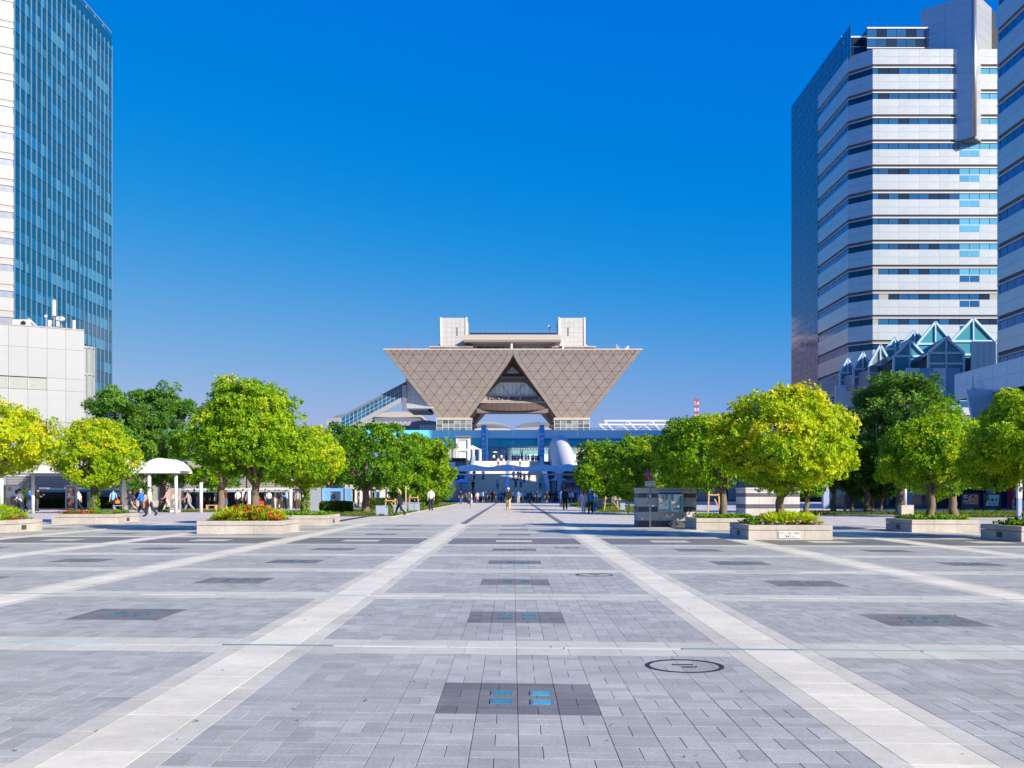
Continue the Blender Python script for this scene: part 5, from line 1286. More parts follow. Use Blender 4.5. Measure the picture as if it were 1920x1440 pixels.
tree(1787, 58, 1690, 1855, 755, 935, M_leafY, 'leaning trunk tree behind the flat domed tree', 111, tr=.26, tone0=.36, group=GR, **mid)
tree(415, 80, 325, 470, 760, 925, M_leafY, 'loose green tree left of the large dome tree', 112, tr=.30, tone0=.34, group=GR, **{**mid, 'L': .26, 'Wd': .12})
tree(686, 67, 596, 790, 793, 918, M_leafG, 'broad green tree with a bare grey trunk beside the grey blocks', 113, tr=.27, tone0=.46, group=GR, **{**mid, 'ros': 3600})
tree(762, 82, 700, 826, 812, 948, M_leafG, 'bushy young tree behind the standing man in the white shirt', 114, tr=.14, tone0=.62, shape='loose', group=GR, **{**mid, 'L': .26, 'Wd': .12})
tree(800, 98, 760, 862, 826, 948, M_leafG, 'young tree nearest the lift, left of the promenade', 115, tr=.12, tone0=.66, shape='loose', group=GR, **{**mid, 'L': .28, 'Wd': .13})
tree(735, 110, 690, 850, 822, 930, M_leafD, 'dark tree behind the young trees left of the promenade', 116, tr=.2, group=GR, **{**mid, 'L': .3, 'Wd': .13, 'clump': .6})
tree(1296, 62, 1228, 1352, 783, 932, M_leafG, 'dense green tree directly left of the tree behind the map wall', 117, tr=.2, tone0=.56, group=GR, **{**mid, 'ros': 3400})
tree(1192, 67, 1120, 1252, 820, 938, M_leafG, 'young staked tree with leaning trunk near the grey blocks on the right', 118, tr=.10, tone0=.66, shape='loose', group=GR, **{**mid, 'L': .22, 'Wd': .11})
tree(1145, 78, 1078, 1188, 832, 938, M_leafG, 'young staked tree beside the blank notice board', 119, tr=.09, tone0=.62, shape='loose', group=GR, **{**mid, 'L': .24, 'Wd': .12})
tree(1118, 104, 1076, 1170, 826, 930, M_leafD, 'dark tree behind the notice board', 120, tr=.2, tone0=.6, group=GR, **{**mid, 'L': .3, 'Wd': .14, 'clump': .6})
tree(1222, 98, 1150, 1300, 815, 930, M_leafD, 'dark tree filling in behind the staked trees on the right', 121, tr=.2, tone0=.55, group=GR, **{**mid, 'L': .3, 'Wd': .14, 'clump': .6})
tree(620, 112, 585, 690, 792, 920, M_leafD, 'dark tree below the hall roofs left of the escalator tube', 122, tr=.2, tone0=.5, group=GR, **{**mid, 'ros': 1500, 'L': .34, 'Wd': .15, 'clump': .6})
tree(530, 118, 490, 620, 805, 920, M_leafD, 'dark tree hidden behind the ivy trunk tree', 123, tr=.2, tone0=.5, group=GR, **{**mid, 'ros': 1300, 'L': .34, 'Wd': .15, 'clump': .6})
big = dict(k=6, clump=.5, shape='tier', droop=.1)
GD = 'tall dark trees behind the plaza'
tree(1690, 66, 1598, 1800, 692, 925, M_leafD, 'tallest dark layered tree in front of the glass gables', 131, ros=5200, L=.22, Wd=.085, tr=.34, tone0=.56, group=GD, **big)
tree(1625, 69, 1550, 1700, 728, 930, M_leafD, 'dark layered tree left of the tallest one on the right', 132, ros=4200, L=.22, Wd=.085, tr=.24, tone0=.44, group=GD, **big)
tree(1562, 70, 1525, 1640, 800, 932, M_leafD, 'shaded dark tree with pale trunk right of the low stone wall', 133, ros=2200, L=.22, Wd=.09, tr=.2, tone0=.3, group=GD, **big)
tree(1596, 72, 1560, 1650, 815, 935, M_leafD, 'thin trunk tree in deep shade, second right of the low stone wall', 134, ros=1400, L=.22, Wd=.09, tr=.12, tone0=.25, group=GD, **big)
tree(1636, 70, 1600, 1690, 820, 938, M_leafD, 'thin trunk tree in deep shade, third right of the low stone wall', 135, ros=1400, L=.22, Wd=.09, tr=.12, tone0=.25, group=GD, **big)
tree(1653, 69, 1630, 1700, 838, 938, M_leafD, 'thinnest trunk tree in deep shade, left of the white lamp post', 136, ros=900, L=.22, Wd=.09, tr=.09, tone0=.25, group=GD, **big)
tree(1512, 60, 1480, 1545, 860, 930, M_leafG, 'small pale trunk tree beside the low stone wall', 137, ros=900, L=.2, Wd=.1, tr=.17, tone0=.4, group=GR, clump=.4)
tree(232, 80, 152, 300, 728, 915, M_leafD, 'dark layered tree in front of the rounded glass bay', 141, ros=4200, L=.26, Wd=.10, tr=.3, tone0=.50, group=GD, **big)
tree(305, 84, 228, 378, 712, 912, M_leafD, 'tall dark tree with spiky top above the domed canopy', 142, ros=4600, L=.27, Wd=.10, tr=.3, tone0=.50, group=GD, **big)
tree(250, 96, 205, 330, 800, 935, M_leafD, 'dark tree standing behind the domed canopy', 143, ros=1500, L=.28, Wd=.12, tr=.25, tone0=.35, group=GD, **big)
# stakes of the young trees
def stakes(px, Y, label, h=1.15, w=.55):
    r_ = thing('tree_stakes', label, 'tree stakes', (PX(px, Y), Y, 0), group='timber stakes holding the young trees')
    for s in (-1, 1): MB().tube([(s * w, -.1, 0), (s * w * .75, 0, h)], .045, 6).build('post', M_wood, r_, local=True)
    MB().tube([(-w * .95, -.06, h * .85), (w * .95, -.06, h * .85)], .04, 6).build('crossbar', M_wood, r_, local=True)
    MB().tube([(w * 1.3, -.5, 0), (.05, 0, h * .7)], .035, 6).build('brace', M_wood, r_, local=True)
stakes(1193, 66.4, 'timber stakes round the leaning young tree near the grey blocks')
stakes(1146, 77.4, 'timber stakes round the young tree beside the notice board')
stakes(1338, 56, 'tall timber stakes between the two stone walls', 1.5, .35)
stakes(732, 70, 'timber frame just left of the woman with long fair hair', 1.0, .4)
stakes(776, 80, 'timber stakes at the young tree behind the man in white', 1.2, .4)

# ================================================================== walls, signs and furniture
def stone_wall(x0, x1, y0, y1, h, label, side=1):
    r_ = thing('stone_wall', label, 'stone wall', ((x0 + x1) / 2, y0, 0), group='striped stone walls by the map')
    rows_ = [(0, .26, M_darkstone), (.26, .62, M_greystone), (.62, .83, M_darkstone), (.83, 1.2, M_greystone), (1.2, 1.38, M_darkstone), (1.38, h - .09, M_greystone)] if h < 1.75 else []
    k0 = 0
    for za, zb, m_ in rows_:
        n = 4; w = (x1 - x0) / n
        for k in range(n): MB().box(x0 + k * w + .003, x0 + (k + 1) * w - .003, y0, y1, za + .002, zb - .002).build('stone_block', m_ if not (m_ is M_darkstone and k == 0 and za > 0.1 and side > 0 and False) else M_greystone, r_)
    MB().box(x0 - .02, x1 + .02, y0 - .02, y1 + .02, h - .085, h).build('coping', M_greystone, r_)
    return r_
M_greystone = stone_mat('grey_wall_stone', S(190, 184, 178), False, rnd=.08)
M_darkstone = stone_mat('black_wall_stone', S(86, 88, 96), False, rnd=.1)
w1 = stone_wall(5.14, 7.52, 41.1, 42.6, 1.6, 'striped grey stone wall carrying the blue city map')
w2 = stone_wall(11.6, 14.3, 50.0, 52.2, 1.66, 'striped pale stone wall behind the notice plate planter')
for k, (x, z) in enumerate(((5.6, .45), (6.0, .3), (6.7, .42), (7.2, .42), (5.5, .95), (7.3, 1.45), (7.1, 1.05))):   # rough fossil-like spots in the stone
    MB().tube([(x, 41.102, z), (x + .02, 41.088, z + .03)], [.09, .05], 7).build('rough_patch', M_side, w1)
# the map board
mp = thing('map_board', 'framed blue and cream city map on the striped stone wall', 'map board', (PX(1257, 41), 41.0, .9))
Ym = 41.03; xa, xb, za, zb = PX(1233, Ym), PX(1281, Ym), PZ(960.5, Ym), PZ(920, Ym)
MB().box(xa, xb, Ym - .05, Ym + .05, za, zb).build('frame', M_steel, mp)
xi, xj, zi, zj = xa + .05, xb - .05, za + .08, zb - .06
def sheet(x0, x1, z0, z1, m, nm, layer): MB().box(xi + (xj - xi) * x0, xi + (xj - xi) * x1, Ym - .05 - .003 * layer, Ym - .05 - .003 * layer + .0025, zi + (zj - zi) * z0, zi + (zj - zi) * z1).build(nm, m, mp)
M_mapc = mat('map_cream', S(240, 248, 236), .5, vary=.12, scale=9); M_mapb = mat('map_water_blue', S(30, 165, 200), .4); M_mapt = mat('map_title_blue', S(20, 80, 165), .4); M_mapp = mat('map_district_pink', S(222, 205, 196), .5); M_mapg = mat('map_park_green', S(140, 205, 150), .5)
sheet(0, 1, 0, 1, M_mapc, 'map_sheet', 1); sheet(0, 1, .87, 1, M_mapt, 'title_strip', 2)
for q in ((.26, .37, .55, .87), (.52, .63, .55, .87), (.42, .5, 0, .55), (.62, .97, .02, .13), (0, .36, .0, .06), (.9, 1, .1, .8)): sheet(*q, M_mapb, 'water', 2)
for q in ((.38, .51, .6, .85), (.55, .85, .25, .45), (.06, .2, .65, .82), (.15, .25, .4, .85)): sheet(*q, M_mapp, 'district', 3)
for q in ((.22, .34, .25, .31), (.04, .14, .36, .46), (.82, .9, .3, .7)): sheet(*q, M_mapg, 'park', 3)
for q in ((.2, .42, .34, .355), (.5, .9, .38, .395), (.6, .615, .1, .55), (.75, .765, .13, .8), (.5, .9, .6, .61)): sheet(*q, M_white, 'street_line', 4)
# signpost with the pink figure
sp_ = thing('signpost', 'blue grey signpost with two white plates and a magenta figure on top', 'signpost', (PX(1219, 40.4), 40.4, 0))
Yp = 40.4; xp = PX(1219, Yp)
MB().tube([(xp, Yp, 0), (xp, Yp, PZ(902, Yp))], .035, 10).build('pole', M_bluegrey, sp_, smooth=True)
for (ya, yb, s) in ((906.8, 902.2, 1), (912, 907.4, -1)):
    x0, x1 = PX(1210.5, Yp), PX(1229, Yp); z0, z1 = PZ(ya, Yp), PZ(yb, Yp); zm = (z0 + z1) / 2
    pts = [(x0, Yp - .05, z0), (x1 - (.05 if s > 0 else 0), Yp - .05, z0), (x1, Yp - .05, zm), (x1 - (.05 if s > 0 else 0), Yp - .05, z1), (x0, Yp - .05, z1), (x0 - .04, Yp - .05, zm)]
    pl = MB().prism(pts, (0, .03, 0)).build('sign_plate', M_white, sp_)
    mb = MB()
    for k in range(7):
        if k in (2,): continue
        mb.box(x0 + .05 + k * .045, x0 + .08 + k * .045, Yp - .054, Yp - .05, zm - .012, zm + .012)
    mb.build('lettering', M_letters, pl)
pf = MB(); zf = PZ(902, Yp)
pf.tube([(xp + .0, Yp, zf), (xp - .06, Yp, zf + .16), (xp - .10, Yp, zf + .26)], [.035, .04, .05], 8).tube([(xp - .10, Yp, zf + .26), (xp - .12, Yp, zf + .38)], [.065, .05], 8).tube([(xp - .12, Yp, zf + .40), (xp - .12, Yp, zf + .47)], [.04, .035], 8)
pf.tube([(xp - .10, Yp, zf + .37), (xp - .21, Yp, zf + .33), (xp - .2, Yp, zf + .24)], .022, 6).tube([(xp - .12, Yp, zf + .37), (xp + .0, Yp, zf + .33), (xp + .03, Yp, zf + .38)], .022, 6)
pf.tube([(xp - .09, Yp, zf + .26), (xp - .17, Yp, zf + .2), (xp - .13, Yp, zf + .15)], .03, 6).tube([(xp + .05, Yp - .04, zf + .08), (xp + .05, Yp + .04, zf + .08)], .055, 10)
pf.build('figure', M_pink, sp_, smooth=True)
# notice plate on the front right planter
npl = thing('notice_plate', 'white Japanese no skateboarding notice on the front of a planter', 'notice', (PX(1481, 29.77), 29.77, .1))
x0, x1, z0, z1 = PX(1460, 29.77), PX(1501, 29.77), .055, .262
MB().box(x0, x1, 29.775, 29.795, z0, z1).build('plate', M_white, npl)
M_redtxt = mat('red_lettering', (0.55, 0.04, 0.06, 1), .5)
xc = (x0 + x1) / 2
text_obj('lettering', 'スケートボー', .066, M_letters, npl, (xc - .10, 29.773, .195), extrude=.001, bold=.001)
text_obj('red_lettering', 'ド禁', .066, M_redtxt, npl, (xc + .17, 29.773, .195), extrude=.001, bold=.001)
text_obj('lettering', '止', .066, M_letters, npl, (xc + .272, 29.773, .195), extrude=.001, bold=.001)
text_obj('lettering', 'ご遠慮下さい', .055, M_letters, npl, (xc, 29.773, .105), extrude=.001, bold=.0006, space=1.25)
# blank notice board on two legs
nb_ = thing('notice_board', 'pale framed blank notice board beside a staked tree', 'notice board', (PX(1121, 80), 80, 0))
x0, x1 = PX(1112, 80), PX(1131, 80); z0, z1 = PZ(937, 80), PZ(913, 80)
MB().box(x0, x1, 80, 80.1, z0, z1).build('frame', M_steel, nb_); MB().box(x0 + .06, x1 - .06, 79.97, 79.999, z0 + .06, z1 - .06).build('board_face', mat('grey_green_board', S(160, 172, 160), .5), nb_)
MB().box(x0 + .02, x1 - .02, 80.02, 80.3, 0, z0 - .03).build('base', M_bluegrey, nb_)
# grey block barriers
def block(px, Y, w, h, label):
    r_ = thing('barrier_block', label, 'barrier block', (PX(px, Y), Y, 0), group='grey metal block barriers by the promenade')
    MB().box(-w / 2, w / 2, -.2, .2, .03, h).build('body', M_bluegrey, r_, local=True); MB().box(-w / 2 + .04, w / 2 - .04, -.16, .16, 0, .03).build('plinth', M_iron, r_, local=True); MB().box(-w / 2 - .01, w / 2 + .01, -.21, .21, h, h + .025).build('lid', M_steel, r_, local=True)
BL = [(711, 61, .36, .62), (721.5, 61.6, .36, .62), (744, 66, .36, .62), (757, 68, .36, .62), (771, 73, .36, .62), (782, 76, .36, .62)]
for n_, q in enumerate(BL): block(*q, ['leftmost grey block left of the promenade, front of a pair', 'grey block beside the leftmost one, front pair', 'grey block half hidden behind the walking woman with fair hair', 'grey block right of the walking woman with fair hair', 'grey block left of the man in white shirt, back pair', 'grey block closest to the man in white shirt'][n_])
BR = [(1233, 62.5, .36, .62), (1243, 62.5, .36, .62), (1213, 68, .36, .62), (1202, 70, .36, .62), (1167, 76, .36, .62)]
for n_, q in enumerate(BR): block(*q, ['grey block of the front pair left of the map wall, left one', 'grey block of the front pair left of the map wall, right one', 'grey block beside the stakes of the leaning young tree', 'grey block behind the stakes of the leaning young tree', 'grey block between the two staked young trees'][n_])
# hedges
def hedge(x0, x1, y0, y1, h, label, seed, n=3600):
    r = np.random.default_rng(seed); f = r.uniform(0, 1, n); x, y, z = r.uniform(x0, x1, n), r.uniform(y0, y1, n), r.uniform(.05, h, n); nx = np.zeros((n, 3))
    a = f < .55; y[a] = y0; nx[a] = (0, -1, .2); b = (f >= .55) & (f < .85); z[b] = h; nx[b] = (0, 0, 1); c = f >= .85; x[c] = np.where(r.uniform(0, 1, c.sum()) < .5, x0, x1); nx[c] = np.stack([np.sign(x[c] - (x0 + x1) / 2), 0 * x[c], 0 * x[c] + .2], 1)
    P = np.stack([x, y, z], 1) + r.normal(0, .03, (n, 3)); v, q, t = rosettes(P, nx + r.normal(0, .3, (n, 3)), r.uniform(.2, .9, n), .10, .06, 5, r)
    root = thing('hedge', label, 'hedge', ((x0 + x1) / 2, (y0 + y1) / 2, 0)); v = v - np.array([[(x0 + x1) / 2, (y0 + y1) / 2, 0]])
    o = bpy.data.objects.new('foliage', arrays_mesh('foliage', v, q, M_hedge, t)); COL.objects.link(o); o.parent = root
    MB().box(x0 + .05, x1 - .05, y0 + .05, y1 - .05, 0, h - .05).build('twig_core', mat('hedge_core_' + str(seed), (0.05, 0.09, 0.02, 1), .9), root)
hedge(PX(601, 68), PX(655, 68), 68, 69.2, PZ(943, 68), 'trimmed box hedge in front of the light blue enclosure', 81)
hedge(PX(690, 90), PX(740, 90), 90, 91, PZ(936, 90), 'low hedge behind the grey trunk, left of the walking woman', 82)
hedge(PX(1255, 75), PX(1300, 75), 75, 76.5, 1.0, 'low dark hedge behind the map wall', 83)
hedge(PX(-20, 84), PX(30, 84), 84, 86, 1.9, 'tall hedge beside the leftmost poster stand', 84)
hedge(PX(60, 92), PX(130, 92), 92, 94, .7, 'hedge between the two poster stands', 85)
hedge(PX(178, 92), PX(222, 92), 92, 94, .9, 'dark hedge behind the ivy trunk tree on the left', 86)

# ------------------------------------------------------------------ left side: covered walk, shelter, shops
cw_ = thing('covered_walk', 'white vaulted covered walk with slim posts along the left of the plaza', 'canopy', (-28, 66, 0))
Yw = 66.0; zb = PZ(884, Yw); P0 = PX(262, Yw); segw = PX(337, Yw) - P0
for k in range(6):
    x0 = P0 - k * segw; x1 = x0 + segw - .03; na = 12; zt_ = PZ(860, Yw) - zb
    V = []; Fc = []
    for Yq in (Yw, Yw + 2.6):
        for j in range(na + 1):
            t = j / na; V.append((x0 + (x1 - x0) * t, Yq, zb + .05 + zt_ * (1 - (2 * t - 1) ** 2) ** .75))
    for j in range(na): Fc.append((j, j + 1, na + 2 + j, na + 1 + j))
    Fc.append(tuple(range(na + 1))); Fc.append(tuple(range(2 * na + 1, na, -1)))
    mb = MB(); mb.v = V; mb.f = Fc; mb.m = [0] * len(Fc); mb.build('vault_roof', M_membrane, cw_)
    MB().box(x0, x1 + .03, Yw - .05, Yw + .12, zb - .1, zb + .05).box(x0, x1 + .03, Yw + 2.45, Yw + 2.6, zb - .1, zb + .05).build('edge_beam', M_white, cw_)
for px, Y in ((62, 68), (232, 69), (280, 66.3), (330, 67), (3, 66.5), (377, 68.5)): MB().tube([(PX(px, Y), Y, 0), (PX(px, Y), Y, zb - (0 if px != 377 else .7))], .115, 10).build('post', M_white, cw_, smooth=True)
# long shelter with slatted screens and striped awning
sh_ = thing('bus_shelter', 'long white framed shelter with grey slat screens and striped awning edge', 'shelter', (-24, 88, 0))
Ys = 88.0; za, zt_ = PZ(922, Ys), PZ(899, Ys)
for (pa, pb) in ((12, 130), (130, 240), (378, 462), (462, 545), (336, 378)):
    x0, x1 = PX(pa, Ys), PX(pb, Ys)
    for k in range(7): MB().hexa([(x0 + .06, Ys, za + .35 + k * .15), (x1 - .06, Ys, za + .35 + k * .15), (x1 - .06, Ys + .08, za + .40 + k * .15), (x0 + .06, Ys + .08, za + .40 + k * .15), (x0 + .06, Ys, za + .45 + k * .15), (x1 - .06, Ys, za + .45 + k * .15), (x1 - .06, Ys + .08, za + .5 + k * .15), (x0 + .06, Ys + .08, za + .5 + k * .15)]).build('slat', M_lou, sh_)
    MB().box(x0, x1, Ys - .05, Ys + .15, za + .16, za + .30).box(x0, x1, Ys - .05, Ys + .15, zt_ + .3, zt_ + .42).build('rail', M_white, sh_)
    n = int((x1 - x0) / .16); mb = MB()
    for k in range(n): mb.hexa([(x0 + k * .16, Ys - .5, za - .04), (x0 + k * .16 + .09, Ys - .5, za - .04), (x0 + k * .16 + .09, Ys - .02, za + .12), (x0 + k * .16, Ys - .02, za + .12), (x0 + k * .16, Ys - .5, za - .01), (x0 + k * .16 + .09, Ys - .5, za - .01), (x0 + k * .16 + .09, Ys - .02, za + .15), (x0 + k * .16, Ys - .02, za + .15)])
    aw = MB().hexa([(x0, Ys - .5, za - .03), (x1, Ys - .5, za - .03), (x1, Ys - .02, za + .13), (x0, Ys - .02, za + .13), (x0, Ys - .5, za - .02), (x1, Ys - .5, za - .02), (x1, Ys - .02, za + .14), (x0, Ys - .02, za + .14)]).build('awning_edge', M_white, sh_)
    q = mb.build('awning_stripe', M_stripe, aw); q['kind'] = 'stuff'
    for px in (pa, pb): MB().box(PX(px, Ys) - .1, PX(px, Ys) + .1, Ys + .16, Ys + .36, 0, zt_ + .4).build('post', M_white, sh_)
MB().box(PX(336, Ys), PX(545, Ys), Ys - .1, Ys + 5, zt_ + .43, zt_ + .55).build('shelter_roof', M_ledge, sh_)
MB().box(PX(12, Ys), PX(240, Ys), Ys - .1, Ys + 5, zt_ + .43, zt_ + .55).build('shelter_roof', M_ledge, sh_)
for px in (467, 545): MB().tube([(PX(px, 84), 84, 0), (PX(px, 84), 84, za + .1)], .14, 10).build('front_post', M_white, sh_, smooth=True)
for (pa, pb) in ((336, 545), (12, 120)): MB().box(PX(pa, Ys), PX(pb, Ys), Ys + 4.6, Ys + 4.8, 0, za + .3).build('back_wall', M_core, sh_)
rs = thing('shop_front', 'shop front with dark red sloping sign band beside the domed canopy', 'shop', (PX(345, 92), 92, 0))
MB().hexa([(PX(325, 91), 91, PZ(894, 91)), (PX(372, 91), 91, PZ(894, 91)), (PX(372, 92), 92, PZ(894, 91)), (PX(325, 92), 92, PZ(894, 91)), (PX(332, 92), 92, PZ(886, 91)), (PX(368, 92), 92, PZ(886, 91)), (PX(368, 93), 93, PZ(886, 91)), (PX(332, 93), 93, PZ(886, 91))]).build('sign_band', M_awning_r, rs)
MB().box(PX(326, 92), PX(372, 92), 92.2, 96, 0, PZ(895, 92)).build('body', M_roofgrey, rs); panel(rs, 'shop_window', M_glass_navy, (PX(328, 92), 92.1, 0), 0, .1, .6, 2.0, 1.6, .08)
for px in (327, 371): MB().box(PX(px, 92) - .15, PX(px, 92) + .15, 91.6, 91.9, 0, PZ(895, 92)).build('pillar', M_cream, rs)
# lobby of the white building (ground floor seen under the canopy)
lo_ = thing('lobby_front', 'pale columned lobby front under the white building at the left edge', 'building front', (-47, 104, 0))
for k in range(14): MB().box(-62 + k * 2.6, -61.2 + k * 2.6, 103.6, 104.4, 0, 4.4).build('pillar', M_cream, lo_)
for k in range(13): panel(lo_, 'lobby_window', M_glass_navy if k % 3 else M_curtain, (-61.2, 104.6, 0), 0, k * 2.6 + .05, .6, 1.7, 3.2, .1)
MB().box(-63, -24, 104.8, 112, 0, 4.6).build('inner_wall', M_cream, lo_); MB().box(-63, -24, 103.4, 104.7, 4.0, 4.6).build('lintel', M_ledge, lo_); MB().box(-63, -24, 103.3, 104.55, 0, .6).build('plinth', M_cream, lo_)
# small white van-like enclosure with blue wall, and the cabinet with a porthole
ec = thing('enclosure', 'white and light blue panel enclosure behind the ivy trunk tree', 'enclosure', (PX(612, 76), 76, 0))
MB().box(PX(576, 76), PX(605, 76), 76, 79, 0, PZ(914.5, 76)).build('white_wall', M_whitep, ec)
MB().box(PX(605.4, 76), PX(648, 76), 76.05, 79, 0, PZ(915.5, 76)).build('blue_wall', M_lightblue, ec)
for px in (605.2, 648): MB().box(PX(px, 76) - .05, PX(px, 76) + .05, 75.93, 76.1, 0, PZ(914, 76)).build('corner_post', M_bluegrey, ec)
cb = thing('utility_cabinet', 'white cabinet with dark porthole standing above the hedge', 'cabinet', (PX(628, 71.5), 71.5, 0))
x0, x1 = PX(619.5, 71.5), PX(636, 71.5); zt_ = PZ(923, 71.5)
MB().box(x0, x1, 71.5, 72.1, 0, zt_).build('body', M_white, cb); MB().box(x0 - .03, x1 + .03, 71.45, 72.15, zt_, zt_ + .06).build('lid', M_whitep, cb)
MB().box(x0 + .16, x0 + .34, 71.47, 71.499, zt_ - .45, zt_ - .15).build('porthole', M_black, cb); MB().box(x0 + .2, x0 + .3, 71.465, 71.469, zt_ - .36, zt_ - .2).build('display', M_bluegrey, cb)
# low stall front with white posts and hanging clothes
sl_ = thing('market_stall', 'low white posted stall with tan goods left of the grey trunk', 'stall', (PX(680, 96), 96, 0))
for px in (649, 658, 668, 677, 692, 700, 715, 728, 742): MB().box(PX(px, 96) - .12, PX(px, 96) + .12, 95.9, 96.15, 0.2, PZ(917, 96)).build('post', M_white, sl_)
MB().box(PX(645, 96), PX(760, 96), 95.8, 99, PZ(917, 96), PZ(914, 96)).build('stall_roof', M_cream, sl_)
for k in range(12): MB().box(PX(647 + 9 * k, 96), PX(653 + 9 * k, 96), 95.9, 96.0, PZ(914, 96), PZ(908.5, 96)).build('roof_slat', M_cream, sl_)
MB().box(PX(645, 96), PX(760, 96), 98.8, 99, .2, PZ(917, 96)).build('back_wall', M_roofgrey, sl_); MB().box(PX(645, 96), PX(760, 96), 95.85, 98.7, 0, .5).build('counter', M_roofgrey, sl_)
M_goods = mat('tan_goods', S(196, 130, 96), .7, rnd=.4)
for k in range(16): MB().box(PX(651 + 3.2 * k, 97), PX(653.4 + 3.2 * k, 97), 97, 97.25, .6, PZ(924 - (k * 7) % 5, 97)).build('hanging_garment', M_goods if k % 3 else M_letters, sl_)
wb = thing('white_booth', 'small white booth beyond the grey trunk tree', 'booth', (PX(712, 92), 92, 0))
MB().box(PX(704, 92), PX(719, 92), 92, 93.4, 0, PZ(917, 92)).build('body', M_white, wb); MB().box(PX(703, 92), PX(720, 92), 91.9, 93.5, PZ(917, 92), PZ(916, 92)).build('roof', M_whitep, wb); MB().box(PX(706, 92), PX(712, 92), 91.96, 91.999, .9, 1.5).build('window', M_glass_blue, wb)
sg = thing('signpost', 'thin pole with small blue square sign beyond the stall', 'signpost', (PX(729, 84), 84, 0))
MB().tube([(PX(729, 84), 84, 0), (PX(729, 84), 84, PZ(921, 84))], .03, 6).build('pole', M_steel, sg); MB().box(PX(726, 84), PX(731, 84), 83.95, 83.98, PZ(927, 84), PZ(921, 84)).build('sign_plate', M_lightblue, sg)
pl_ = thing('post', 'white slim post between the fair haired woman and the grey blocks', 'post', (PX(761, 74), 74, 0)); MB().tube([(0, 0, 0), (0, 0, 1.9)], .035, 8).build('shaft', M_white, pl_, local=True); MB().tube([(0, 0, 0), (0, 0, .08)], .08, 8).build('foot', M_steel, pl_, local=True)
# poster stands
def poster_stand(px, Y, w, top, label, seed):
    r_ = thing('poster_stand', label, 'poster stand', (PX(px, Y), Y, 0), group='double poster stands on the left')
    zt_ = PZ(top, Y); MB().box(-w / 2 - .08, w / 2 + .08, -.08, .08, 0, zt_ + .06).build('frame', M_bluegrey, r_, local=True); MB().box(-w / 2 - .05, w / 2 + .05, -.15, .15, 0, .14).build('foot', M_white, r_, local=True)
    rd = random.Random(seed)
    for k in range(2):
        z0, z1 = .18 + k * (zt_ - .18) / 2 + .03, .18 + (k + 1) * (zt_ - .18) / 2 - .03
        p = MB().box(-w / 2, w / 2, -.095, -.082, z0, z1).build('poster', [M_po1, M_po2, M_po3, M_po4][(seed + k) % 4], r_, local=True)
        for j in range(5):
            cx_, cz_ = rd.uniform(-.3, .3) * w, z0 + (z1 - z0) * rd.uniform(.25, .8); s = rd.uniform(.08, .18)
            MB().tube([(cx_, -.096 - .001 * j, cz_), (cx_, -.0985 - .001 * j, cz_)], s, 7).build('printed_shape', rd.choice((M_po1, M_po2, M_po3, M_po4, M_po1, M_po2, M_brownp)), p, local=True)
        MB().box(-w * .4, w * .4, -.108, -.105, z0 + .04, z0 + .09).build('printed_band', M_white, p, local=True)
M_po1 = mat('poster_ochre', S(176, 140, 96), .4, vary=.3, scale=6); M_po2 = mat('poster_pale', S(196, 204, 208), .4, vary=.2, scale=6); M_po3 = mat('poster_dark', S(52, 46, 58), .4, vary=.4, scale=6); M_brownp = mat('poster_brown', S(120, 70, 54), .4); M_po4 = mat('poster_mixed', S(128, 112, 110), .4, vary=.5, scale=7)
poster_stand(26, 70, .95, 911, 'double poster stand behind the man with the dark jacket on his arm', 0)
poster_stand(134, 70, .62, 911, 'double poster stand left of the man in the white polo shirt', 2)
poster_stand(329, 72, .6, 917, 'grey poster stand under the right end of the domed canopy', 3)
# benches and boxes
def bench(px, Y, w, m_, label):
    r_ = thing('bench', label, 'bench', (PX(px, Y), Y, 0), group='benches on the left'); MB().box(-w / 2, w / 2, -.22, .22, .40, .46).build('seat', m_, r_, local=True)
    for s in (-1, 1): MB().box(s * w * .42 - .05, s * w * .42 + .05, -.2, .2, 0, .398).build('leg', m_, r_, local=True)
bench(397, 78, .8, M_wood, 'small pale timber bench left of the grey trunk by the shelter'); bench(226, 76, 1.0, M_roofgrey, 'grey bench behind the post by the walking men')
hb = thing('round_sign', 'pale round edged sign hanging by the tree left of the walking men', 'sign', (PX(165, 72), 72, PZ(902, 72)))
MB().tube([(0, 0, -.02), (0, 0, .02), (0, .01, .28), (0, .01, .3)], [.38, .4, .4, .36], 14).build('sign_body', M_white, hb, local=True); MB().beam((0, .1, .3), (0, .1, 1.0), .05).build('hanger', M_steel, hb, local=True)
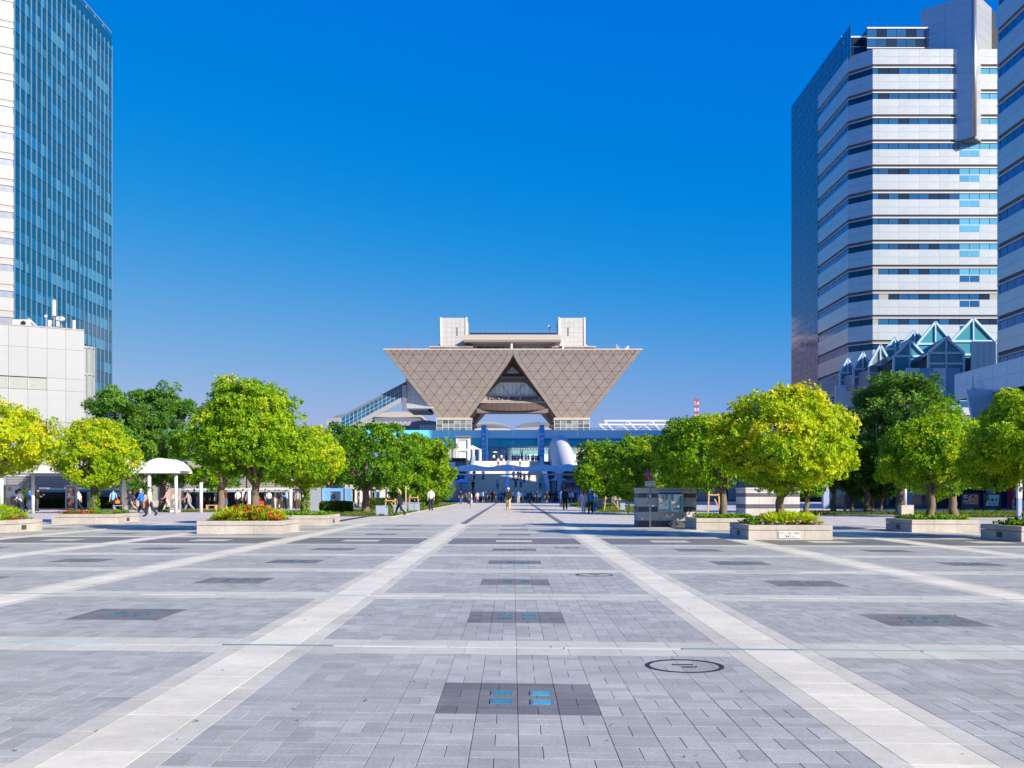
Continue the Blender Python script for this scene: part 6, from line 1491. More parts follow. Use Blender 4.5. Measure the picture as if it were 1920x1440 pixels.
# ------------------------------------------------------------------ right side: boards, posts, vending machine
def board(px0, px1, Y, yt, yb, label, kind):
    r_ = thing('display_board', label, 'display board', (PX((px0 + px1) / 2, Y), Y, 0), group='restaurant boards on the right')
    x0, x1, z0, z1 = PX(px0, Y), PX(px1, Y), PZ(yb, Y), PZ(yt, Y); w = x1 - x0
    MB().box(x0 - .12, x1 + .12, Y, Y + .12, .12, z1 + .1).build('body', M_black, r_)
    for xx in (x0, x1): MB().box(xx - .12, xx + .12, Y - .1, Y + .3, 0, .119).build('foot', M_black, r_)
    lay_ = lambda a, b, c, d, m_, n_, nm: MB().box(x0 + w * a, x0 + w * b, Y - .004 * n_ - .002, Y - .004 * n_ + .001, z0 + (z1 - z0) * c, z0 + (z1 - z0) * d).build(nm, m_, r_)
    if kind == 0:
        lay_(.0, .30, .85, .93, M_white, 1, 'text_line'); lay_(.02, .28, .62, .78, M_bluegrey, 1, 'text_line'); lay_(.0, .32, .2, .4, M_bluegrey, 1, 'text_line'); lay_(0, .5, .03, .08, M_white, 1, 'text_line')
        pts = [(x0 + w * .62 + w * .30 * math.cos(t), Y - .006, (z0 + z1) / 2 + (z1 - z0) * .5 * math.sin(t)) for t in [math.pi / 2 + math.pi * k / 12 for k in range(13)]] + [(x1, Y - .006, z0), (x1, Y - .006, z1)]
        MB().prism(pts, (0, .004, 0)).build('round_print', mat('terracotta_print', S(205, 140, 100), .5), r_)
        for a, b, c, d in ((.62, .72, .60, .92), (.80, .90, .45, .62), (.56, .76, .25, .32), (.64, .67, .22, .45), (.86, .92, .12, .25)): lay_(a, b, c, d, M_letters, 3, 'brush_stroke')
    else:
        pts = [(x0 + w * .02, Y - .006, z0), (x0 + w * .88, Y - .006, z0), (x1, Y - .006, z1), (x0 + w * .28, Y - .006, z1)]; MB().prism(pts, (0, .004, 0)).build('mint_print', mat('mint_print', S(165, 205, 185), .5), r_)
        lay_(0, .25, .62, .98, mat('leaf_print', S(40, 95, 60), .5), 1, 'leaf_print')
        for a, b, c, d in ((.2, .32, .5, .68), (.42, .6, .45, .68), (.7, .84, .48, .68), (.2, .7, .36, .39), (.2, .8, .22, .25), (.25, .8, .1, .13)): lay_(a, b, c, d, M_letters if c > .4 else M_stripe, 3, 'brush_stroke')
board(1806, 1833.5, 80, 927.5, 945.5, 'black display board with terracotta round print, left of the mint one', 0)
board(1847, 1874, 80, 928, 948.5, 'black display board with mint slanted print', 1)
lp = thing('lamp_post', 'white lamp post rising from a pale stone base box on the right', 'post', (PX(1697, 64), 64, 0))
MB().box(PX(1687, 64), PX(1710, 64), 63.7, 64.4, 0, .62).build('base_box', M_granite, lp); MB().tube([(PX(1697, 64), 64, .62), (PX(1697, 64), 64, 2.6)], .1, 10).build('pole', M_white, lp, smooth=True)
for k in range(3): MB().box(PX(1700 + 3 * k, 64) - .03, PX(1700 + 3 * k, 64) + .03, 63.69, 63.699, .35, .5).build('notice', M_white, lp)
lp2 = thing('lamp_post', 'thick white and grey post in front of the vending machine', 'post', (PX(1911, 52), 52, 0))
x = PX(1911, 52); MB().box(x - .10, x + .10, 51.9, 52.1, 0, PZ(934, 52)).build('lower_post', M_bluegrey, lp2); MB().box(x - .11, x + .11, 51.89, 52.11, PZ(934, 52), PZ(880, 52)).build('upper_post', M_white, lp2); MB().box(x - .06, x + .06, 51.87, 51.885, PZ(922, 52), PZ(914, 52)).build('notice', M_letters, lp2)
bo = thing('bollard', 'grey bollard with pale cap in the shade of the dark trees', 'bollard', (PX(1584, 71), 71, 0)); MB().tube([(0, 0, 0), (0, 0, 1.2)], .09, 8).build('shaft', M_roofgrey, bo, local=True); MB().tube([(0, 0, 1.2), (0, 0, 1.5)], .1, 8).build('cap', M_white, bo, local=True)
vm = thing('vending_machine', 'red and white vending machine behind the person in blue, right edge', 'vending machine', (PX(1901, 83), 83, 0))
x0, x1 = PX(1897, 83), PX(1926, 83); zt_ = 1.85
MB().box(x0, x1, 83, 83.8, .05, zt_).build('cabinet', M_red, vm); MB().box(x0 + .05, x1 - .05, 82.97, 82.999, .1, .8).build('lower_front', M_white, vm); MB().box(x0 + .7, x1 - .05, 82.97, 82.999, .85, zt_ - .1).build('window', M_plum, vm)
for k in range(6): MB().box(x0 + .12 + k * .09, x0 + .18 + k * .09, 82.96, 82.969, .3, .6).build('bottle_print', M_letters if k % 2 else M_red, vm)
pw_ = thing('pennant_post', 'slim pale pole standing before the podium panels', 'pole', (PX(1824, 104), 104, 8)); MB().tube([(0, 0, 4.3), (0, 0, 5.6)], [.12, .04], 6).build('shaft', M_white, pw_, local=True); MB().box(-.25, .25, -.25, .25, 4.0, 4.3).build('socket', M_silver, pw_, local=True)

# ================================================================== people
def pose(hip=(0, 0), knee=(0, 0), arm=(0, 0), elbow=(10, 10), lean=0):
    """Joint positions of a figure facing -y; swings in degrees, forward positive, (left, right)."""
    J = {}; E = []
    def add(n, p, r, par=None): J[n] = (Vector(p), r); (E.append((par, n)) if par else None)
    ln = math.tan(R(lean))
    zc = lambda z: -(z - .93) * ln
    add('pelvis', (0, 0, .93), (.135, .105)); add('waist', (0, zc(1.08), 1.08), (.125, .095), 'pelvis'); add('chest', (0, zc(1.30), 1.30), (.155, .11), 'waist'); add('collar', (0, zc(1.43), 1.43), (.09, .075), 'chest')
    add('neck', (0, zc(1.49) - .01, 1.49), (.055, .055), 'collar'); add('jaw', (0, zc(1.55) - .025, 1.55), (.072, .085), 'neck'); add('skull', (0, zc(1.64) - .015, 1.645), (.078, .095), 'jaw')
    for k, s in ((0, -1), (1, 1)):
        sh = Vector((s * .185, zc(1.40), 1.40)); a = R(arm[k]); e = a + R(elbow[k])
        el = sh + Vector((s * .045, -math.sin(a) * .28, -math.cos(a) * .28)); wr = el + Vector((s * .01, -math.sin(e) * .25, -math.cos(e) * .25)); hd = wr + Vector((0, -math.sin(e + .1) * .09, -math.cos(e + .1) * .09))
        add(f'shoulder{k}', sh, (.066, .062), 'collar'); add(f'elbow{k}', el, (.044, .044), f'shoulder{k}'); add(f'wrist{k}', wr, (.03, .032), f'elbow{k}'); add(f'palm{k}', hd, (.022, .040), f'wrist{k}')
        h = Vector((s * .092, 0, .88)); a = R(hip[k]); e = a - R(knee[k])
        kn = h + Vector((0, -math.sin(a) * .41, -math.cos(a) * .41)); an = kn + Vector((0, -math.sin(e) * .40, -math.cos(e) * .40)); f = e * .6
        toe = an + Vector((s * .015, -math.cos(f) * .16, -.045 - math.sin(-f) * .12 if False else -.045 + math.sin(f) * .10))
        add(f'hip{k}', h, (.092, .098), 'pelvis'); add(f'knee{k}', kn, (.064, .066), f'hip{k}'); add(f'ankle{k}', an, (.043, .046), f'knee{k}'); add(f'toe{k}', toe, (.042, .032), f'ankle{k}')
    low = min(J[f'{n}{k}'][0].z - .035 for n in ('toe', 'ankle') for k in (0, 1))
    for n in J: J[n][0].z -= low
    return J, E
REG = {'pelvis': 'trousers', 'waist': 'shirt', 'chest': 'shirt', 'collar': 'shirt', 'neck': 'skin', 'jaw': 'skin', 'skull': 'skin'}
def region(par, n):
    b = n[:-1]
    if b in ('shoulder', 'elbow'): return 'shirt' if b == 'shoulder' else 'upper_arm'
    if b in ('wrist', 'palm'): return 'fore_arm' if b == 'wrist' else 'skin'
    if b in ('hip', 'knee'): return 'trousers' if b == 'hip' else 'thigh'
    if b == 'ankle': return 'shin'
    if b == 'toe': return 'foot'
    return REG[n]
def figure_meshes(J, E):
    """One continuous skinned body, with clothes cut from it and pushed outwards."""
    bm = bmesh.new(); ly = bm.verts.layers.skin.verify(); vs = {}
    for n, (p, r) in J.items():
        v = bm.verts.new(p); v[ly].radius = r; v[ly].use_root = (n == 'pelvis'); vs[n] = v
    for a, b in E: bm.edges.new((vs[a], vs[b]))
    me = bpy.data.meshes.new('figure_skeleton'); bm.to_mesh(me); bm.free()
    o = bpy.data.objects.new('figure_source', me); COL.objects.link(o)
    o.modifiers.new('skin', 'SKIN'); s = o.modifiers.new('sub', 'SUBSURF'); s.levels = 1; s.render_levels = 1
    dg = bpy.context.evaluated_depsgraph_get(); body = bpy.data.meshes.new_from_object(o.evaluated_get(dg)); bpy.data.objects.remove(o)
    V = [v.co.copy() for v in body.vertices]; Nn = [v.normal.copy() for v in body.vertices]; Fs = [tuple(p.vertices) for p in body.polygons]
    segs = [(J[a][0], J[b][0], region(a, b), (J[a][1][0] + J[b][1][0]) / 2) for a, b in E]
    lab = []
    for f in Fs:
        c = sum((V[i] for i in f), Vector()) / len(f); best = None
        for p, q, rg_, rr in segs:
            d = q - p; t = max(0, min(1, (c - p).dot(d) / max(1e-6, d.dot(d)))); x = (c - p - d * t).length - rr * .8
            if best is None or x < best[0]: best = (x, rg_)
        lab.append(best[1])
    # add fingers, thumb, nose and ears to the one body mesh
    mb = MB(); mb.v = [tuple(v) for v in V]; mb.f = list(Fs); mb.m = [0] * len(Fs)
    for k, s in ((0, -1), (1, 1)):
        wr, pa = J[f'wrist{k}'][0], J[f'palm{k}'][0]; d = (pa - wr).normalized(); fw = d.cross(Vector((1, 0, 0))).normalized()
        for j in range(4):
            b = pa + fw * (.027 - .018 * j) - d * .012; l = (.062, .072, .068, .052)[j]; cu = Vector((-s * .012, 0, 0))
            mb.tube([b, b + d * l * .55 + cu * .4, b + d * l + cu * 1.6], [.0095, .0085, .006], 5)
        b = wr + d * .03 + fw * .025; mb.tube([b, b + d * .035 + fw * .03, b + d * .065 + fw * .034], [.011, .01, .007], 5)
    hd, jw = J['skull'][0], J['jaw'][0]
    mb.face([hd + Vector((-.014, -.088, -.045)), hd + Vector((.014, -.088, -.045)), hd + Vector((0, -.113, -.05))]); mb.face([hd + Vector((-.012, -.09, -.045)), hd + Vector((0, -.113, -.05)), hd + Vector((0, -.088, .0))]); mb.face([hd + Vector((.012, -.09, -.045)), hd + Vector((0, -.088, .0)), hd + Vector((0, -.113, -.05))])
    for s in (-1, 1):
        mb.tube([hd + Vector((s * .072, .0, -.01)), hd + Vector((s * .088, .01, -.02)), hd + Vector((s * .076, .0, -.055))], [.01, .014, .008], 5)
        e = hd + Vector((s * .030, -.088, -.008)); mb.face([e + Vector((-.013, 0, -.005)), e + Vector((.013, 0, -.005)), e + Vector((.010, -.004, .007)), e + Vector((-.010, -.004, .007))], 1)
    m_ = jw + Vector((0, -.088, -.005)); mb.face([m_ + Vector((-.022, 0, -.004)), m_ + Vector((.022, 0, -.004)), m_ + Vector((.018, -.003, .005)), m_ + Vector((-.018, -.003, .005))], 1)
    out = {'body': mb.mesh('person', [M_skin, M_hair0])}
    def cut(name, regs, off):
        ids = [i for i, l in enumerate(lab) if l in regs]; mp_ = {}; b = MB()
        for i in ids:
            f = []
            for v in Fs[i]:
                if v not in mp_: mp_[v] = len(b.v); b.v.append(tuple(V[v] + Nn[v] * off))
                f.append(mp_[v])
            b.f.append(tuple(f)); b.m.append(0)
        me_ = b.mesh(name, M_skin); me_.polygons.foreach_set('use_smooth', [True] * len(me_.polygons)); return me_
    out['tee'] = cut('shirt', ('shirt', 'upper_arm'), .014); out['jacket'] = cut('shirt', ('shirt', 'upper_arm', 'fore_arm'), .022)
    out['trousers'] = cut('trousers', ('trousers', 'thigh', 'shin'), .016); out['shorts'] = cut('shorts', ('trousers', 'thigh'), .022); out['shoes'] = cut('shoes', ('foot',), .014)
    b = MB()                                            # knee-length skirt
    pz = J['pelvis'][0]; kz = (J['knee0'][0].z + J['knee1'][0].z) / 2 - .03; ym = (J['knee0'][0].y + J['knee1'][0].y) / 2; spread = abs(J['knee0'][0].y - J['knee1'][0].y) / 2
    for t, (rx, ry) in ((0, (.15, .12)), (.35, (.18, .15)), (1, (.20, .16 + spread))):
        z = pz.z + .06 + (kz - pz.z - .06) * t
        for j in range(16): a = 2 * math.pi * j / 16; b.v.append((pz.x + rx * math.cos(a), pz.y + (ym - pz.y) * t + ry * math.sin(a) * (1 + .06 * math.cos(5 * a)), z))
    for i in range(2):
        for j in range(16): b.f.append((i * 16 + j, i * 16 + (j + 1) % 16, (i + 1) * 16 + (j + 1) % 16, (i + 1) * 16 + j)); b.m.append(0)
    out['skirt'] = b.mesh('skirt', M_skin)
    def cap(name, long):
        b = MB(); n, m2 = 12, 6; c = hd + Vector((0, .008, .012))
        for i in range(m2 + 1):
            th = i / m2 * (1.75 if not long else 1.9)
            for j in range(n):
                a = 2 * math.pi * j / n; front = max(0, -math.sin(a)); tt = th * (1 - .42 * front); b.v.append(tuple(c + Vector((.086 * math.sin(tt) * math.cos(a), .104 * math.sin(tt) * math.sin(a), .105 * math.cos(tt)))))
        for i in range(m2):
            for j in range(n): b.f.append((i * n + j, (i + 1) * n + j, (i + 1) * n + (j + 1) % n, i * n + (j + 1) % n)); b.m.append(0)
        if long: b.tube([c + Vector((0, .07, -.02)), c + Vector((0, .095, -.16)), c + Vector((0, .10, -.30))], [.085, .085, .05], 8)
        me_ = b.mesh(name, M_skin); me_.polygons.foreach_set('use_smooth', [True] * len(me_.polygons)); return me_
    out['hair'] = cap('hair', False); out['long_hair'] = cap('hair', True)
    b = MB(); c = hd + Vector((0, 0, .02)); b.tube([c + Vector((0, 0, .0)), c + Vector((0, 0, .06)), c + Vector((0, 0, .11)), c + Vector((0, 0, .125))], [.108, .106, .085, .03], 12)
    b.prism([c + Vector((-.085, -.07, .0)), c + Vector((.085, -.07, .0)), c + Vector((.05, -.18, -.01)), c + Vector((-.05, -.18, -.01))], (0, 0, .012)); out['cap'] = b.mesh('hat', M_skin)
    out['back'] = (J['chest'][0], J['palm0'][0], J['palm1'][0]); return out
M_skin = mat('skin', (0.52, 0.32, 0.22, 1), .55, vary=.05, scale=8); M_hair0 = mat('black_hair', (0.012, 0.010, 0.010, 1), .5)
POSES = {'stand': pose((1, -2), (2, 3), (3, -2), (12, 10)), 'walk': pose((24, -18), (8, 26), (-18, 22), (12, 25), 3), 'walk2': pose((-14, 18), (30, 6), (16, -14), (22, 10), 3),
         'stride': pose((30, -26), (6, 22), (-24, 26), (15, 35), 6), 'hold': pose((2, -3), (3, 3), (12, 18), (75, 95), 2), 'step': pose((38, -4), (50, 6), (-8, 14), (18, 22), 6)}
FIG = {k: figure_meshes(*v) for k, v in POSES.items()}
CLO = {}
def cloth(n, c): CLO[n] = mat(n.replace(' ', '_') + '_cloth', c, .8, vary=.12, scale=9); return CLO[n]
for n_, c_ in (('white', S(228, 228, 230)), ('light blue', S(130, 175, 220)), ('blue', S(35, 105, 200)), ('navy', S(28, 34, 58)), ('black', S(26, 25, 28)), ('dark grey', S(62, 62, 68)), ('grey', S(150, 150, 154)), ('beige', S(205, 190, 168)),
               ('khaki', S(198, 168, 124)), ('pink', S(205, 140, 160)), ('dark red', S(92, 22, 34)), ('red', S(200, 50, 50)), ('teal', S(40, 125, 160)), ('pale pink', S(232, 200, 206)), ('lilac', S(170, 160, 205)), ('brown', S(96, 62, 44)), ('orange', S(225, 130, 60)), ('yellow', S(232, 180, 40)), ('green', S(60, 165, 80)), ('denim', S(60, 84, 124))): cloth(n_, c_)
HAIR = {'black': M_hair0, 'brown': mat('brown_hair', (0.06, 0.03, 0.018, 1), .5), 'fair': mat('fair_hair', (0.42, 0.28, 0.13, 1), .5), 'grey': mat('grey_hair', (0.4, 0.38, 0.37, 1), .6)}
_dressed = {}
def dressed(me, m):
    k = (me.name, m.name)
    if k not in _dressed: c = me.copy(); c.name = me.name.split('.')[0]; c.materials.clear(); c.materials.append(m); _dressed[k] = c
    return _dressed[k]
def person(x, y, z, rz, ps, top, bot, label, h=1.68, hair='black', long=False, sleeve='tee', hat=None, group=None, shoe='black'):
    f = FIG[ps]; o = bpy.data.objects.new('person', f['body']); COL.objects.link(o); s = h / 1.72
    o.location = (x, y, z); o.rotation_euler = (0, 0, R(rz)); o.scale = (s, s, s); tag(o, label, 'person', group)
    WM[o.name] = Matrix.Translation((x, y, z)) @ Matrix.Rotation(R(rz), 4, 'Z') @ Matrix.Scale(s, 4)
    kind, colr = bot if isinstance(bot, tuple) else ('trousers', bot)
    for nm, me, m in (('shirt', f[sleeve], CLO[top]), (kind, f[kind], CLO[colr]), ('shoes', f['shoes'], CLO[shoe]), ('hat' if hat else 'hair', f['cap'] if hat and hat != 'scarf' else f['long_hair' if long or hat == 'scarf' else 'hair'], CLO['red'] if hat == 'scarf' else CLO[hat] if hat else HAIR[hair])):
        c = bpy.data.objects.new(nm, dressed(me, m)); COL.objects.link(c); c.parent = o
    if hat and hat != 'scarf': c = bpy.data.objects.new('hair', dressed(f['hair'], HAIR[hair])); COL.objects.link(c); c.parent = o
    return o
def at_joint(o, ps, which, dz=0.0, dy=0.0):            # world point of a hand or the chest of a placed person
    v = Vector(FIG[ps]['back'][which + 1]); return WM[o.name] @ (v + Vector((0, dy, dz)))
def carried(name, cat, p, w, d, h, m, label, rz=0.0, strap=True, wheels=False):
    """A bag held by somebody: body with rounded shoulders, flap and handle."""
    r_ = thing(name, label, cat, tuple(p), R(rz))
    mb = MB(); b = .18
    pr = [(-w / 2, 0, -h), (w / 2, 0, -h), (w / 2, 0, -h * b), (w / 2 * (1 - b), 0, 0), (-w / 2 * (1 - b), 0, 0), (-w / 2, 0, -h * b)]
    mb.prism([(a, -d / 2, c) for a, _, c in pr], (0, d, 0)).build('bag_body', m, r_, local=True)
    MB().box(-w * .4, w * .4, -d / 2 - .012, -d / 2 - .001, -h * .62, -h * .12).build('flap', m, r_, local=True)
    if strap: MB().tube([(-w * .22, 0, 0), (-w * .18, 0, .09), (w * .18, 0, .09), (w * .22, 0, 0)], .012, 5).build('handle', m, r_, local=True)
    if wheels:
        for s in (-1, 1): MB().tube([(s * w * .4 - .02, 0, -h - .03), (s * w * .4 + .02, 0, -h - .03)], .03, 8).build('wheel', M_iron, r_, local=True)
    return r_
LF, RT, AW, TO = -90, 90, 180, 0
G1_ = 'people crossing the plaza on the left'
def pp(px, py, rz, ps, top, bot, label, **k):
    Y = GY(py); return person(PX(px, Y), Y, 0, rz, ps, top, bot, label, **k)
a = pp(38, 962.5, LF, 'walk', 'white', 'navy', 'man in white shirt and black hat walking left by the leftmost poster stand', hat='black', group=G1_)
carried('jacket', 'jacket', at_joint(a, 'walk', 1, .32), .5, .16, .55, CLO['navy'], 'dark navy jacket folded over the arm of the man in the black hat', LF)
carried('briefcase', 'bag', at_joint(a, 'walk', 0, 0), .36, .12, .34, CLO['black'], 'black bag in the hand of the man in the black hat', LF)
a = pp(57, 960.5, LF, 'walk2', 'blue', 'khaki', 'man in blue vest and khaki trousers following the man in the hat', group=G1_)
carried('shopping_bag', 'bag', at_joint(a, 'walk2', 1, .03), .36, .14, .42, CLO['white'], 'white shopping bag carried by the man in the blue vest', LF)
pp(70, 958.5, RT, 'hold', 'black', 'dark grey', 'woman in black suit looking at her phone beside the white post', long=True, sleeve='jacket', group=G1_)
pp(148, 958.5, LF, 'walk', 'white', 'navy', 'man in white polo shirt walking beside the second poster stand', group=G1_)
a = pp(212, 957.5, AW, 'walk2', 'light blue', 'black', 'person in light blue top walking away behind the planter', group=G1_)
carried('handbag', 'bag', at_joint(a, 'walk2', 0, 0), .3, .12, .26, CLO['orange'], 'tan handbag of the person walking away behind the planter', AW)
a = pp(246, 957.5, LF, 'stride', 'navy', ('skirt', 'navy'), 'woman in dark navy suit striding left, left of the two walking men', sleeve='jacket', group=G1_)
carried('handbag', 'bag', at_joint(a, 'stride', 1, 0), .28, .1, .3, CLO['orange'], 'tan handbag of the woman in the navy suit', LF)
a = pp(265, 967.5, LF, 'walk', 'blue', 'navy', 'balding man in blue shirt walking left in front of the domed canopy', hair='grey', group=G1_, h=1.66)
carried('briefcase', 'bag', at_joint(a, 'walk', 0, 0), .42, .12, .34, CLO['black'], 'black case carried by the man in the blue shirt', LF)
a = pp(281, 968.5, LF, 'walk2', 'beige', 'navy', 'man in beige jacket walking left with an orange case', sleeve='jacket', hair='brown', group=G1_, h=1.76)
carried('briefcase', 'bag', at_joint(a, 'walk2', 0, 0), .44, .13, .36, CLO['orange'], 'orange leather case in the hand of the man in the beige jacket', LF)
a = pp(314, 957.5, LF, 'stride', 'pink', 'beige', 'person in pink shirt and beige trousers under the domed canopy', group=G1_)
carried('shoulder_bag', 'bag', at_joint(a, 'stride', 1, .15), .3, .12, .3, CLO['navy'], 'dark shoulder bag of the person in the pink shirt', LF)
pp(342, 957.5, LF, 'stride', 'dark red', 'black', 'woman in dark red top and black trousers hurrying left', hair='brown', long=True, group=G1_)
pp(354, 958, LF, 'stride', 'grey', 'grey', 'woman in pale grey outfit with wide trousers behind the hurrying one', hair='brown', long=True, group=G1_, shoe='white')
a = pp(364, 955.5, AW, 'stand', 'dark grey', 'navy', 'person with dark backpack standing left of the shelter', group=G1_)
carried('backpack', 'bag', at_joint(a, 'stand', 0, 0) * 0 + WM[a.name] @ Vector((0, .17, 1.42)), .3, .16, .42, CLO['navy'], 'dark backpack on the person left of the shelter', AW)
G2_ = 'people waiting at the shelter'
SHL = [(389, 'black', ('skirt', 'black'), TO, 'stand', 'woman in black dress at the left end of the shelter'), (404, 'navy', 'black', LF, 'stand', 'person in navy standing behind the small bench'), (412, 'dark grey', 'navy', RT, 'hold', 'person in dark grey left of the grey trunk'),
       (424, 'dark red', ('skirt', 'denim'), LF, 'hold', 'woman in dark red top and blue skirt right of the grey trunk'), (446, 'white', 'black', AW, 'stand', 'man in white shirt and black trousers under the awning'), (456, 'pale pink', 'dark grey', LF, 'stand', 'person in pale pink top beside the man in white'),
       (466, 'grey', 'denim', TO, 'stand', 'person in grey top left of the large trunk'), (481, 'beige', 'dark grey', RT, 'walk', 'person in beige behind the red suitcase'), (497, 'navy', 'navy', RT, 'stand', 'person in navy between the suitcase and the woman in white'),
       (504, 'white', ('skirt', 'navy'), TO, 'stand', 'woman in white T shirt and dark skirt under the awning'), (516, 'dark grey', 'beige', LF, 'stand', 'person in dark grey left of the blue backpack'), (523, 'black', 'khaki', AW, 'walk2', 'person in khaki shorts wearing a blue backpack'),
       (534, 'navy', 'navy', TO, 'stand', 'person in navy left of the right awning post'), (538, 'light blue', 'dark grey', LF, 'hold', 'person in light blue just left of the right awning post'), (551, 'dark grey', 'black', AW, 'stand', 'person in dark grey right of the right awning post'), (558, 'grey', 'brown', TO, 'stand', 'person in grey at the right end of the shelter')]
for n_, (px, t_, b_, rz, ps, lb_) in enumerate(SHL):
    Y = 84.5 + (n_ * 7 % 5) * .7; person(PX(px, Y), Y, 0, rz, ps, t_, b_, lb_, h=1.58 + .05 * (n_ % 3), long=isinstance(b_, tuple), group=G2_, hair='brown' if n_ % 4 == 3 else 'black')
Y = 84.7; sc = carried('suitcase', 'suitcase', (PX(487, Y), Y, .72), .62, .32, .66, CLO['red'], 'red wheeled suitcase right of the large trunk', 0, wheels=True)
carried('backpack', 'bag', (PX(523, 86) , 86.3, 1.42), .36, .2, .48, CLO['blue'], 'bright blue backpack on the person in khaki shorts', AW)
G3_ = 'people near the market stall'
for n_, (px, t_, b_, rz, lb_) in enumerate(((655, 'pale pink', 'black', TO, 'person in pale pink at the left of the stall'), (672, 'dark red', 'brown', RT, 'person in dark red at the middle of the stall'), (700, 'black', 'denim', LF, 'person in black at the right of the stall'), (737, 'green', 'navy', TO, 'person in green vest beyond the timber frame'))):
    person(PX(px, 94), 94, 0, rz, 'stand', t_, b_, lb_, group=G3_)
G4_ = 'people on the promenade'
a = pp(749, 967, LF, 'walk', 'black', 'black', 'woman in black with long fair hair walking left beside the grey blocks', hair='fair', long=True, h=1.66, group=G4_, shoe='brown')
carried('shoulder_bag', 'bag', at_joint(a, 'walk', 0, .3), .34, .14, .34, CLO['black'], 'black shoulder bag of the woman with long fair hair', LF)
pp(808, 957.5, TO, 'stand', 'white', 'navy', 'man in white shirt and dark trousers standing at the left edge of the promenade', h=1.74, group=G4_)
pp(864, 945.5, TO, 'stand', 'black', 'denim', 'man in black T shirt and jeans at the left foot of the stairs', group=G4_)
a = pp(880, 952.5, AW, 'walk', 'white', ('shorts', 'black'), 'person in white shirt and black shorts walking towards the stairs', h=1.62, group=G4_, shoe='white')
carried('backpack', 'bag', WM[a.name] @ Vector((0, .19, 1.44)), .34, .18, .46, CLO['dark grey'], 'dark backpack on the person in black shorts', AW)
carried('tote_bag', 'bag', at_joint(a, 'walk', 0, .05), .2, .35, .42, CLO['lilac'], 'lilac bag beside the person in black shorts', AW)
a = pp(953, 958, AW, 'walk2', 'black', 'khaki', 'man in white cap, black vest and khaki trousers in the middle of the promenade', hat='white', h=1.76, group=G4_, shoe='beige')
carried('backpack', 'bag', WM[a.name] @ Vector((0, .20, 1.46)), .40, .22, .52, CLO['black'], 'black backpack on the man in the white cap', AW)
pp(1052, 951, AW, 'walk', 'blue', 'navy', 'man in blue shirt walking away, right of the promenade centre', group=G4_)
pp(1059.5, 956.5, AW, 'walk2', 'black', 'black', 'man all in black with a black hat walking away', hat='black', h=1.8, group=G4_, sleeve='jacket')
a = pp(1094, 962.5, AW, 'walk', 'pale pink', 'white', 'woman in pale clothes and red headscarf walking away on the right', hat='scarf', h=1.6, sleeve='jacket', group=G4_, shoe='white')
carried('shopping_bag', 'bag', at_joint(a, 'walk', 1, .05), .3, .14, .36, CLO['yellow'], 'bright yellow bag of the woman in the red headscarf', AW)
a = pp(1107, 963, AW, 'walk2', 'teal', 'navy', 'man in teal shirt and white cap right of the woman in the headscarf', hat='white', h=1.62, group=G4_)
carried('shopping_bag', 'bag', at_joint(a, 'walk2', 1, .05), .26, .12, .34, CLO['brown'], 'brown bag between the headscarf woman and the man in teal', AW)
pp(1114, 961, AW, 'walk', 'light blue', 'teal', 'woman in light blue top right of the man in teal', h=1.55, group=G4_)
# the crowd at the foot of the stairs, on the stairs and on the deck
PAL_T = ['light blue', 'white', 'black', 'light blue', 'blue', 'navy', 'white', 'dark grey', 'black', 'light blue']; PAL_B = ['navy', 'black', 'navy', 'dark grey', 'black', 'navy', 'denim']
ORD = ['first', 'second', 'third', 'fourth', 'fifth', 'sixth', 'seventh', 'eighth', 'ninth', 'tenth', 'eleventh', 'twelfth', 'thirteenth', 'fourteenth', 'fifteenth', 'sixteenth', 'seventeenth', 'eighteenth', 'nineteenth', 'twentieth', 'twenty first', 'twenty second', 'twenty third', 'twenty fourth', 'twenty fifth', 'twenty sixth', 'twenty seventh', 'twenty eighth', 'twenty ninth', 'thirtieth', 'thirty first', 'thirty second']
rp = random.Random(21)
def crowd(L_, zone, group, fy):
    L_ = sorted(L_); 
    for n_, e in enumerate(L_):
        px, py = e[0], e[1]; t_ = e[2] if len(e) > 2 else rp.choice(PAL_T); b_ = e[3] if len(e) > 3 else rp.choice(PAL_B)
        x, Y, z = fy(px, py); ps = rp.choice(('walk', 'walk2', 'stand', 'walk')); rz = rp.choice((AW, AW, AW, 160, 200, TO)) if zone != 'deck' else rp.choice((TO, AW, 90, -90))
        if zone == 'on the stairs': ps = 'step'; rz = AW
        bt = b_[1] if isinstance(b_, tuple) else b_
        kind = b_[0] if isinstance(b_, tuple) else 'trousers'
        person(x, Y, z, rz, ps, t_, b_, f'person in {t_} top and {bt} {kind}, {ORD[n_]} from left {zone}', h=rp.uniform(1.58, 1.76), long=rp.random() < .25, group=group)
def on_ground(px, py): Y = min(149.4, GY(py)); return PX(px, Y), Y, 0.0
def on_stairs(px, py):
    for k in range(470):
        Y = 150 + k * .1
        if PZ(py, Y) <= stair_z(Y): break
    return PX(px, Y), Y, stair_z(Y)
def on_deck(px, py): Y = 201 + (px * 7 % 11) * .5; return PX(px, Y), Y, 7.6
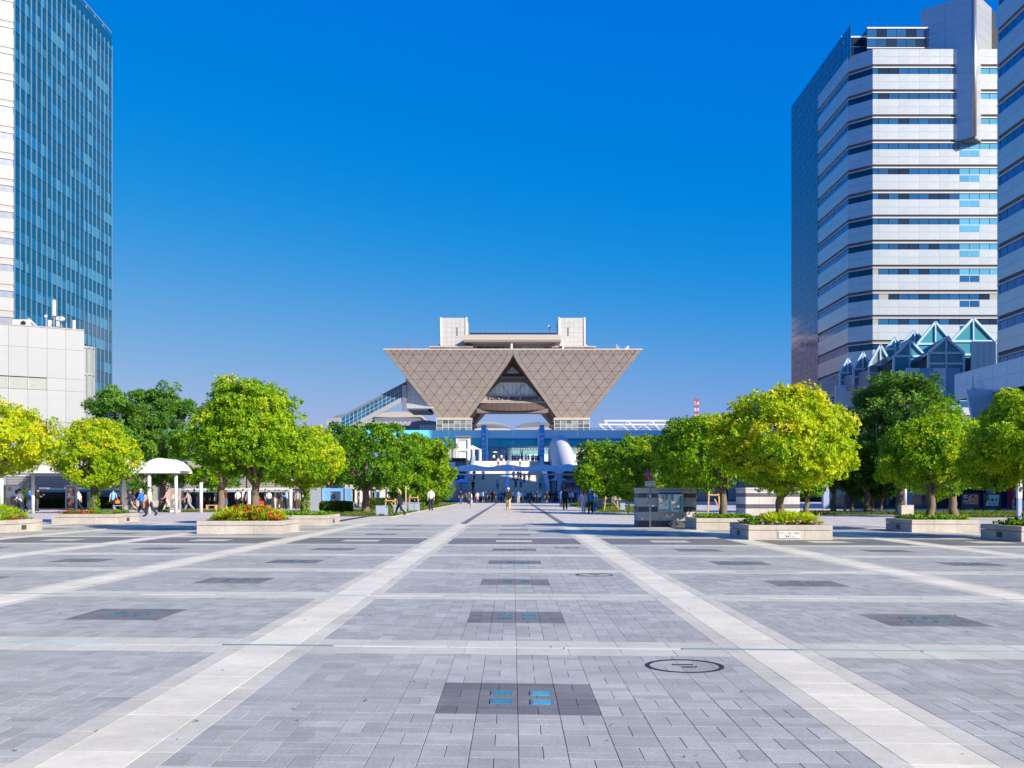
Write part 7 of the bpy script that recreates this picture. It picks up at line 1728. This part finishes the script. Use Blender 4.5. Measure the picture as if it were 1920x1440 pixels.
crowd([(874, 942.5, 'pink', 'dark grey'), (887, 942.2), (895, 943, 'pale pink', ('skirt', 'pink')), (900, 942), (906, 943, 'light blue', ('skirt', 'navy')), (911, 943.2, 'navy', 'navy'), (916, 942.5, 'lilac', ('skirt', 'navy')), (923, 943, 'black', 'black'), (927, 943.4, 'black', 'black'),
       (936, 943, 'blue', 'navy'), (940, 942.5, 'blue', 'navy'), (946, 942.8, 'navy', 'dark grey'), (961, 942.3), (972, 943.6, 'light blue', 'beige'), (976, 943.4, 'white', 'black'), (985, 942.6, 'light blue', ('skirt', 'navy')), (990, 943.2, 'navy', 'black'), (996, 942.8, 'dark grey', 'black'), (1001, 943.2, 'light blue', 'dark grey'),
       (1007, 944, 'navy', 'black'), (1012, 942.6, 'white', 'navy'), (1025, 944.2, 'black', ('shorts', 'black')), (1031, 943.4, 'black', 'black'), (1036, 943, 'black', 'denim'), (1041, 943.4, 'navy', 'black'), (1046, 942.6, 'dark grey', 'navy'), (1068, 944, 'light blue', 'navy'), (1074, 943.6, 'white', 'black'), (1079, 944.4, 'black', 'black')],
      'at stair foot', 'crowd at the foot of the stairs', on_ground)
crowd([(887, 922, 'black', 'black'), (889, 901, 'black', 'black'), (906, 901, 'light blue', 'navy'), (933, 920, 'light blue', 'denim'), (963, 902, 'light blue', 'navy'), (971.5, 902, 'pink', 'navy'), (967, 915, 'blue', 'navy'), (977, 915, 'light blue', 'navy'), (976, 904, 'dark grey', 'navy'), (983, 906, 'blue', 'navy'), (992, 904, 'blue', 'black'), (1013, 917, 'light blue', 'black')],
      'on the stairs', 'people climbing the stairs', on_stairs)
crowd([(926, 866, 'white', 'navy'), (932, 866, 'black', 'black'), (940, 866, 'white', 'denim'), (945, 866, 'pale pink', 'white'), (949, 866, 'navy', 'black'), (961, 866, 'navy', 'denim'), (964, 866), (967, 866, 'light blue', 'navy'), (971, 866, 'light blue', 'navy'), (974, 866), (979, 866, 'black', 'black'), (986, 866, 'pale pink', 'dark grey'), (991, 866, 'light blue', 'navy'), (997, 866), (1000, 866, 'light blue', 'black'), (1004, 866), (1007, 866, 'light blue', 'black'), (1010, 866, 'navy', 'black'), (1013, 866, 'black', 'black')],
      'on the deck', 'people standing on the deck under the bridge', on_deck)
crowd([(934, 872.5, 'pale pink', 'black'), (944, 870, 'pale pink', 'beige'), (975, 874, 'white', 'navy')], 'on the upper steps', 'people on the upper steps', lambda px, py: (PX(px, 190), 190.0, stair_z(190)))
us = thing('parasol', 'white parasol held over a person at the left of the deck', 'parasol', (PX(928, 201), 200.9, 7.6)); MB().tube([(0, 0, 1.0), (0, 0, 2.1)], .02, 5).build('shaft', M_steel, us, local=True); MB().tube([(0, 0, 1.85), (0, 0, 2.0), (0, 0, 2.1), (0, 0, 2.13)], [.55, .42, .2, .02], 10).build('canopy', M_white, us, local=True)
Y = 148.5; carried('suitcase', 'suitcase', (PX(903.5, Y), Y, .75), .4, .25, .68, CLO['black'], 'black suitcase among the crowd at the foot of the stairs', 0, wheels=True); carried('shoulder_bag', 'bag', (PX(979, 147), 147.2, 1.35), .45, .2, .5, CLO['yellow'], 'pale yellow shoulder bag in the crowd at the stairs', 0)
a = person(PX(1907, 81), 81, 0, AW, 'stand', 'blue', 'navy', 'person in blue shirt bending at the red vending machine', h=1.7, group=None)
for n_, (px, t_, lb_) in enumerate(((1210, 'blue', 'person in blue resting in the shade left of the map wall'), (1222, 'navy', 'person in navy resting in the shade behind the signpost'))): person(PX(px, 88), 88, 0, LF, 'stand', t_, 'navy', lb_, h=1.5)
